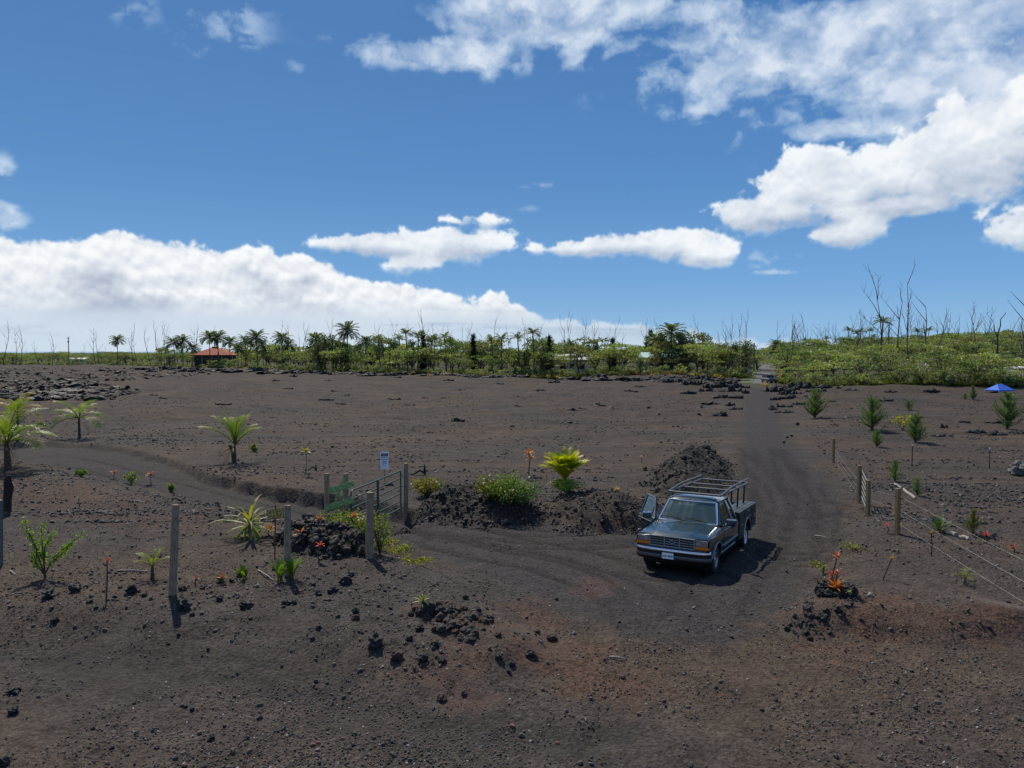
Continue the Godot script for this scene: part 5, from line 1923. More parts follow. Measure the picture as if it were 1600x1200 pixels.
func build_truck(pos: Vector3, turn: float, tilt: float) -> void:
	var o := thing("pickup_truck", "dark teal pickup truck with service boxes, ladder rack and open door", "truck", pos, "", turn)
	o.rotation.x = tilt
	# --- body
	var b := MB.new()
	var arch := func(z: float) -> float:
		if absf(z) < 0.47:
			return maxf(0.46, 0.37 + sqrt(0.47 * 0.47 - z * z))
		return 0.50 if z > 0.0 else 0.46
	var sill := func(_z: float) -> float:
		return 0.46
	for s in [-1.0, 1.0]:
		side_sheet(b, s, 0.82, -0.61, 44, arch)
		side_sheet(b, s, -1.73, -2.30, 6, sill)
		b.beam(Vector3(s * 0.90, 0.43, -0.47), Vector3(s * 0.90, 0.43, -2.30), 0.09, 0.09, Vector3.UP, 0.015)
		# roof side, pillars
		b.beam(Vector3(s * 0.88, 1.15, -0.58), Vector3(s * 0.675, 1.70, -1.10), 0.07, 0.07, Vector3(s, 0.3, 0.0), 0.018)
		b.beam(Vector3(s * 0.675, 1.715, -1.08), Vector3(s * 0.665, 1.715, -2.16), 0.07, 0.07, Vector3.UP, 0.02)
		b.beam(Vector3(s * 0.905, 1.15, -1.78), Vector3(s * 0.68, 1.70, -1.74), 0.07, 0.09, Vector3(s, 0.3, 0.0), 0.015)
		b.beam(Vector3(s * 0.90, 1.15, -2.27), Vector3(s * 0.67, 1.70, -2.13), 0.09, 0.12, Vector3(s, 0.3, 0.0), 0.02)
	# back of the cab
	b.bx(Vector3(0, 0.82, -2.29), Vector3(1.84, 0.72, 0.03), 0.01)
	b.bx(Vector3(0, 1.69, -2.17), Vector3(1.36, 0.1, 0.05), 0.02)
	var body := part(b.mesh(), "body", M.paint, o)
	# hood
	var hd := MB.new()
	var p := PackedVector3Array()
	for i in 15:
		var t := i / 14.0
		var z := lerpf(0.86, -0.52, t)
		for j in 25:
			var u := -1.0 + j / 12.0
			var x := u * lerpf(0.915, 0.962, minf(t * 4.0, 1.0))
			var y := belt(minf(z, 0.8)) + 0.055 * (1.0 - pow(absf(u), 3.0)) + 0.018 * ss(0.60, 0.50, absf(u)) * ss(0.02, 0.2, t) - 0.012
			y -= 0.06 * pow(1.0 - minf(t * 7.0, 1.0), 2.0) + 0.04 * ss(0.93, 1.0, absf(u))
			p.append(Vector3(x, y, z))
	hd.sheet(p, 15, 25, true)
	part(hd.mesh(), "hood", M.paint, o)
	# cowl
	var cw := MB.new()
	cw.bx(Vector3(0, 1.155, -0.55), Vector3(1.72, 0.05, 0.16), 0.02)
	part(cw.mesh(), "cowl", M.black, o)
	# roof
	var rf := MB.new()
	p = PackedVector3Array()
	for i in 13:
		var t := i / 12.0
		var z := lerpf(-1.02, -2.24, t)
		for j in 17:
			var u := -1.0 + j / 8.0
			var fall := 0.075 * pow(absf(u), 4.0) + 0.085 * pow(absf(2.0 * t - 1.0), 6.0)
			p.append(Vector3(u * 0.715, 1.815 - fall, z))
	rf.sheet(p, 13, 17, true)
	part(rf.mesh(), "roof", M.paint, o)
	# windscreen and its bright surround
	var wl := Vector3(-0.815, 1.185, -0.56)
	var wr := Vector3(0.815, 1.185, -0.56)
	var tl := Vector3(-0.655, 1.70, -1.03)
	var tr := Vector3(0.655, 1.70, -1.03)
	var ws := MB.new()
	p = PackedVector3Array()
	for i in 6:
		for j in 11:
			var u := j / 10.0
			var q := wl.lerp(wr, u).lerp(tl.lerp(tr, u), i / 5.0)
			q.z += 0.07 * (1.0 - pow(absf(2.0 * u - 1.0), 2.0))
			p.append(q)
	ws.sheet(p, 6, 11)
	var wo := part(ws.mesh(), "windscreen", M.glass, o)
	var wt := MB.new()
	for seg in [[wl, tl], [wr, tr]]:
		wt.beam(seg[0], seg[1], 0.05, 0.045, Vector3(1, 0.3, 0.4), 0.01)
	var top := []
	var bot := []
	var rad := []
	for j in 9:
		var u := j / 8.0
		var k := Vector3(0, 0, 0.075 * (1.0 - pow(absf(2.0 * u - 1.0), 2.0)))
		top.append(tl.lerp(tr, u) + k)
		bot.append(wl.lerp(wr, u) + k)
		rad.append(0.026)
	wt.tube(top, rad, 6)
	wt.tube(bot, rad, 6)
	part(wt.mesh(), "surround", M.chrome, wo)
	for s in [[-0.42, -0.02], [0.12, 0.55]]:
		var wi := MB.new()
		wi.rod(Vector3(s[1], 1.21, -0.50), Vector3(s[0], 1.30, -0.545), 0.012, 5)
		wi.rod(Vector3(s[0] - 0.22, 1.30, -0.55), Vector3(s[0] + 0.26, 1.275, -0.535), 0.011, 5)
		part(wi.mesh(), "wiper", M.black, wo)
	# quarter windows, back window
	for s in [-1.0, 1.0]:
		var g := MB.new()
		g.quad(Vector3(s * 0.915, 1.16, -1.83), Vector3(s * 0.915, 1.16, -2.22), Vector3(s * 0.69, 1.67, -2.10), Vector3(s * 0.69, 1.67, -1.79))
		part(g.mesh(), "quarter_window", M.glass_dark, o)
	var rw := MB.new()
	rw.quad(Vector3(-0.8, 1.18, -2.27), Vector3(0.8, 1.18, -2.27), Vector3(0.62, 1.66, -2.18), Vector3(-0.62, 1.66, -2.18))
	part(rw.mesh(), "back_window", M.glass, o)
	# inside
	var se := MB.new()
	se.bx(Vector3(0, 0.78, -1.55), Vector3(1.5, 0.2, 0.6), 0.06)
	se.box(Transform3D(Basis(Vector3.RIGHT, -0.25), Vector3(-0.4, 1.12, -1.80)), Vector3(0.66, 0.62, 0.16), 0.06)
	se.box(Transform3D(Basis(Vector3.RIGHT, -0.25), Vector3(0.4, 1.12, -1.80)), Vector3(0.66, 0.62, 0.16), 0.06)
	part(se.mesh(), "seat", M.cloth_dark, o)
	var da := MB.new()
	da.bx(Vector3(0, 1.06, -0.78), Vector3(1.66, 0.22, 0.34), 0.06)
	part(da.mesh(), "dashboard", M.cloth_dark, o)
	var sw := MB.new()
	var ring := []
	var rr2 := []
	for k in 17:
		var a := TAU * k / 16.0
		ring.append(Vector3(0.42, 1.18, -1.08) + Basis(Vector3.RIGHT, -0.9) * Vector3(cos(a), 0, sin(a)) * 0.18)
		rr2.append(0.015)
	sw.tube(ring, rr2, 5)
	part(sw.mesh(), "steering_wheel", M.black, o)
	# underneath
	var un := MB.new()
	un.bx(Vector3(0, 0.50, -0.1), Vector3(1.44, 0.5, 1.5), 0.05)
	un.bx(Vector3(0, 0.46, -1.5), Vector3(1.7, 0.14, 1.7), 0.03)
	un.bx(Vector3(0, 0.55, -3.4), Vector3(1.0, 0.3, 2.2), 0.03)
	un.rod(Vector3(-0.75, 0.37, 0), Vector3(0.75, 0.37, 0), 0.06, 8)
	un.rod(Vector3(-0.75, 0.37, -3.52), Vector3(0.75, 0.37, -3.52), 0.08, 8)
	part(un.mesh(), "chassis", M.black, o)
	# --- front end
	var fr := MB.new()
	fr.bx(Vector3(0, 0.86, 0.79), Vector3(1.84, 0.36, 0.06), 0.02)
	part(fr.mesh(), "front_panel", M.paint, o)
	var gb := MB.new()
	gb.bx(Vector3(0, 0.875, 0.825), Vector3(1.14, 0.25, 0.01))
	var gr := part(gb.mesh(), "grille", M.black, o)
	var gf := MB.new()
	gf.bx(Vector3(0, 1.0, 0.845), Vector3(1.20, 0.028, 0.04), 0.008)
	gf.bx(Vector3(0, 0.75, 0.845), Vector3(1.20, 0.028, 0.04), 0.008)
	for x in [-0.586, -0.2, 0.2, 0.586]:
		gf.bx(Vector3(x, 0.875, 0.842), Vector3(0.026, 0.222, 0.03), 0.006)
	part(gf.mesh(), "grille_frame", M.trim, gr)
	for i in 3:
		var bar := MB.new()
		bar.bx(Vector3(0, 0.812 + i * 0.062, 0.838), Vector3(1.146, 0.02, 0.022), 0.005)
		part(bar.mesh(), "grille_bar", M.trim, gr)
	var em := MB.new()
	em.lathe([Vector2(0.0, 0.014), Vector2(0.06, 0.012), Vector2(0.072, 0.0)], 20, Transform3D(Basis(Vector3.RIGHT, PI / 2.0).scaled(Vector3(1.25, 0.5, 1.0)), Vector3(0, 0.874, 0.852)))
	part(em.mesh(), "emblem", M.sign_navy, gr)
	var er := MB.new()
	var el := []
	var err := []
	for k in 21:
		var a := TAU * k / 20.0
		el.append(Vector3(cos(a) * 0.09, 0.874 + sin(a) * 0.036, 0.856))
		err.append(0.006)
	er.tube(el, err, 5)
	part(er.mesh(), "emblem_rim", M.chrome, gr)
	for s in [-1.0, 1.0]:
		var hl := MB.new()
		hl.bx(Vector3(s * 0.765, 0.915, 0.832), Vector3(0.325, 0.165, 0.05), 0.018)
		var lo := part(hl.mesh(), "headlight", M.lamp, o)
		var hf := MB.new()
		hf.bx(Vector3(s * 0.765, 0.915, 0.852), Vector3(0.012, 0.15, 0.02), 0.002)
		hf.bx(Vector3(s * 0.70, 0.915, 0.854), Vector3(0.09, 0.09, 0.012), 0.02)
		part(hf.mesh(), "reflector", M.trim, lo)
		var am := MB.new()
		am.bx(Vector3(s * 0.77, 0.79, 0.832), Vector3(0.335, 0.072, 0.05), 0.015)
		am.bx(Vector3(s * 0.945, 0.79, 0.74), Vector3(0.03, 0.07, 0.16), 0.01)
		part(am.mesh(), "turn_signal", M.amber, o)
		var ar := MB.new()
		var ap := []
		var aw := []
		for k in 19:
			var w := deg_to_rad(lerpf(8.0, 172.0, k / 18.0))
			ap.append(Vector3(s * (side_x(0.37 + sin(w) * 0.47) + 0.006), 0.37 + sin(w) * 0.475, cos(w) * 0.475))
			aw.append(0.016)
		ar.tube(ap, aw, 5)
		part(ar.mesh(), "arch_trim", M.trim, o)
		var ml := MB.new()
		ml.beam(Vector3(s * 0.985, 0.66, -0.49), Vector3(s * 0.985, 0.66, -0.61), 0.05, 0.02)
		ml.beam(Vector3(s * 0.985, 1.045, 0.70), Vector3(s * 0.985, 1.045, -0.61), 0.02, 0.014)
		ml.beam(Vector3(s * 0.985, 0.66, -1.73), Vector3(s * 0.985, 0.66, -2.28), 0.05, 0.02)
		part(ml.mesh(), "moulding", M.trim, o)
		var an := MB.new()
		an.bx(Vector3(s * 0.62, 1.80, -1.06), Vector3(0.05, 0.03, 0.04), 0.01)
		part(an.mesh(), "clip", M.black, o)
	# bumper, swept back at its ends
	var bow := func(u: float, back: float) -> Vector3:
		return Vector3(u * (0.995 - 0.02 * absf(back)), 0.0, 0.955 - 0.05 * u * u - 0.16 * pow(absf(u), 9.0) + back)
	var prof := [[0.69, -0.12], [0.712, -0.05], [0.708, -0.015], [0.69, 0.012], [0.65, 0.02], [0.625, 0.002]]
	var prof2 := [[0.625, 0.0], [0.60, -0.03], [0.57, -0.03], [0.545, 0.0]]
	var prof3 := [[0.545, 0.002], [0.52, 0.008], [0.47, 0.0], [0.455, -0.03]]
	var prof4 := [[0.455, -0.03], [0.40, -0.06], [0.36, -0.16]]
	var bump: MeshInstance3D = null
	for e in [[prof, M.chrome, "bumper"], [prof2, M.black, "rub_strip"], [prof3, M.rack, "bumper_face"], [prof4, M.black, "valance"]]:
		var q := MB.new()
		p = PackedVector3Array()
		for r in e[0]:
			for j in 33:
				var u := -1.0 + j / 16.0
				var w: Vector3 = bow.call(u, r[1])
				p.append(Vector3(w.x, r[0], w.z))
		q.sheet(p, e[0].size(), 33)
		var made := part(q.mesh(), e[2], e[1], o if bump == null else bump)
		if bump == null:
			bump = made
	var pl := MB.new()
	pl.bx(Vector3(-0.06, 0.535, 0.985), Vector3(0.305, 0.155, 0.012), 0.004)
	var plate := part(pl.mesh(), "licence_plate", M.sign_white, o)
	var tx := part(text_mesh("SYE HDN", 0.066), "plate_letters", M.sign_navy, plate)
	tx.position = Vector3(-0.06, 0.53, 0.994)
	# doors
	truck_door(o, 1.0, 0.0)
	truck_door(o, -1.0, deg_to_rad(42.0))
	# wheels
	for s in [-1.0, 1.0]:
		tyre(o, Vector3(s * 0.83, 0.372, 0), s, false)
		tyre(o, Vector3(s * 0.84, 0.372, -3.52), s, true)
	# --- service body
	var boxes := MB.new()
	boxes.bx(Vector3(0, 0.72, -3.46), Vector3(0.98, 0.06, 2.3), 0.01)
	boxes.bx(Vector3(0, 0.98, -4.68), Vector3(0.98, 0.5, 0.05), 0.01)
	boxes.bx(Vector3(0, 1.0, -2.40), Vector3(0.98, 0.6, 0.05), 0.01)
	var sb := part(boxes.mesh(), "bed", M.paint_box, o)
	for s in [-1.0, 1.0]:
		var out := PackedVector2Array([Vector2(-2.36, 0.48), Vector2(-2.36, 1.25), Vector2(-4.72, 1.25), Vector2(-4.72, 0.60), Vector2(-4.04, 0.56)])
		for k in 13:
			var a := PI * k / 12.0
			out.append(Vector2(-3.52 - cos(a) * 0.47, 0.50 + sin(a) * 0.45))
		out.append(Vector2(-3.03, 0.48))
		var bo := MB.new()
		# outline lies in (z, y); depth runs along x
		bo.prism(out, 0.50, Transform3D(Basis(Vector3(0, 0, 1), Vector3(0, 1, 0), Vector3(1, 0, 0)), Vector3(0.485 if s > 0.0 else -0.985, 0, 0)))
		var side := part(bo.mesh(), "side_box", M.paint_box, o)
		for q in [[-2.70, 0.87, 0.58, 0.68], [-3.52, 1.12, 0.92, 0.2], [-4.37, 0.93, 0.54, 0.56]]:
			var dr := MB.new()
			dr.bx(Vector3(s * 0.993, q[1], q[0]), Vector3(0.022, q[3], q[2]), 0.008)
			var dp := part(dr.mesh(), "compartment_door", M.paint_box, side)
			dp.name = "compartment_door"
			var hn := MB.new()
			hn.bx(Vector3(s * 1.012, q[1] - (0.0 if q[2] < 0.8 else -0.06), q[0]), Vector3(0.02, 0.06, 0.07), 0.006)
			part(hn.mesh(), "latch", M.chrome, side)
		var sh := MB.new()
		sh.bx(Vector3(s * 1.006, 1.0, -3.52), Vector3(0.014, 0.02, 0.9), 0.004)
		part(sh.mesh(), "drip_rail", M.trim, side)
		var ap2 := []
		var aw2 := []
		for k in 17:
			var w := deg_to_rad(lerpf(0.0, 180.0, k / 16.0))
			ap2.append(Vector3(s * 0.99, 0.50 + sin(w) * 0.455, -3.52 + cos(w) * 0.475))
			aw2.append(0.022)
		var fl := MB.new()
		fl.tube(ap2, aw2, 6)
		part(fl.mesh(), "fender_lip", M.trim, side)
		var lid := MB.new()
		lid.bx(Vector3(s * 0.735, 1.265, -3.54), Vector3(0.54, 0.03, 2.40), 0.008)
		var ld := part(lid.mesh(), "lid", M.paint_box, side)
		for k in 3:
			var rb := MB.new()
			rb.bx(Vector3(s * (0.58 + k * 0.15), 1.284, -3.54), Vector3(0.03, 0.016, 2.36), 0.005)
			part(rb.mesh(), "rib", M.rack, ld)
	# --- ladder rack
	var rk := MB.new()
	rk.rod(Vector3(-0.74, 1.885, -1.2), Vector3(0.74, 1.885, -1.2), 0.032, 8)
	var rack := part(rk.mesh(), "ladder_rack", M.rack, o)
	for s in [-1.0, 1.0]:
		var r := MB.new()
		r.rod(Vector3(s * 0.74, 1.885, -1.19), Vector3(s * 0.74, 1.87, -4.66), 0.03, 8)
		part(r.mesh(), "side_rail", M.rack, rack)
		var r3 := MB.new()
		r3.tube([Vector3(s * 0.74, 1.895, -1.2), Vector3(s * 0.74, 1.99, -2.4), Vector3(s * 0.74, 2.0, -4.66)], [0.026, 0.026, 0.026], 8)
		part(r3.mesh(), "upper_rail", M.rack, rack)
		for z in [-2.0, -2.9, -3.7, -4.65]:
			var v := MB.new()
			v.rod(Vector3(s * 0.74, 1.88, z), Vector3(s * 0.74, 1.985, z), 0.014, 6)
			part(v.mesh(), "strut", M.rack, rack)
		for z in [-2.46, -3.3, -4.15]:
			var v := MB.new()
			v.rod(Vector3(s * 0.72, 1.27, z), Vector3(s * 0.74, 1.88, z), 0.026, 8)
			part(v.mesh(), "upright", M.dark_metal, rack)
	for z in [-2.46, -3.4, -4.65]:
		var c := MB.new()
		c.rod(Vector3(-0.74, 1.878, z), Vector3(0.74, 1.878, z), 0.028, 8)
		part(c.mesh(), "crossbar", M.rack, rack)

# ---------------------------------------------------------------- fences, signs, vehicles, houses
func post(called: String, label: String, p: Vector3, h: float, r: float, m: Material, lean := Vector3.ZERO, group := "", square := false) -> Node3D:
	var o := thing(called, label, "post", p, group)
	var mb := MB.new()
	if square:
		mb.box(Transform3D(Basis(Vector3.UP, 0.35), Vector3(0, h * 0.5 - 0.15, 0)), Vector3(r * 2.0, h + 0.3, r * 2.0), 0.012)
	else:
		var pts := []
		var rad := []
		for i in 7:
			var t := i / 6.0
			pts.append(Vector3(0, lerpf(-0.3, h - 0.02, t), 0) + lean * t + Vector3(rr(-1, 1), 0, rr(-1, 1)) * r * 0.05)
			rad.append(r * (1.06 - 0.1 * t) * rr(0.97, 1.03))
		pts.append(Vector3(0, h, 0) + lean)
		rad.append(r * 0.86)
		mb.tube(pts, rad, 12)
	part(mb.mesh(), "shaft", m, o)
	if not square:
		var cap := MB.new()
		cap.lathe([Vector2(0.0, 0.008), Vector2(r * 0.78, 0.006), Vector2(r * 0.84, 0.0)], 12, Transform3D(Basis(), Vector3(0, h, 0) + lean))
		part(cap.mesh(), "cut_end", M.wood_brown if m == M.wood_grey else m, o)
	return o

func tube_gate(label: String, a: Vector3, b: Vector3, y0: float, y1: float, bars: int, r: float, m: Material, brace: float, round_end := true) -> void:
	var o := thing("metal_gate", label, "gate", a)
	var ln := Vector2(b.x - a.x, b.z - a.z).length()
	o.rotation.y = atan2(-(b.z - a.z), b.x - a.x)
	var fr := MB.new()
	var k := 0.12 if round_end else 0.03
	fr.tube([Vector3(0, y0, 0), Vector3(0, y1, 0)], [r, r], 8)
	fr.tube([Vector3(0, y1, 0), Vector3(ln - k, y1, 0), Vector3(ln - k * 0.3, y1 - k * 0.3, 0), Vector3(ln, y1 - k, 0), Vector3(ln, y0 + k, 0), Vector3(ln - k * 0.3, y0 + k * 0.3, 0), Vector3(ln - k, y0, 0), Vector3(0, y0, 0)], [r, r, r, r, r, r, r, r], 8)
	part(fr.mesh(), "frame", m, o)
	for i in bars - 2:
		var mb := MB.new()
		var y := lerpf(y0, y1, (i + 1.0) / (bars - 1))
		mb.rod(Vector3(0.0, y, 0), Vector3(ln, y, 0), r * 0.8, 8)
		part(mb.mesh(), "rail", m, o)
	if brace > 0.0:
		var bx := MB.new()
		bx.bx(Vector3(ln * brace, (y0 + y1) * 0.5, 0.0), Vector3(0.09, y1 - y0 + 0.03, 0.055), 0.006)
		part(bx.mesh(), "brace", m, o)
	for y in [y0 + 0.15, y1 - 0.15]:
		var hg := MB.new()
		hg.bx(Vector3(-0.05, y, 0), Vector3(0.12, 0.05, 0.06), 0.01)
		part(hg.mesh(), "hinge", M.dark_metal, o)

func wire(label: String, pts: Array, r := 0.0028, group := "") -> void:
	var all := []
	var rad := []
	for i in pts.size() - 1:
		var a: Vector3 = pts[i]
		var b: Vector3 = pts[i + 1]
		for k in 8:
			var t := k / 8.0
			all.append(a.lerp(b, t) + Vector3.DOWN * 4.0 * t * (1.0 - t) * 0.0035 * a.distance_to(b))
			rad.append(r)
	all.append(pts[-1])
	rad.append(r)
	var mb := MB.new()
	mb.tube(all, rad, 5)
	single(mb.mesh(), M.wire, "fence_wire", label, "wire", Vector3.ZERO, group)

func build_fences() -> void:
	rng.seed = 900
	# gateway: right post, gate, posts with green boards
	var pr := at(634, 806)
	post("wooden_post", "grey wooden gate post at the hinge end of the green metal gate", pr, 1.92, 0.085, M.wood_grey, Vector3(0.02, 0, 0))
	var d := -pr.z
	var gl := Vector3(-4.98, 0, -23.6)
	gl.y = hgt(gl.x, gl.z)
	var ga := pr + Vector3(-0.16, 0, 0.12)
	tube_gate("dark green five rail metal farm gate between wooden posts", ga, Vector3(gl.x, ga.y, gl.z), 0.30, 1.66, 6, 0.028, M.gate_green, 0.50)
	var p1 := Vector3(-5.18, 0, -23.75)
	p1.y = hgt(p1.x, p1.z)
	var p2 := Vector3(-5.80, 0, -23.9)
	p2.y = hgt(p2.x, p2.z)
	post("wooden_post", "grey wooden post behind the light green boards, beside the gate's free end", p1, row_y(740, 23.75) - p1.y, 0.085, M.wood_grey)
	post("wooden_post", "grey wooden post at the far end of the light green boards", p2, row_y(740, 23.9) - p2.y, 0.085, M.wood_grey)
	# green boards
	var bo := thing("board_panel", "light green painted boards nailed across two posts beside the gate", "fence panel", p2)
	var yb := p2.y
	var q0 := Vector3(0.10, row_y(768, 23.6) - yb, 0.25)
	var q1 := Vector3(0.94, row_y(755, 23.5) - yb, 0.45)
	var bm := MB.new()
	bm.beam(q0, q1, 0.19, 0.035)
	part(bm.mesh(), "board", M.green_board, bo)
	bm = MB.new()
	bm.beam(Vector3(0.02, row_y(795, 23.6) - yb, 0.25), Vector3(0.93, row_y(780, 23.5) - yb, 0.45), 0.19, 0.035)
	part(bm.mesh(), "board", M.green_board, bo)
	bm = MB.new()
	bm.beam(Vector3(0.30, row_y(782, 23.7) - yb, 0.18), Vector3(0.62, row_y(744, 23.7) - yb, 0.22), 0.09, 0.03, Vector3(1, 0, 0))
	part(bm.mesh(), "diagonal_board", M.green_board, bo)
	# free standing posts
	post("wooden_post", "weathered round post standing alone beside the leafy plants before the gate", at(576, 872), 1.72, 0.1, M.wood_grey, Vector3(0.06, 0, 0))
	post("wooden_post", "weathered mossy post with ferns at its foot, beside the yellow sign", at(449, 900), 1.70, 0.082, M.wood_grey, Vector3(0.03, 0, 0))
	post("wooden_post", "leaning weathered post beside the small yellow green palm", at(268, 930), 2.0, 0.082, M.wood_grey, Vector3(0.14, 0, 0.02))
	var gp := at(-2, 885)
	post("metal_post", "grey metal post beside the bright green spindly shrub", gp, 1.66, 0.085, M.galv_dull, Vector3(0.06, 0, 0))
	# yellow sign on a rusty rod
	var sp := at(429, 874)
	var sg := thing("yellow_sign", "small faded yellow board sign on a rusty rod beside the rock pile", "sign", sp)
	var rod := MB.new()
	rod.rod(Vector3(0, -0.2, 0), Vector3(0.04, 1.42, 0), 0.018, 6)
	part(rod.mesh(), "rod", M.rust, sg)
	var bd := MB.new()
	var tilt := Transform3D(Basis(Vector3(0, 0, 1), 0.16), Vector3(0.05, 1.20, 0.03))
	bd.box(tilt, Vector3(0.44, 0.26, 0.02), 0.004)
	var board := part(bd.mesh(), "board", M.sign_yellow, sg)
	for k in 2:
		for j in 4:
			var mk := MB.new()
			mk.box(tilt * Transform3D(Basis(), Vector3(-0.13 + j * 0.085, 0.045 - k * 0.09, 0.0115)), Vector3(rr(0.03, 0.06), rr(0.03, 0.05), 0.003))
			part(mk.mesh(), "faded_mark", M.sign_mark, board)
	var fr := MB.new()
	for e in [[-0.21, 0.0, 0.02, 0.26], [0.21, 0.0, 0.02, 0.26], [0.0, 0.12, 0.44, 0.02], [0.0, -0.12, 0.44, 0.02]]:
		fr.box(tilt * Transform3D(Basis(), Vector3(e[0], e[1], 0.012)), Vector3(e[2], e[3], 0.008), 0.002)
	part(fr.mesh(), "edging", M.wood_brown, board)
	# white notice on a stake behind the gate
	var wp := at(601, 752)
	var wd := -wp.z
	var ws := thing("notice_sign", "white and blue notice sign on a thin stake behind the metal gate", "sign", wp)
	var hgt_top := row_y(706, wd) - wp.y
	var hh := hgt_top - (row_y(733, wd) - wp.y)
	var stake := MB.new()
	stake.rod(Vector3(0, -0.2, -0.02), Vector3(0, hgt_top - hh * 0.4, -0.02), 0.014, 6)
	part(stake.mesh(), "stake", M.rust, ws)
	var cy := hgt_top - hh * 0.5
	var ww := 13.0 / F * wd
	var sb := MB.new()
	sb.bx(Vector3(0, cy, 0.0), Vector3(ww, hh, 0.01), 0.003)
	var face := part(sb.mesh(), "panel", M.sign_white, ws)
	var z := 0.0065
	for e in [["header", M.sign_navy, 0.0, 0.33, 0.84, 0.16], ["header_words", M.sign_red, 0.0, 0.34, 0.58, 0.1], ["stripe", M.sign_navy, 0.0, 0.195, 0.84, 0.035], ["stripe", M.sign_navy, 0.0, 0.075, 0.84, 0.035], ["blue_panel", M.sign_blue, 0.0, -0.10, 0.56, 0.2], ["small_print", M.sign_blue, -0.1, -0.255, 0.55, 0.035], ["small_print", M.sign_blue, 0.02, -0.325, 0.3, 0.03]]:
		var mk := MB.new()
		mk.bx(Vector3(ww * e[2], cy + hh * e[3], z), Vector3(ww * e[4], hh * e[5], 0.003))
		part(mk.mesh(), e[0], e[1], face)
		z += 0.0012
	# right hand fence
	var f0 := at(1302, 723)
	var f1 := at(1342, 786)
	var f2 := at(1356, 806)
	var f3 := at(1402, 834)
	var h3 := row_y(763, -f3.z) - f3.y
	var posts := [[f0, row_y(685, -f0.z) - f0.y, "square brown fence post at the far end of the wire fence"], [f1, row_y(727, -f1.z) - f1.y, "square brown post at the far side of the small silver gate"], [f2, row_y(750, -f2.z) - f2.y, "square brown post at the near side of the small silver gate"], [f3, h3, "square brown fence post where the three wires bend"]]
	for q in posts:
		post("fence_post", q[2], q[0], q[1], 0.062, M.wood_brown, Vector3.ZERO, "", true)
	tube_gate("small silver tube gate between two square brown posts", f1 + Vector3(0.05, 0, 0.1), f2 + Vector3(-0.02, 0, -0.12), 0.28, 1.25, 6, 0.018, M.galv, 0.0, false)
	# wires run on past the frame to a post beside the camera
	var ends := [[873.0, 1.0], [912.0, 0.68], [950.0, 0.36]]
	for i in 3:
		var fr2: float = [0.93, 0.60, 0.27][i]
		var a: Vector3 = f3 + Vector3(0.0, h3 * fr2 * 0.92 - 0.02, 0.06)
		var ya: float = ends[i][1] * 1.25
		var e0 := Vector3(10.6, 0, -13.6)
		e0.y = hgt(e0.x, e0.z) + [1.30, 0.84, 0.40][i]
		wire(["top fence wire strung from the gate past the last brown post", "middle fence wire strung from the gate past the last brown post", "bottom fence wire strung from the gate past the last brown post"][i], [f2 + Vector3(0.05, float(posts[2][1]) * fr2 * 0.8, 0.0), a, e0])
		wire(["top fence wire between the far post and the small gate", "middle fence wire between the far post and the small gate", "bottom fence wire between the far post and the small gate"][i], [f0 + Vector3(0.03, float(posts[0][1]) * [0.55, 0.38, 0.2][i], 0.05), f1 + Vector3(0, float(posts[1][1]) * [0.5, 0.3, 0.12][i] + 0.1, 0)])
	var e1 := Vector3(10.6, 0, -13.55)
	e1.y = hgt(e1.x, e1.z)
	post("fence_post", "square brown fence post out beside the lookout", e1, 1.5, 0.062, M.wood_brown, Vector3.ZERO, "", true)
	for q in [[1425, 728, 694, "thin dark metal stake in the field, the one below the needle bush"], [1546, 732, 700, "thin dark metal stake in the field near the grey boulder"]]:
		var p := at(q[0], q[1])
		var h := row_y(q[2], -p.z) - p.y
		var t := thing("metal_stake", q[3], "stake", p)
		var mb := MB.new()
		mb.bx(Vector3(0, h * 0.5 - 0.1, 0), Vector3(0.05, h + 0.2, 0.012), 0.003)
		mb.bx(Vector3(0, h * 0.5 - 0.1, -0.018), Vector3(0.012, h + 0.2, 0.03), 0.003)
		part(mb.mesh(), "shaft", M.dark_metal, t)
		var cp := MB.new()
		cp.bx(Vector3(0, h - 0.04, 0), Vector3(0.055, 0.09, 0.02), 0.003)
		part(cp.mesh(), "painted_tip", M.white_plastic, t)
	# pale logs and sticks
	for q in [[1398, 757, 1408, 764, 0.05, "short whitened log lying behind the last brown post"], [1411, 766, 1430, 780, 0.055, "longer whitened log lying behind the last brown post"], [1473, 832, 1493, 838, 0.07, "whitened log lying under the green palm seedling by the fence"], [1498, 842, 1516, 844, 0.06, "broken whitened log end lying by the fence"]]:
		var a := at(q[0], q[1])
		var b := at(q[2], q[3])
		var mb := MB.new()
		var pts := []
		var rad := []
		for i in 6:
			var t := i / 5.0
			pts.append((b - a) * t + Vector3(rr(-0.03, 0.03), q[4] * 0.8 + rr(-0.02, 0.02), rr(-0.03, 0.03)))
			rad.append(q[4] * rr(0.8, 1.15))
		mb.tube(pts, rad, 8)
		single(mb.mesh(), M.log_white, "log", q[5], "log", a)
	for q in [[16, 893, 24, 899, "short white stick lying by the spindly shrub"], [403, 892, 428, 908, "white stick lying left of the ferns"], [183, 893, 232, 894, "long thin pale stick lying by the small palm"], [700, 796, 718, 801, "pale stick lying at the foot of the black berm"], [457, 884, 472, 887, "thin pale stick lying beyond the ferny post"], [1273, 838, 1292, 841, "pale driftwood piece lying beside the road"], [209, 783, 226, 786, "pale stick lying on the reddish bank"], [952, 1028, 976, 1031, "thin dry stick on the slope to the drive"], [1040, 958, 1062, 1010, "none"]]:
		if q[4] == "none":
			continue
		var a := at(q[0], q[1])
		var b := at(q[2], q[3])
		var mb := MB.new()
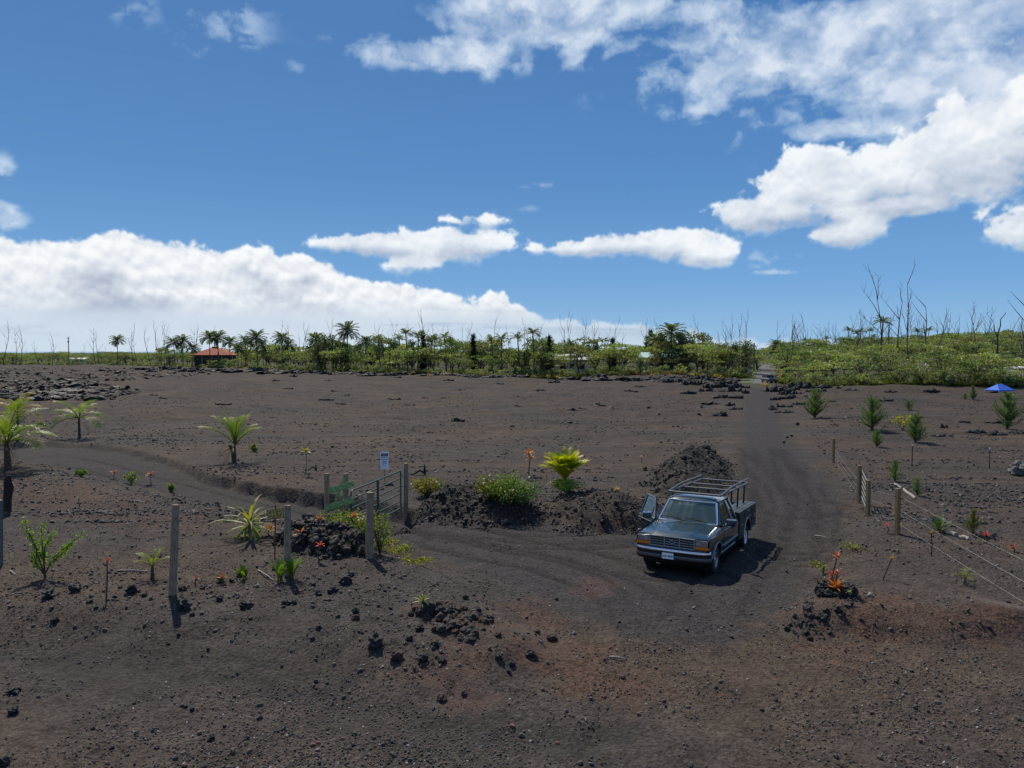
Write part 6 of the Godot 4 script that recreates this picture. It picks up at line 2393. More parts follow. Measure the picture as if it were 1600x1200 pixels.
		mb.tube([Vector3(0, 0.02, 0), (b - a) * 0.5 + Vector3(0, 0.045, 0.02), (b - a) + Vector3(0, 0.02, 0)], [0.02, 0.018, 0.012], 6)
		single(mb.mesh(), M.log_white, "stick", q[4], "stick", a)
	var wr := at(1514 - 25, 948)
	loose_rock(1154 + 345, 915, 1, "tiny pale pebble under the yellow palm seedling", M.stone)
	loose_rock(1360, 932, 12, "smooth white stone on the bank beyond the lava ring", M.log_white)

func wheel_simple(mb: MB, p: Vector3, r: float, w: float) -> void:
	mb.lathe([Vector2(0.0, -w), Vector2(r * 0.9, -w), Vector2(r, -w * 0.7), Vector2(r, w * 0.7), Vector2(r * 0.9, w), Vector2(0.0, w)], 16, Transform3D(Basis(Vector3(0, 0, 1), PI / 2.0), p))

func build_far_things() -> void:
	# paved road
	var a := on(1194, 141)
	var rd := MB.new()
	var p := PackedVector3Array()
	for i in 30:
		var d := 139.0 + i * 3.9
		var t := i / 29.0
		var px := lerpf(1195.5, 1201.0, t)
		var c := on(px, d)
		for j in 5:
			var x := c.x + (j - 2) * 1.15
			p.append(Vector3(x, hgt(x, -d) + 0.03, -d))
	rd.sheet(p, 30, 5)
	var ro := part(rd.mesh(), "road", M.asphalt, self)
	tag(ro, "grey paved road running straight away between trees", "road", "", "structure")
	for s in [-1.0, 1.0]:
		var vg := MB.new()
		p = PackedVector3Array()
		for i in 30:
			var d := 141.0 + i * 3.9
			var t := i / 29.0
			var c := on(lerpf(1195.5, 1201.0, t), d)
			for j in 4:
				var x: float = c.x + s * (2.32 + j * 0.8)
				p.append(Vector3(x, hgt(x, -d) + 0.05 + 0.05 * nC.get_noise_2d(x, d), -d))
		vg.col = Color(0.10, 0.15, 0.03)
		vg.sheet(p, 30, 4, s < 0.0)
		var vo := part(vg.mesh(), "verge_left" if s < 0.0 else "verge_right", M.leaf_far, self)
		tag(vo, "bright green mown verge beside the paved road", "verge", "", "structure")
	# black car facing us at the road's end
	var cp := on(1202, 143)
	var car := thing("parked_car", "small black car standing at the near end of the paved road", "car", cp + Vector3(0, 0.03, 0))
	var b := MB.new()
	b.bx(Vector3(0, 0.62, 0), Vector3(1.78, 0.62, 4.3), 0.14)
	part(b.mesh(), "body", M.car_paint, car)
	var cab := MB.new()
	var pr := PackedVector2Array([Vector2(-1.9, 0.9), Vector2(-1.6, 1.48), Vector2(0.1, 1.52), Vector2(0.9, 0.92)])
	cab.prism(pr, 1.5, Transform3D(Basis(Vector3(0, 0, 1), Vector3(0, 1, 0), Vector3(1, 0, 0)), Vector3(-0.75, 0, 0)))
	part(cab.mesh(), "cabin", M.car_paint, car)
	var gw := MB.new()
	gw.quad(Vector3(-0.66, 0.97, 0.87), Vector3(0.66, 0.97, 0.87), Vector3(0.6, 1.46, 0.205), Vector3(-0.6, 1.46, 0.205))
	part(gw.mesh(), "windscreen", M.glass_dark, car)
	for s in [-1.0, 1.0]:
		var hl := MB.new()
		hl.bx(Vector3(s * 0.66, 0.72, 2.12), Vector3(0.32, 0.14, 0.1), 0.03)
		part(hl.mesh(), "headlight", M.trim, car)
		for z in [1.35, -1.35]:
			var w := MB.new()
			wheel_simple(w, Vector3(s * 0.78, 0.32, z), 0.33, 0.1)
			part(w.mesh(), "wheel", M.rubber, car)
		var mr := MB.new()
		mr.bx(Vector3(s * 0.98, 0.98, 0.55), Vector3(0.18, 0.13, 0.1), 0.03)
		part(mr.mesh(), "mirror", M.car_paint, car)
	# red tractor on the verge
	var tp := on(1221, 160)
	var tr := thing("tractor", "red tractor parked on the grass beside the paved road", "tractor", tp)
	var tb := MB.new()
	tb.bx(Vector3(0, 0.85, 0.5), Vector3(0.8, 0.55, 1.7), 0.1)
	tb.bx(Vector3(0, 1.05, 0.5), Vector3(0.7, 0.2, 1.6), 0.08)
	tb.bx(Vector3(0, 0.95, -0.8), Vector3(1.3, 0.25, 0.8), 0.06)
	part(tb.mesh(), "body", M.red_paint, tr)
	var tc := MB.new()
	tc.bx(Vector3(0, 1.95, -0.7), Vector3(1.4, 0.1, 1.2), 0.04)
	part(tc.mesh(), "canopy", M.red_paint, tr)
	for s in [-1.0, 1.0]:
		for z in [-1.2, -0.2]:
			var tq := MB.new()
			tq.rod(Vector3(s * 0.6, 1.0, z), Vector3(s * 0.62, 1.92, z), 0.04)
			part(tq.mesh(), "canopy_post", M.dark_metal, tr)
		var w1 := MB.new()
		wheel_simple(w1, Vector3(s * 0.68, 0.55, -0.8), 0.56, 0.17)
		part(w1.mesh(), "rear_wheel", M.rubber, tr)
		var w2 := MB.new()
		wheel_simple(w2, Vector3(s * 0.55, 0.34, 0.95), 0.35, 0.12)
		part(w2.mesh(), "front_wheel", M.rubber, tr)
	var ge := MB.new()
	ge.bx(Vector3(0, 0.82, 1.37), Vector3(0.6, 0.4, 0.05), 0.02)
	part(ge.mesh(), "radiator", M.black, tr)
	# blue canopy tent
	var bp := at(1562, 613)
	var bd := -bp.z
	var bt := thing("canopy_tent", "bright blue canopy tent at the edge of the field", "tent", bp, "", 0.35)
	var k := bd / F
	var hw := 17.0 * k
	var ct := MB.new()
	var ridge := [Vector3(-hw * 0.3, 13.0 * k, 0), Vector3(hw * 0.3, 13.0 * k, 0)]
	var eave := [Vector3(-hw, 4.0 * k, hw * 0.7), Vector3(hw, 4.0 * k, hw * 0.7), Vector3(hw, 4.0 * k, -hw * 0.7), Vector3(-hw, 4.0 * k, -hw * 0.7)]
	ct.quad(eave[0], eave[1], ridge[1], ridge[0])
	ct.quad(eave[2], eave[3], ridge[0], ridge[1])
	ct.tri(eave[1], eave[2], ridge[1])
	ct.tri(eave[3], eave[0], ridge[0])
	for i in 4:
		var e0: Vector3 = eave[i]
		var e1: Vector3 = eave[(i + 1) % 4]
		ct.quad(e0 - Vector3(0, 1.6 * k, 0), e1 - Vector3(0, 1.6 * k, 0), e1, e0)
	part(ct.mesh(), "canopy", M.tarp_blue, bt)
	for e in eave:
		var lg := MB.new()
		lg.rod(Vector3(e.x, -0.2, e.z), e, 0.03)
		part(lg.mesh(), "leg", M.white_plastic, bt)
	var sd2 := MB.new()
	sd2.bx(Vector3(-hw * 0.45, 1.4 * k, hw * 0.5), Vector3(7.0 * k, 3.4 * k, 0.3), 0.05)
	part(sd2.mesh(), "side_cloth", M.white_plastic, bt)
	# red roofed house
	var hd := 300.0
	var hp := on(337, hd)
	var hk := hd / F
	var ho := thing("red_roofed_house", "raised dark house with an orange red hipped roof among palms", "house", hp, "", 0.12)
	var ye := row_y(554.5, hd) - hp.y
	var yt := row_y(543, hd) - hp.y
	var rw := 33.0 * hk
	var rdp := 5.5
	var wl := MB.new()
	wl.bx(Vector3(0, ye * 0.5 + 0.3, 0), Vector3(rw * 1.66, ye - 0.7, rdp * 1.5), 0.03)
	part(wl.mesh(), "wall", M.wall_dark, ho)
	var rf := MB.new()
	var rr0 := [Vector3(-rw, ye, rdp), Vector3(rw, ye, rdp), Vector3(rw, ye, -rdp), Vector3(-rw, ye, -rdp)]
	var rt := [Vector3(-1.1, yt, 0.6), Vector3(1.1, yt, 0.6), Vector3(1.1, yt, -0.6), Vector3(-1.1, yt, -0.6)]
	for i in 4:
		var j := (i + 1) % 4
		rf.quad(rr0[i], rr0[j], rt[j], rt[i])
		rf.quad(rr0[i] - Vector3(0, 0.22, 0), rr0[j] - Vector3(0, 0.22, 0), rr0[j], rr0[i])
	rf.quad(rr0[3] - Vector3(0, 0.22, 0), rr0[2] - Vector3(0, 0.22, 0), rr0[1] - Vector3(0, 0.22, 0), rr0[0] - Vector3(0, 0.22, 0))
	var roof := part(rf.mesh(), "roof", M.roof_red, ho)
	var cu := MB.new()
	cu.bx(Vector3(0, yt + 0.18, 0), Vector3(2.3, 0.42, 1.3), 0.05)
	part(cu.mesh(), "roof_vent", M.roof_red, roof)
	for s in [-0.75, -0.3, 0.12, 0.35, 0.6]:
		var wn := MB.new()
		wn.bx(Vector3(rw * s, ye * 0.62, rdp * 0.76), Vector3(rw * 0.2, ye * 0.3, 0.08), 0.01)
		part(wn.mesh(), "window", M.glass_dark, ho)
	for s in [-0.92, -0.45, 0.0, 0.45, 0.92]:
		var pt := MB.new()
		pt.rod(Vector3(rw * s, -0.3, rdp * 0.93), Vector3(rw * s, ye - 0.15, rdp * 0.93), 0.09)
		part(pt.mesh(), "porch_post", M.wall_pale, ho)
	# houses half hidden in the scrub
	for q in [[893, 562, 195, 56, 3.2, M.roof_grey, "long pale grey roofed house half hidden behind feathery trees"], [1030, 559, 188, 54, 3.4, M.roof_teal, "pale turquoise roofed house half hidden behind feathery trees"], [1592, 545, 205, 46, 3.0, M.roof_brown, "brown roofed house high on the rise"], [1449, 563, 172, 14, 1.2, M.roof_grey, "small white shed in the trees on the rise"], [1590, 575, 150, 9, 0.8, M.white_plastic, "tiny white roof in the trees below the brown roofed house"], [125, 561, 372, 26, 1.6, M.roof_grey, "low pale roofed house in the scrub far behind the lava flow"]]:
		var d: float = q[2]
		var gp := on(q[0], d)
		var kk := d / F
		var w: float = q[3] * kk * 0.5
		var y1 := row_y(q[1], d) - gp.y
		var hs := thing("house", q[6], "house", gp)
		var m2 := MB.new()
		m2.bx(Vector3(0, y1 * 0.5 - 0.4, 0), Vector3(w * 1.85, y1 + 0.4, 5.0), 0.03)
		part(m2.mesh(), "wall", M.wall_pale, hs)
		var r2 := MB.new()
		var ov := minf(w * 0.1, 0.6)
		r2.prism(PackedVector2Array([Vector2(-3.4, y1 - 0.1), Vector2(3.4, y1 - 0.1), Vector2(3.4, y1 + 0.05), Vector2(0, y1 + q[4] * 0.45), Vector2(-3.4, y1 + 0.05)]), (w + ov) * 2.0, Transform3D(Basis(Vector3(0, 0, 1), Vector3(0, 1, 0), Vector3(1, 0, 0)), Vector3(-w - ov, 0, 0)))
		part(r2.mesh(), "roof", q[5], hs)
		for i in 3:
			var wn := MB.new()
			wn.bx(Vector3(w * (i - 1) * 0.55, y1 * 0.55, 2.52), Vector3(w * 0.25, y1 * 0.35, 0.06), 0.01)
			part(wn.mesh(), "window", M.glass_dark, hs)
	# poles
	for q in [[108, 572, 526, 336, "weathered utility pole with a transformer in the pale scrub"], [1178, 572, 536, 190, "pale utility pole beside the paved road"]]:
		var d: float = q[3]
		var gp := on(q[0], d)
		var h := row_y(q[2], d) - gp.y
		var po := thing("utility_pole", q[4], "pole", gp)
		var mb := MB.new()
		mb.tube([Vector3(0, -0.5, 0), Vector3(0, h, 0)], [0.22, 0.17], 8)
		part(mb.mesh(), "shaft", M.wood_grey, po)
		var arm := MB.new()
		arm.bx(Vector3(0, h - 0.7, 0.2), Vector3(1.8, 0.14, 0.12), 0.02)
		part(arm.mesh(), "crossarm", M.wood_grey, po)
		if q[0] < 500:
			var tf := MB.new()
			tf.lathe([Vector2(0, -0.5), Vector2(0.3, -0.5), Vector2(0.3, 0.4), Vector2(0.0, 0.5)], 12, Transform3D(Basis(), Vector3(0.1, h - 2.2, 0.4)))
			part(tf.mesh(), "transformer", M.galv_dull, po)
	var rs := on(1170, 160)
	var so := thing("road_sign", "small grey road sign on a post before the rounded tree", "sign", rs)
	var sm := MB.new()
	sm.rod(Vector3(0, -0.3, 0), Vector3(0, 1.9, 0), 0.04)
	part(sm.mesh(), "post", M.galv, so)
	var sf := MB.new()
	sf.bx(Vector3(0, 1.75, 0.06), Vector3(0.6, 0.75, 0.03), 0.01)
	part(sf.mesh(), "panel", M.galv, so)

func build_garden() -> void:
	rng.seed = 321
	var yg := Color(0.23, 0.28, 0.03)
	var gr := Color(0.075, 0.13, 0.03)
	# palms
	var p := at(12, 733)
	var k := -p.z / F
	palm("young_palm", "large bushy yellow green palm beside the dead black stump", p, 44 * k, 0.12, 15, 74 * k, yg, {"c2": gr, "rise0": 0.15, "pairs": 26, "turn": 0.4})
	p = at(28, 690)
	k = -p.z / F
	palm("young_palm", "orange yellow palm behind the bushy yellow green palm", p, 46 * k, 0.09, 11, 44 * k, Color(0.33, 0.19, 0.03), {"c2": Color(0.2, 0.17, 0.03), "rise0": 0.1, "droop": 1.5})
	p = at(124, 685)
	k = -p.z / F
	palm("young_palm", "small upright palm with a slim trunk and arching bright fronds", p, 34 * k, 0.075, 10, 44 * k, yg, {"c2": gr, "rise0": 0.0, "rise1": 1.2, "droop": 1.4, "pairs": 24, "leaflet": 0.42})
	p = at(368, 722)
	k = -p.z / F
	palm("young_palm", "narrow upright clumping palm across the drive from the gate", p, 30 * k, 0.05, 11, 58 * k, Color(0.11, 0.16, 0.035), {"c2": yg, "stems": 3, "rise0": 0.75, "rise1": 1.45, "droop": 0.9, "leaflet": 0.24})
	p = at(883, 792)
	k = -p.z / F
	p.y = row_y(758, -p.z)
	palm("young_palm", "broad bright yellow palm growing on the earth berm", p, 10 * k, 0.16, 34, 50 * k, Color(0.66, 0.56, 0.025), {"c2": Color(0.2, 0.24, 0.025), "trunk": Color(0.09, 0.025, 0.02), "stems": 3, "rise0": 0.85, "rise1": 1.52, "leaflet": 0.36, "lw": 0.055, "pairs": 15, "droop": 0.9})
	shrub("shrub", "low bright yellow green leafy clump at the foot of the yellow palm", p + Vector3(-0.05, -0.12, 0.5), 58 * k, 18 * k, 46, 1500, 0.085, [Color(0.3, 0.38, 0.07), Color(0.24, 0.32, 0.06)], {"category": "plant", "spread": 0.25})
	p = at(390, 840)
	k = -p.z / F
	rosette("spiky_palm", "spiky green and straw coloured strap leaved palm beside the yellow sign", "palm", p + Vector3(0, 0.0, 0), [Vector3(0, 22 * k, 0)], 34, 66 * k, 0.085, [Color(0.12, 0.18, 0.04), Color(0.16, 0.2, 0.05), Color(0.3, 0.26, 0.1)], false, "", -0.6, 1.5, 1.2)
	p = at(238, 903)
	k = -p.z / F
	palm("palm_seedling", "small yellow green palm seedling beside the leaning post", p, 24 * k, 0.035, 7, 34 * k, Color(0.24, 0.27, 0.03), {"rise0": 0.5, "rise1": 1.3, "droop": 0.9, "pairs": 18, "leaflet": 0.3})
	p = at(1507, 914)
	k = -p.z / F
	palm("palm_seedling", "small yellow palm seedling with a pale forked stem on the bank", p, 17 * k, 0.04, 7, 21 * k, Color(0.4, 0.27, 0.03), {"c2": Color(0.2, 0.25, 0.04), "rise0": 0.15, "rise1": 1.2, "droop": 1.5, "pairs": 14, "trunk": Color(0.3, 0.27, 0.22)})
	p = at(1467, 832)
	k = -p.z / F
	palm("palm_seedling", "rounded deep green palm seedling behind the fence wires", p, 5 * k, 0.05, 20, 28 * k, Color(0.055, 0.115, 0.03), {"rise0": 0.3, "rise1": 1.5, "droop": 0.6, "pairs": 16, "leaflet": 0.22})
	# dead stump
	p = at(12, 800)
	k = -p.z / F
	var sm := MB.new()
	sm.col = Color(0.05, 0.03, 0.028)
	sm.tube([Vector3(-0.02, -0.1, 0), Vector3(0, 20 * k, 0), Vector3(0.06, 40 * k, 0), Vector3(0.02, 48 * k, 0), Vector3(0.1, 58 * k, 0)], [0.12, 0.13, 0.15, 0.12, 0.03], 9)
	for i in 7:
		sm.tube([Vector3(0.03, 42 * k, 0), Vector3(rr(-0.14, 0.16), rr(50, 60) * k, rr(-0.1, 0.1))], [0.05, 0.012], 5)
	single(sm.mesh(), M.bark, "dead_stump", "blackened dead palm stump beside the grey metal post", "stump", p)
	# spindly bright shrub, front left
	p = at(67, 903)
	k = -p.z / F
	var sh := thing("spindly_shrub", "spindly shrub of bright green leaflets on bare arching branches", "shrub", p)
	var st := MB.new()
	var lf := MB.new()
	st.col = Color(0.12, 0.09, 0.07)
	for q in [[Vector3(4, 0, 0), Vector3(-6, 40, 2), Vector3(-32, 92, -4)], [Vector3(4, 0, 0), Vector3(2, 50, 3), Vector3(0, 86, 0)], [Vector3(4, 8, 0), Vector3(20, 34, 2), Vector3(64, 70, 0)], [Vector3(2, 20, 0), Vector3(8, 52, 6), Vector3(22, 74, 4)], [Vector3(0, 30, 0), Vector3(-14, 54, -4), Vector3(-20, 72, 0)], [Vector3(10, 22, 0), Vector3(30, 40, -6), Vector3(46, 56, 0)], [Vector3(4, 4, 0), Vector3(-8, 24, 4), Vector3(-10, 40, 6)]]:
		st.tube([q[0] * k, q[1] * k, q[2] * k], [0.022, 0.014, 0.005], 5)
		for i in 190:
			var t := rr(0.22, 1.04)
			var c: Vector3 = (q[0] as Vector3).lerp(q[1], t * 2.0) if t < 0.5 else (q[1] as Vector3).lerp(q[2], t * 2.0 - 1.0)
			leaf_at(lf, c * k + Vector3(rr(-1, 1), rr(-1, 1), rr(-1, 1)) * 0.075, rr(0.035, 0.075), vary(Color(0.2, 0.29, 0.04), 0.25))
	part(st.mesh(), "branches", M.bark, sh)
	part(lf.mesh(), "foliage", M.leaf, sh)
	# shrubs at the gate and on the berm
	p = at(800, 806)
	k = -p.z / F
	p += Vector3(0, 0.32, 0.35)
	shrub("shrub", "big green leafy shrub on the side of the black berm", p, 88 * k, 56 * k, 90, 4200, 0.09, [Color(0.14, 0.2, 0.055), Color(0.18, 0.22, 0.07), Color(0.1, 0.16, 0.05)], {"spread": 0.17})
	shrub("shrub", "straggly yellow tinged shrub leaning over the black berm", p + Vector3(-35 * k, 0.25, 0.1), 60 * k, 44 * k, 34, 900, 0.09, [Color(0.2, 0.19, 0.03), Color(0.16, 0.17, 0.03), Color(0.26, 0.17, 0.03)], {"spread": 0.12})
	p = at(560, 852)
	k = -p.z / F
	shrub("shrub", "straggly yellow green shrub growing through the gate by the rock pile", p + Vector3(0, 0, -0.5), 92 * k, 48 * k, 46, 1300, 0.085, [Color(0.17, 0.2, 0.04), Color(0.22, 0.21, 0.04), Color(0.12, 0.15, 0.04)], {"spread": 0.12})
	shrub("shrub", "tall thin leafy shrub right behind the lone round post", at(588, 868) + Vector3(0.05, 0, -0.25), 0.75, 1.25, 16, 520, 0.085, [Color(0.16, 0.19, 0.05), Color(0.12, 0.16, 0.05)], {"spread": 0.1})
	shrub("shrub", "yellow green shrub between the light green boards and rock pile", at(520, 846) + Vector3(0, 0.1, -0.9), 1.5, 0.75, 26, 520, 0.09, [Color(0.2, 0.23, 0.04), Color(0.16, 0.2, 0.04)], {"spread": 0.12})
	p = at(668, 776)
	k = -p.z / F
	shrub("shrub", "golden brown spiky low bush right behind the hinge post", p, 54 * k, 34 * k, 60, 1100, 0.1, [Color(0.2, 0.19, 0.04), Color(0.28, 0.2, 0.06), Color(0.1, 0.11, 0.03)], {"spread": 0.14})
	# creeping yellow ground cover
	for q in [[622, 862, 1.4, "mat of yellow green ground cover beside the lone round post"], [648, 880, 1.0, "thin trail of yellow green ground cover towards the drive"], [600, 850, 1.0, "tuft of yellow green ground cover under the leafy plants"]]:
		shrub("ground_cover", q[3], at(q[0], q[1]), q[2], 0.14, 30, 420, 0.06, [Color(0.3, 0.27, 0.03), Color(0.22, 0.22, 0.03)], {"category": "plant", "spread": 0.35, "r": 0.004})
	for q in [[1335, 857, 0.9, "low patch of yellow weeds beside the road"], [1280, 885, 0.6, "sparse yellow weeds at the road's edge"], [325, 838, 0.0, ""]]:
		if q[2] > 0.0:
			shrub("weed_patch", q[3], at(q[0], q[1]), q[2], 0.12, 18, 150, 0.06, [Color(0.26, 0.24, 0.05), Color(0.2, 0.2, 0.05)], {"category": "plant", "spread": 0.35, "r": 0.004})
	# ferns at the foot of the ferny post
	for q in [[438, 908, 40, "bright fern clump at the foot of the mossy post"], [455, 905, 46, "taller fern clump behind the mossy post's foot"], [383, 905, 22, "small fern beside the white stick"]]:
		var fp := at(q[0], q[1])
		var fk := -fp.z / F
		var fo := thing("fern", q[3], "fern", fp)
		for i in 11:
			var f := MB.new()
			frond(f, Vector3(rr(-0.05, 0.05), 0, rr(-0.05, 0.05)), rr(0, TAU), q[2] * fk * rr(0.7, 1.1), rr(1.0, 1.5), rr(0.3, 0.8), 16, q[2] * fk * 0.16, 0.022, vary(Color(0.13, 0.2, 0.035), 0.2))
			part(f.mesh(), "frond", M.leaf, fo)
	# ti plants and bromeliads
	var red := [Color(0.3, 0.045, 0.03), Color(0.36, 0.09, 0.06)]
	var orange := [Color(0.5, 0.16, 0.02), Color(0.45, 0.25, 0.03)]
	var ygl := [Color(0.3, 0.33, 0.04), Color(0.22, 0.28, 0.04)]
	for q in [[478, 741, 36, 12, 4.2, ygl, "bromeliad", "yellow green bromeliad on a tall bare stalk across the drive"], [826, 742, 32, 12, 3.0, orange, "ti_plant", "orange ti plant on two thin stalks behind the leafy shrub"], [236, 756, 14, 11, 3.0, [Color(0.3, 0.06, 0.02), Color(0.25, 0.09, 0.03)], "ti_plant", "rusty red ti plant at the drive's edge beside a small bush"], [178, 748, 9, 9, 2.6, red, "ti_plant", "red ti plant at the drive's edge"], [499, 878, 26, 10, 3.0, [Color(0.6, 0.05, 0.05), Color(0.65, 0.14, 0.13)], "ti_plant", "bright pink red ti plant before the rock pile"], [166, 935, 60, 8, 2.0, [Color(0.4, 0.06, 0.06)], "ti_plant", "thin stalked plant with small dark red leaves on top"], [348, 912, 10, 12, 2.6, red, "ti_plant", "small red ti plant among stones on the bank"], [306, 915, 12, 7, 1.6, red, "ti_plant", "tiny red ti sprout beside a lava rock"], [1378, 906, 34, 8, 1.6, [Color(0.4, 0.24, 0.03), Color(0.3, 0.22, 0.05)], "ti_plant", "yellow brown ti plant on a long curved bare stalk"], [1540, 850, 14, 11, 2.6, [Color(0.5, 0.04, 0.05), Color(0.45, 0.1, 0.1)], "ti_plant", "red ti plant beyond the fence wires by the logs"], [1583, 862, 6, 11, 2.6, red, "ti_plant", "red ti plant beside a dark rock beyond the wires"], [1385, 832, 10, 9, 1.4, [Color(0.5, 0.12, 0.14)], "ti_plant", "pink leaved ti plant beside the bending fence post"], [548, 830, 4, 9, 3.0, [Color(0.4, 0.14, 0.04), Color(0.36, 0.2, 0.06)], "ti_plant", "orange bromeliad on top of the rock pile"], [464, 828, 4, 14, 3.6, [Color(0.5, 0.2, 0.06), Color(0.55, 0.3, 0.12)], "ti_plant", "orange and cream bromeliad behind the mossy post"], [490, 812, 2, 8, 2.6, [Color(0.4, 0.14, 0.04), Color(0.36, 0.2, 0.06)], "bromeliad", "orange bromeliad at the top of the rock pile"], [420, 836, 8, 16, 4.0, [Color(0.32, 0.2, 0.04), Color(0.4, 0.14, 0.04)], "bromeliad", "yellow orange bromeliad beside the spiky palm"], [583, 845, 34, 9, 3.0, [Color(0.5, 0.2, 0.08)], "ti_plant", "orange flowered stalk beside the lone round post"], [963, 800, 0, 8, 3.0, [Color(0.5, 0.36, 0.1)], "ti_plant", "cream yellow seedling on the earth berm beside the truck"], [1003, 724, 10, 5, 1.6, [Color(0.4, 0.36, 0.06)], "ti_plant", "yellow seedling on a thin stem beside the cinder mound"], [1405, 826, 6, 6, 1.4, [Color(0.5, 0.12, 0.12)], "ti_plant", "small pink sprout at the foot of the bending fence post"], [1455, 868, 36, 5, 1.0, [Color(0.35, 0.3, 0.06)], "ti_plant", "thin pale stem seedling with a yellow top by the fence"], [125, 792, 14, 6, 1.4, ygl, "seedling", "little yellow green sprout on the bank"]]:
		var tp := at(q[0], q[1])
		var tk := -tp.z / F
		if q[0] == 548:
			tp = at(545, 866) + Vector3(0, 0.8, -0.55)
		if q[0] == 490:
			tp = at(490, 868) + Vector3(0, 0.8, -0.55)
		if q[0] == 464:
			tp = at(466, 862) + Vector3(0, 0.35, -0.3)
		if q[0] == 963:
			tp.y += 0.8
		var stalks := [Vector3(rr(-0.04, 0.04), q[2] * tk, 0)]
		if q[0] == 826:
			stalks = [Vector3(0.0, 34 * tk, 0), Vector3(0.1, 26 * tk, 0.05)]
		if q[0] == 1378:
			stalks = [Vector3(0.22, q[2] * tk, 0)]
		rosette(q[6], q[7], "plant", tp, stalks, 10, q[3] * tk, q[4] * tk, q[5], true)
	# lava ring planter
	p = at(1305, 928)
	k = -p.z / F
	var ring := thing("lava_ring", "ring of black lava rocks round an orange bromeliad on the bank", "planter", p)
	for i in 11:
		var a := TAU * i / 11.0
		var big := 1.0 if sin(a) < 0.2 else 0.5
		var w := part(rock_big[i % 5], "rock", M.lava, ring)
		var s := rr(15, 21) * k * (0.75 + 0.35 * big)
		w.transform = Transform3D(rand_basis(0.6).scaled(Vector3(s, s * (0.7 + 0.9 * big), s)), Vector3(cos(a) * 25 * k, s * 0.25, sin(a) * 18 * k))
	rosette("bromeliad", "orange bromeliad growing inside the lava ring", "plant", p + Vector3(-0.03, 0.12, 0.1), [Vector3(0, 0.05, 0)], 22, 24 * k, 2.6 * k, [Color(0.5, 0.21, 0.03), Color(0.42, 0.15, 0.03)], true, "", 0.2, 1.45, 0.5)
	rosette("ti_plant", "tall ti plant with pink red tops behind the lava ring's bromeliad", "plant", p + Vector3(0, 0, -0.15), [Vector3(-0.02, 26 * k, 0), Vector3(0.08, 30 * k, 0.05), Vector3(0.09, 56 * k, 0)], 10, 13 * k, 3.4 * k, [Color(0.34, 0.05, 0.035), Color(0.42, 0.2, 0.16), Color(0.36, 0.1, 0.05)], true)
	rosette("succulent", "pale green rosette plant at the foot of the lava ring's bromeliad", "plant", p + Vector3(12 * k, 0.1, 0.3), [Vector3(0, 0.02, 0)], 12, 7 * k, 3.2 * k, [Color(0.35, 0.4, 0.2), Color(0.3, 0.36, 0.16)], false)
	shrub("seedling", "small yellow green seedling beside the lava ring", at(1287, 897), 0.18, 0.26, 5, 50, 0.07, [Color(0.28, 0.32, 0.06)], {"category": "plant"})
	# plant on the rock at the bank
	p = at(668, 962)
	k = -p.z / F
	var pk := thing("rock_cluster", "cluster of black lava rocks holding a small fern on the bank", "rock", p)
	for q in [[0, 0, 30], [22, -2, 24], [34, 2, 18], [-8, 6, 16], [14, 8, 18]]:
		var w := part(rock_big[int(q[2]) % 5], "rock", M.lava, pk)
		var s: float = q[2] * k
		w.transform = Transform3D(rand_basis(0.6).scaled(Vector3(s, s * 1.1, s)), Vector3(q[0] * k, s * 0.35, -q[1] * k))
	rosette("fern", "small green and yellow fern sprouting from the rock cluster", "fern", p + Vector3(-8 * k, 22 * k, 0), [Vector3(0, 0.02, 0)], 22, 20 * k, 2.6 * k, [Color(0.07, 0.13, 0.03), Color(0.3, 0.26, 0.06), Color(0.12, 0.17, 0.04)], false, "", 0.0, 1.4, 0.9)
	# small bushes of the left bank and field
	for q in [[205, 757, 24, 20, "pale green small bush at the drive's edge"], [268, 770, 10, 14, "thin green sprig at the drive's edge"], [126, 745, 18, 14, "wispy grey green tuft at the drive's edge"], [397, 706, 12, 12, "tiny dark green bush beside the clumping palm"], [375, 900, 14, 12, "small yellow weed among stones"], [345, 908, 16, 12, "yellow green weed beside the small red plant"], [63, 670, 20, 12, "thin dry weed behind the bushy palm"], [1008, 735, 8, 6, "tiny yellow weed at the foot of the cinder mound"]]:
		var bp := at(q[0], q[1])
		var bk := -bp.z / F
		shrub("small_bush", q[4], bp, q[2] * bk, q[3] * bk, 14, 260, 4.0 * bk, [Color(0.14, 0.18, 0.06), Color(0.18, 0.2, 0.07)], {"category": "plant", "spread": 0.2, "r": 0.006})
	# needle bushes in the field at the right
	for q in [[1273, 653, 44, 46, "broad feathery needle bush nearest the road's edge"], [1362, 671, 48, 50, "tall loose needle bush in the middle of the right field"], [1430, 691, 34, 46, "needle bush with a thin leading shoot above a dense base"], [1574, 670, 46, 58, "largest dark green needle bush below the blue canopy"], [1520, 624, 12, 22, "small narrow needle bush before the blue canopy"], [1508, 624, 10, 9, "low rounded needle bush beside the small narrow one"], [1370, 698, 24, 26, "small needle bush behind the far brown post"], [1398, 752, 28, 34, "slim needle bush behind the small silver gate"], [1433, 775, 22, 28, "thin young needle bush beside the whitened log"], [1520, 836, 28, 40, "yellow green young needle bush by the fence logs"], [1420, 640, 26, 13, "low spreading green bush in the right field"]]:
		var bp := at(q[0], q[1])
		var bk := -bp.z / F
		var o := thing("needle_bush", q[4], "bush", bp)
		var s1 := MB.new()
		var s2 := MB.new()
		var cc := Color(0.17, 0.24, 0.1)
		if q[0] == 1520 and q[1] == 836:
			cc = Color(0.16, 0.17, 0.03)
		elif q[1] > 690:
			cc = Color(0.17, 0.26, 0.09)
		needle_bush(s1, s2, q[2] * bk, q[3] * bk, 70 if q[1] > 720 else 105, cc, 0.8)
		part(s1.mesh(), "stem", M.bark, o)
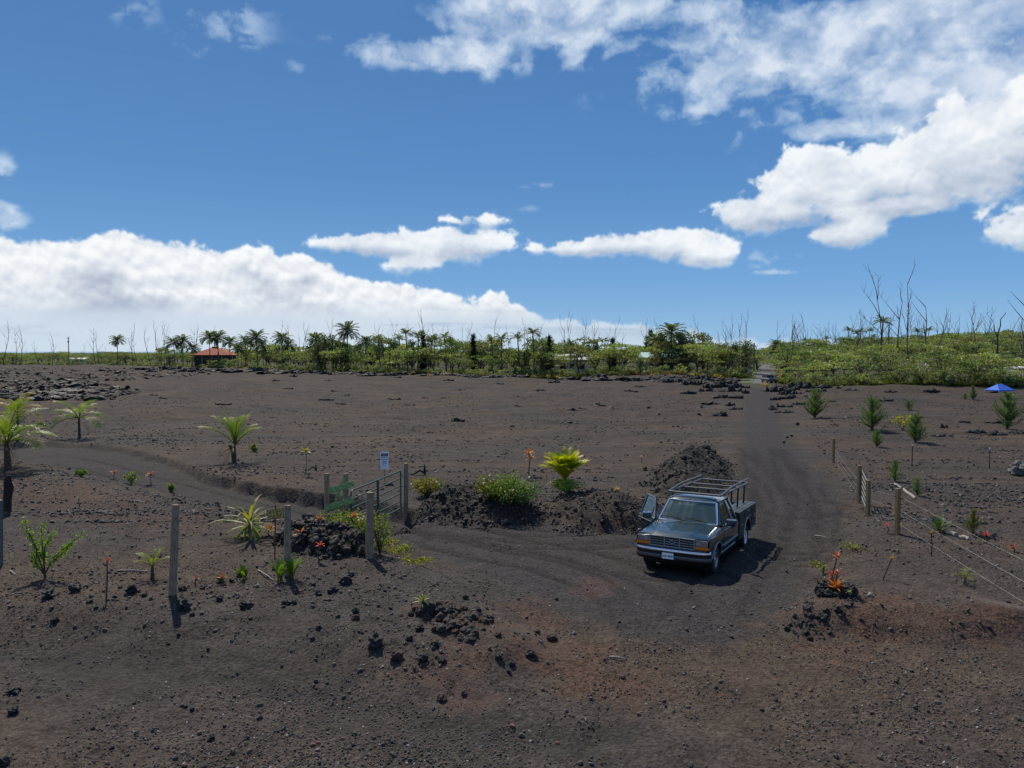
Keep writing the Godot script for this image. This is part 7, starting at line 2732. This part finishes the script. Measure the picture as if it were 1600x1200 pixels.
		part(s2.mesh(), "foliage", M.leaf_far, o)
	shrub("small_bush", "yellow leaved bush in the right field between needle bushes", at(1411, 672), 1.6, 1.3, 16, 240, 0.16, [Color(0.34, 0.3, 0.03)], {"category": "plant"})
	# dark roots and snags
	for q in [[664, 742, "black twisted root lying behind the gate post", 1.0], [494, 735, "black curved root lying across the drive", 0.7], [803, 740, "black stub sticking out behind the leafy shrub", 0.45]]:
		var bp := at(q[0], q[1])
		var mb := MB.new()
		mb.col = Color(0.022, 0.02, 0.02)
		var s: float = q[3]
		mb.tube([Vector3(0, -0.05, 0), Vector3(-0.02, 0.25, 0) * s, Vector3(-0.02, 0.5, 0) * s], [0.06 * s, 0.05 * s, 0.015], 6)
		mb.tube([Vector3(0, 0.1, 0) * s, Vector3(-0.25, 0.22, 0) * s, Vector3(-0.5, 0.05, 0.1) * s, Vector3(-0.95, 0.06, 0) * s], [0.06 * s, 0.05 * s, 0.04 * s, 0.01], 6)
		single(mb.mesh(), M.bark, "root", q[2], "root", bp)

func _ready() -> void:
	rng.seed = 77
	var cam := Camera3D.new()
	cam.name = "camera"
	cam.position = Vector3(0, CAM_H, 0)
	cam.rotation.x = -PITCH
	cam.fov = rad_to_deg(2.0 * atan(0.5))
	cam.near = 0.1
	cam.far = 9000.0
	add_child(cam)
	cam.current = true
	var we := WorldEnvironment.new()
	we.name = "environment"
	var env := Environment.new()
	env.background_mode = Environment.BG_SKY
	var sky := Sky.new()
	var sm := PanoramaSkyMaterial.new()
	sm.panorama = ImageTexture.create_from_image(make_sky())
	sky.sky_material = sm
	env.sky = sky
	env.background_energy_multiplier = 0.92
	env.tonemap_mode = Environment.TONE_MAPPER_LINEAR
	env.tonemap_exposure = 1.1
	env.sdfgi_enabled = true
	env.ssao_enabled = true
	env.ssil_enabled = true
	env.fog_enabled = false
	env.fog_density = 0.0005
	env.fog_light_color = Color(0.72, 0.82, 0.93)
	we.environment = env
	add_child(we)
	var sun := DirectionalLight3D.new()
	sun.name = "sun"
	sun.light_energy = 1.6
	sun.light_color = Color(1.0, 0.955, 0.88)
	sun.light_angular_distance = 0.5
	sun.shadow_enabled = true
	add_child(sun)
	# shadows fall towards the camera and a little to the right
	var fall := Vector3(0.40, -1.22, 0.92).normalized()
	sun.look_at_from_position(Vector3.ZERO, fall, Vector3.UP)
	print("sky done ", Time.get_ticks_msec())
	make_materials()
	ground_setup()
	build_ground()
	print("ground done ", Time.get_ticks_msec())
	build_rocks()
	print("rocks done ", Time.get_ticks_msec())
	build_forest()
	print("forest done ", Time.get_ticks_msec())
	build_fences()
	var tp := Vector3(4.52, 0.0, -20.35)
	tp.y = hgt(tp.x, tp.z) - 0.01
	build_truck(tp, deg_to_rad(-29.0), -0.041)
	build_far_things()
	build_garden()
	print("all done ", Time.get_ticks_msec())
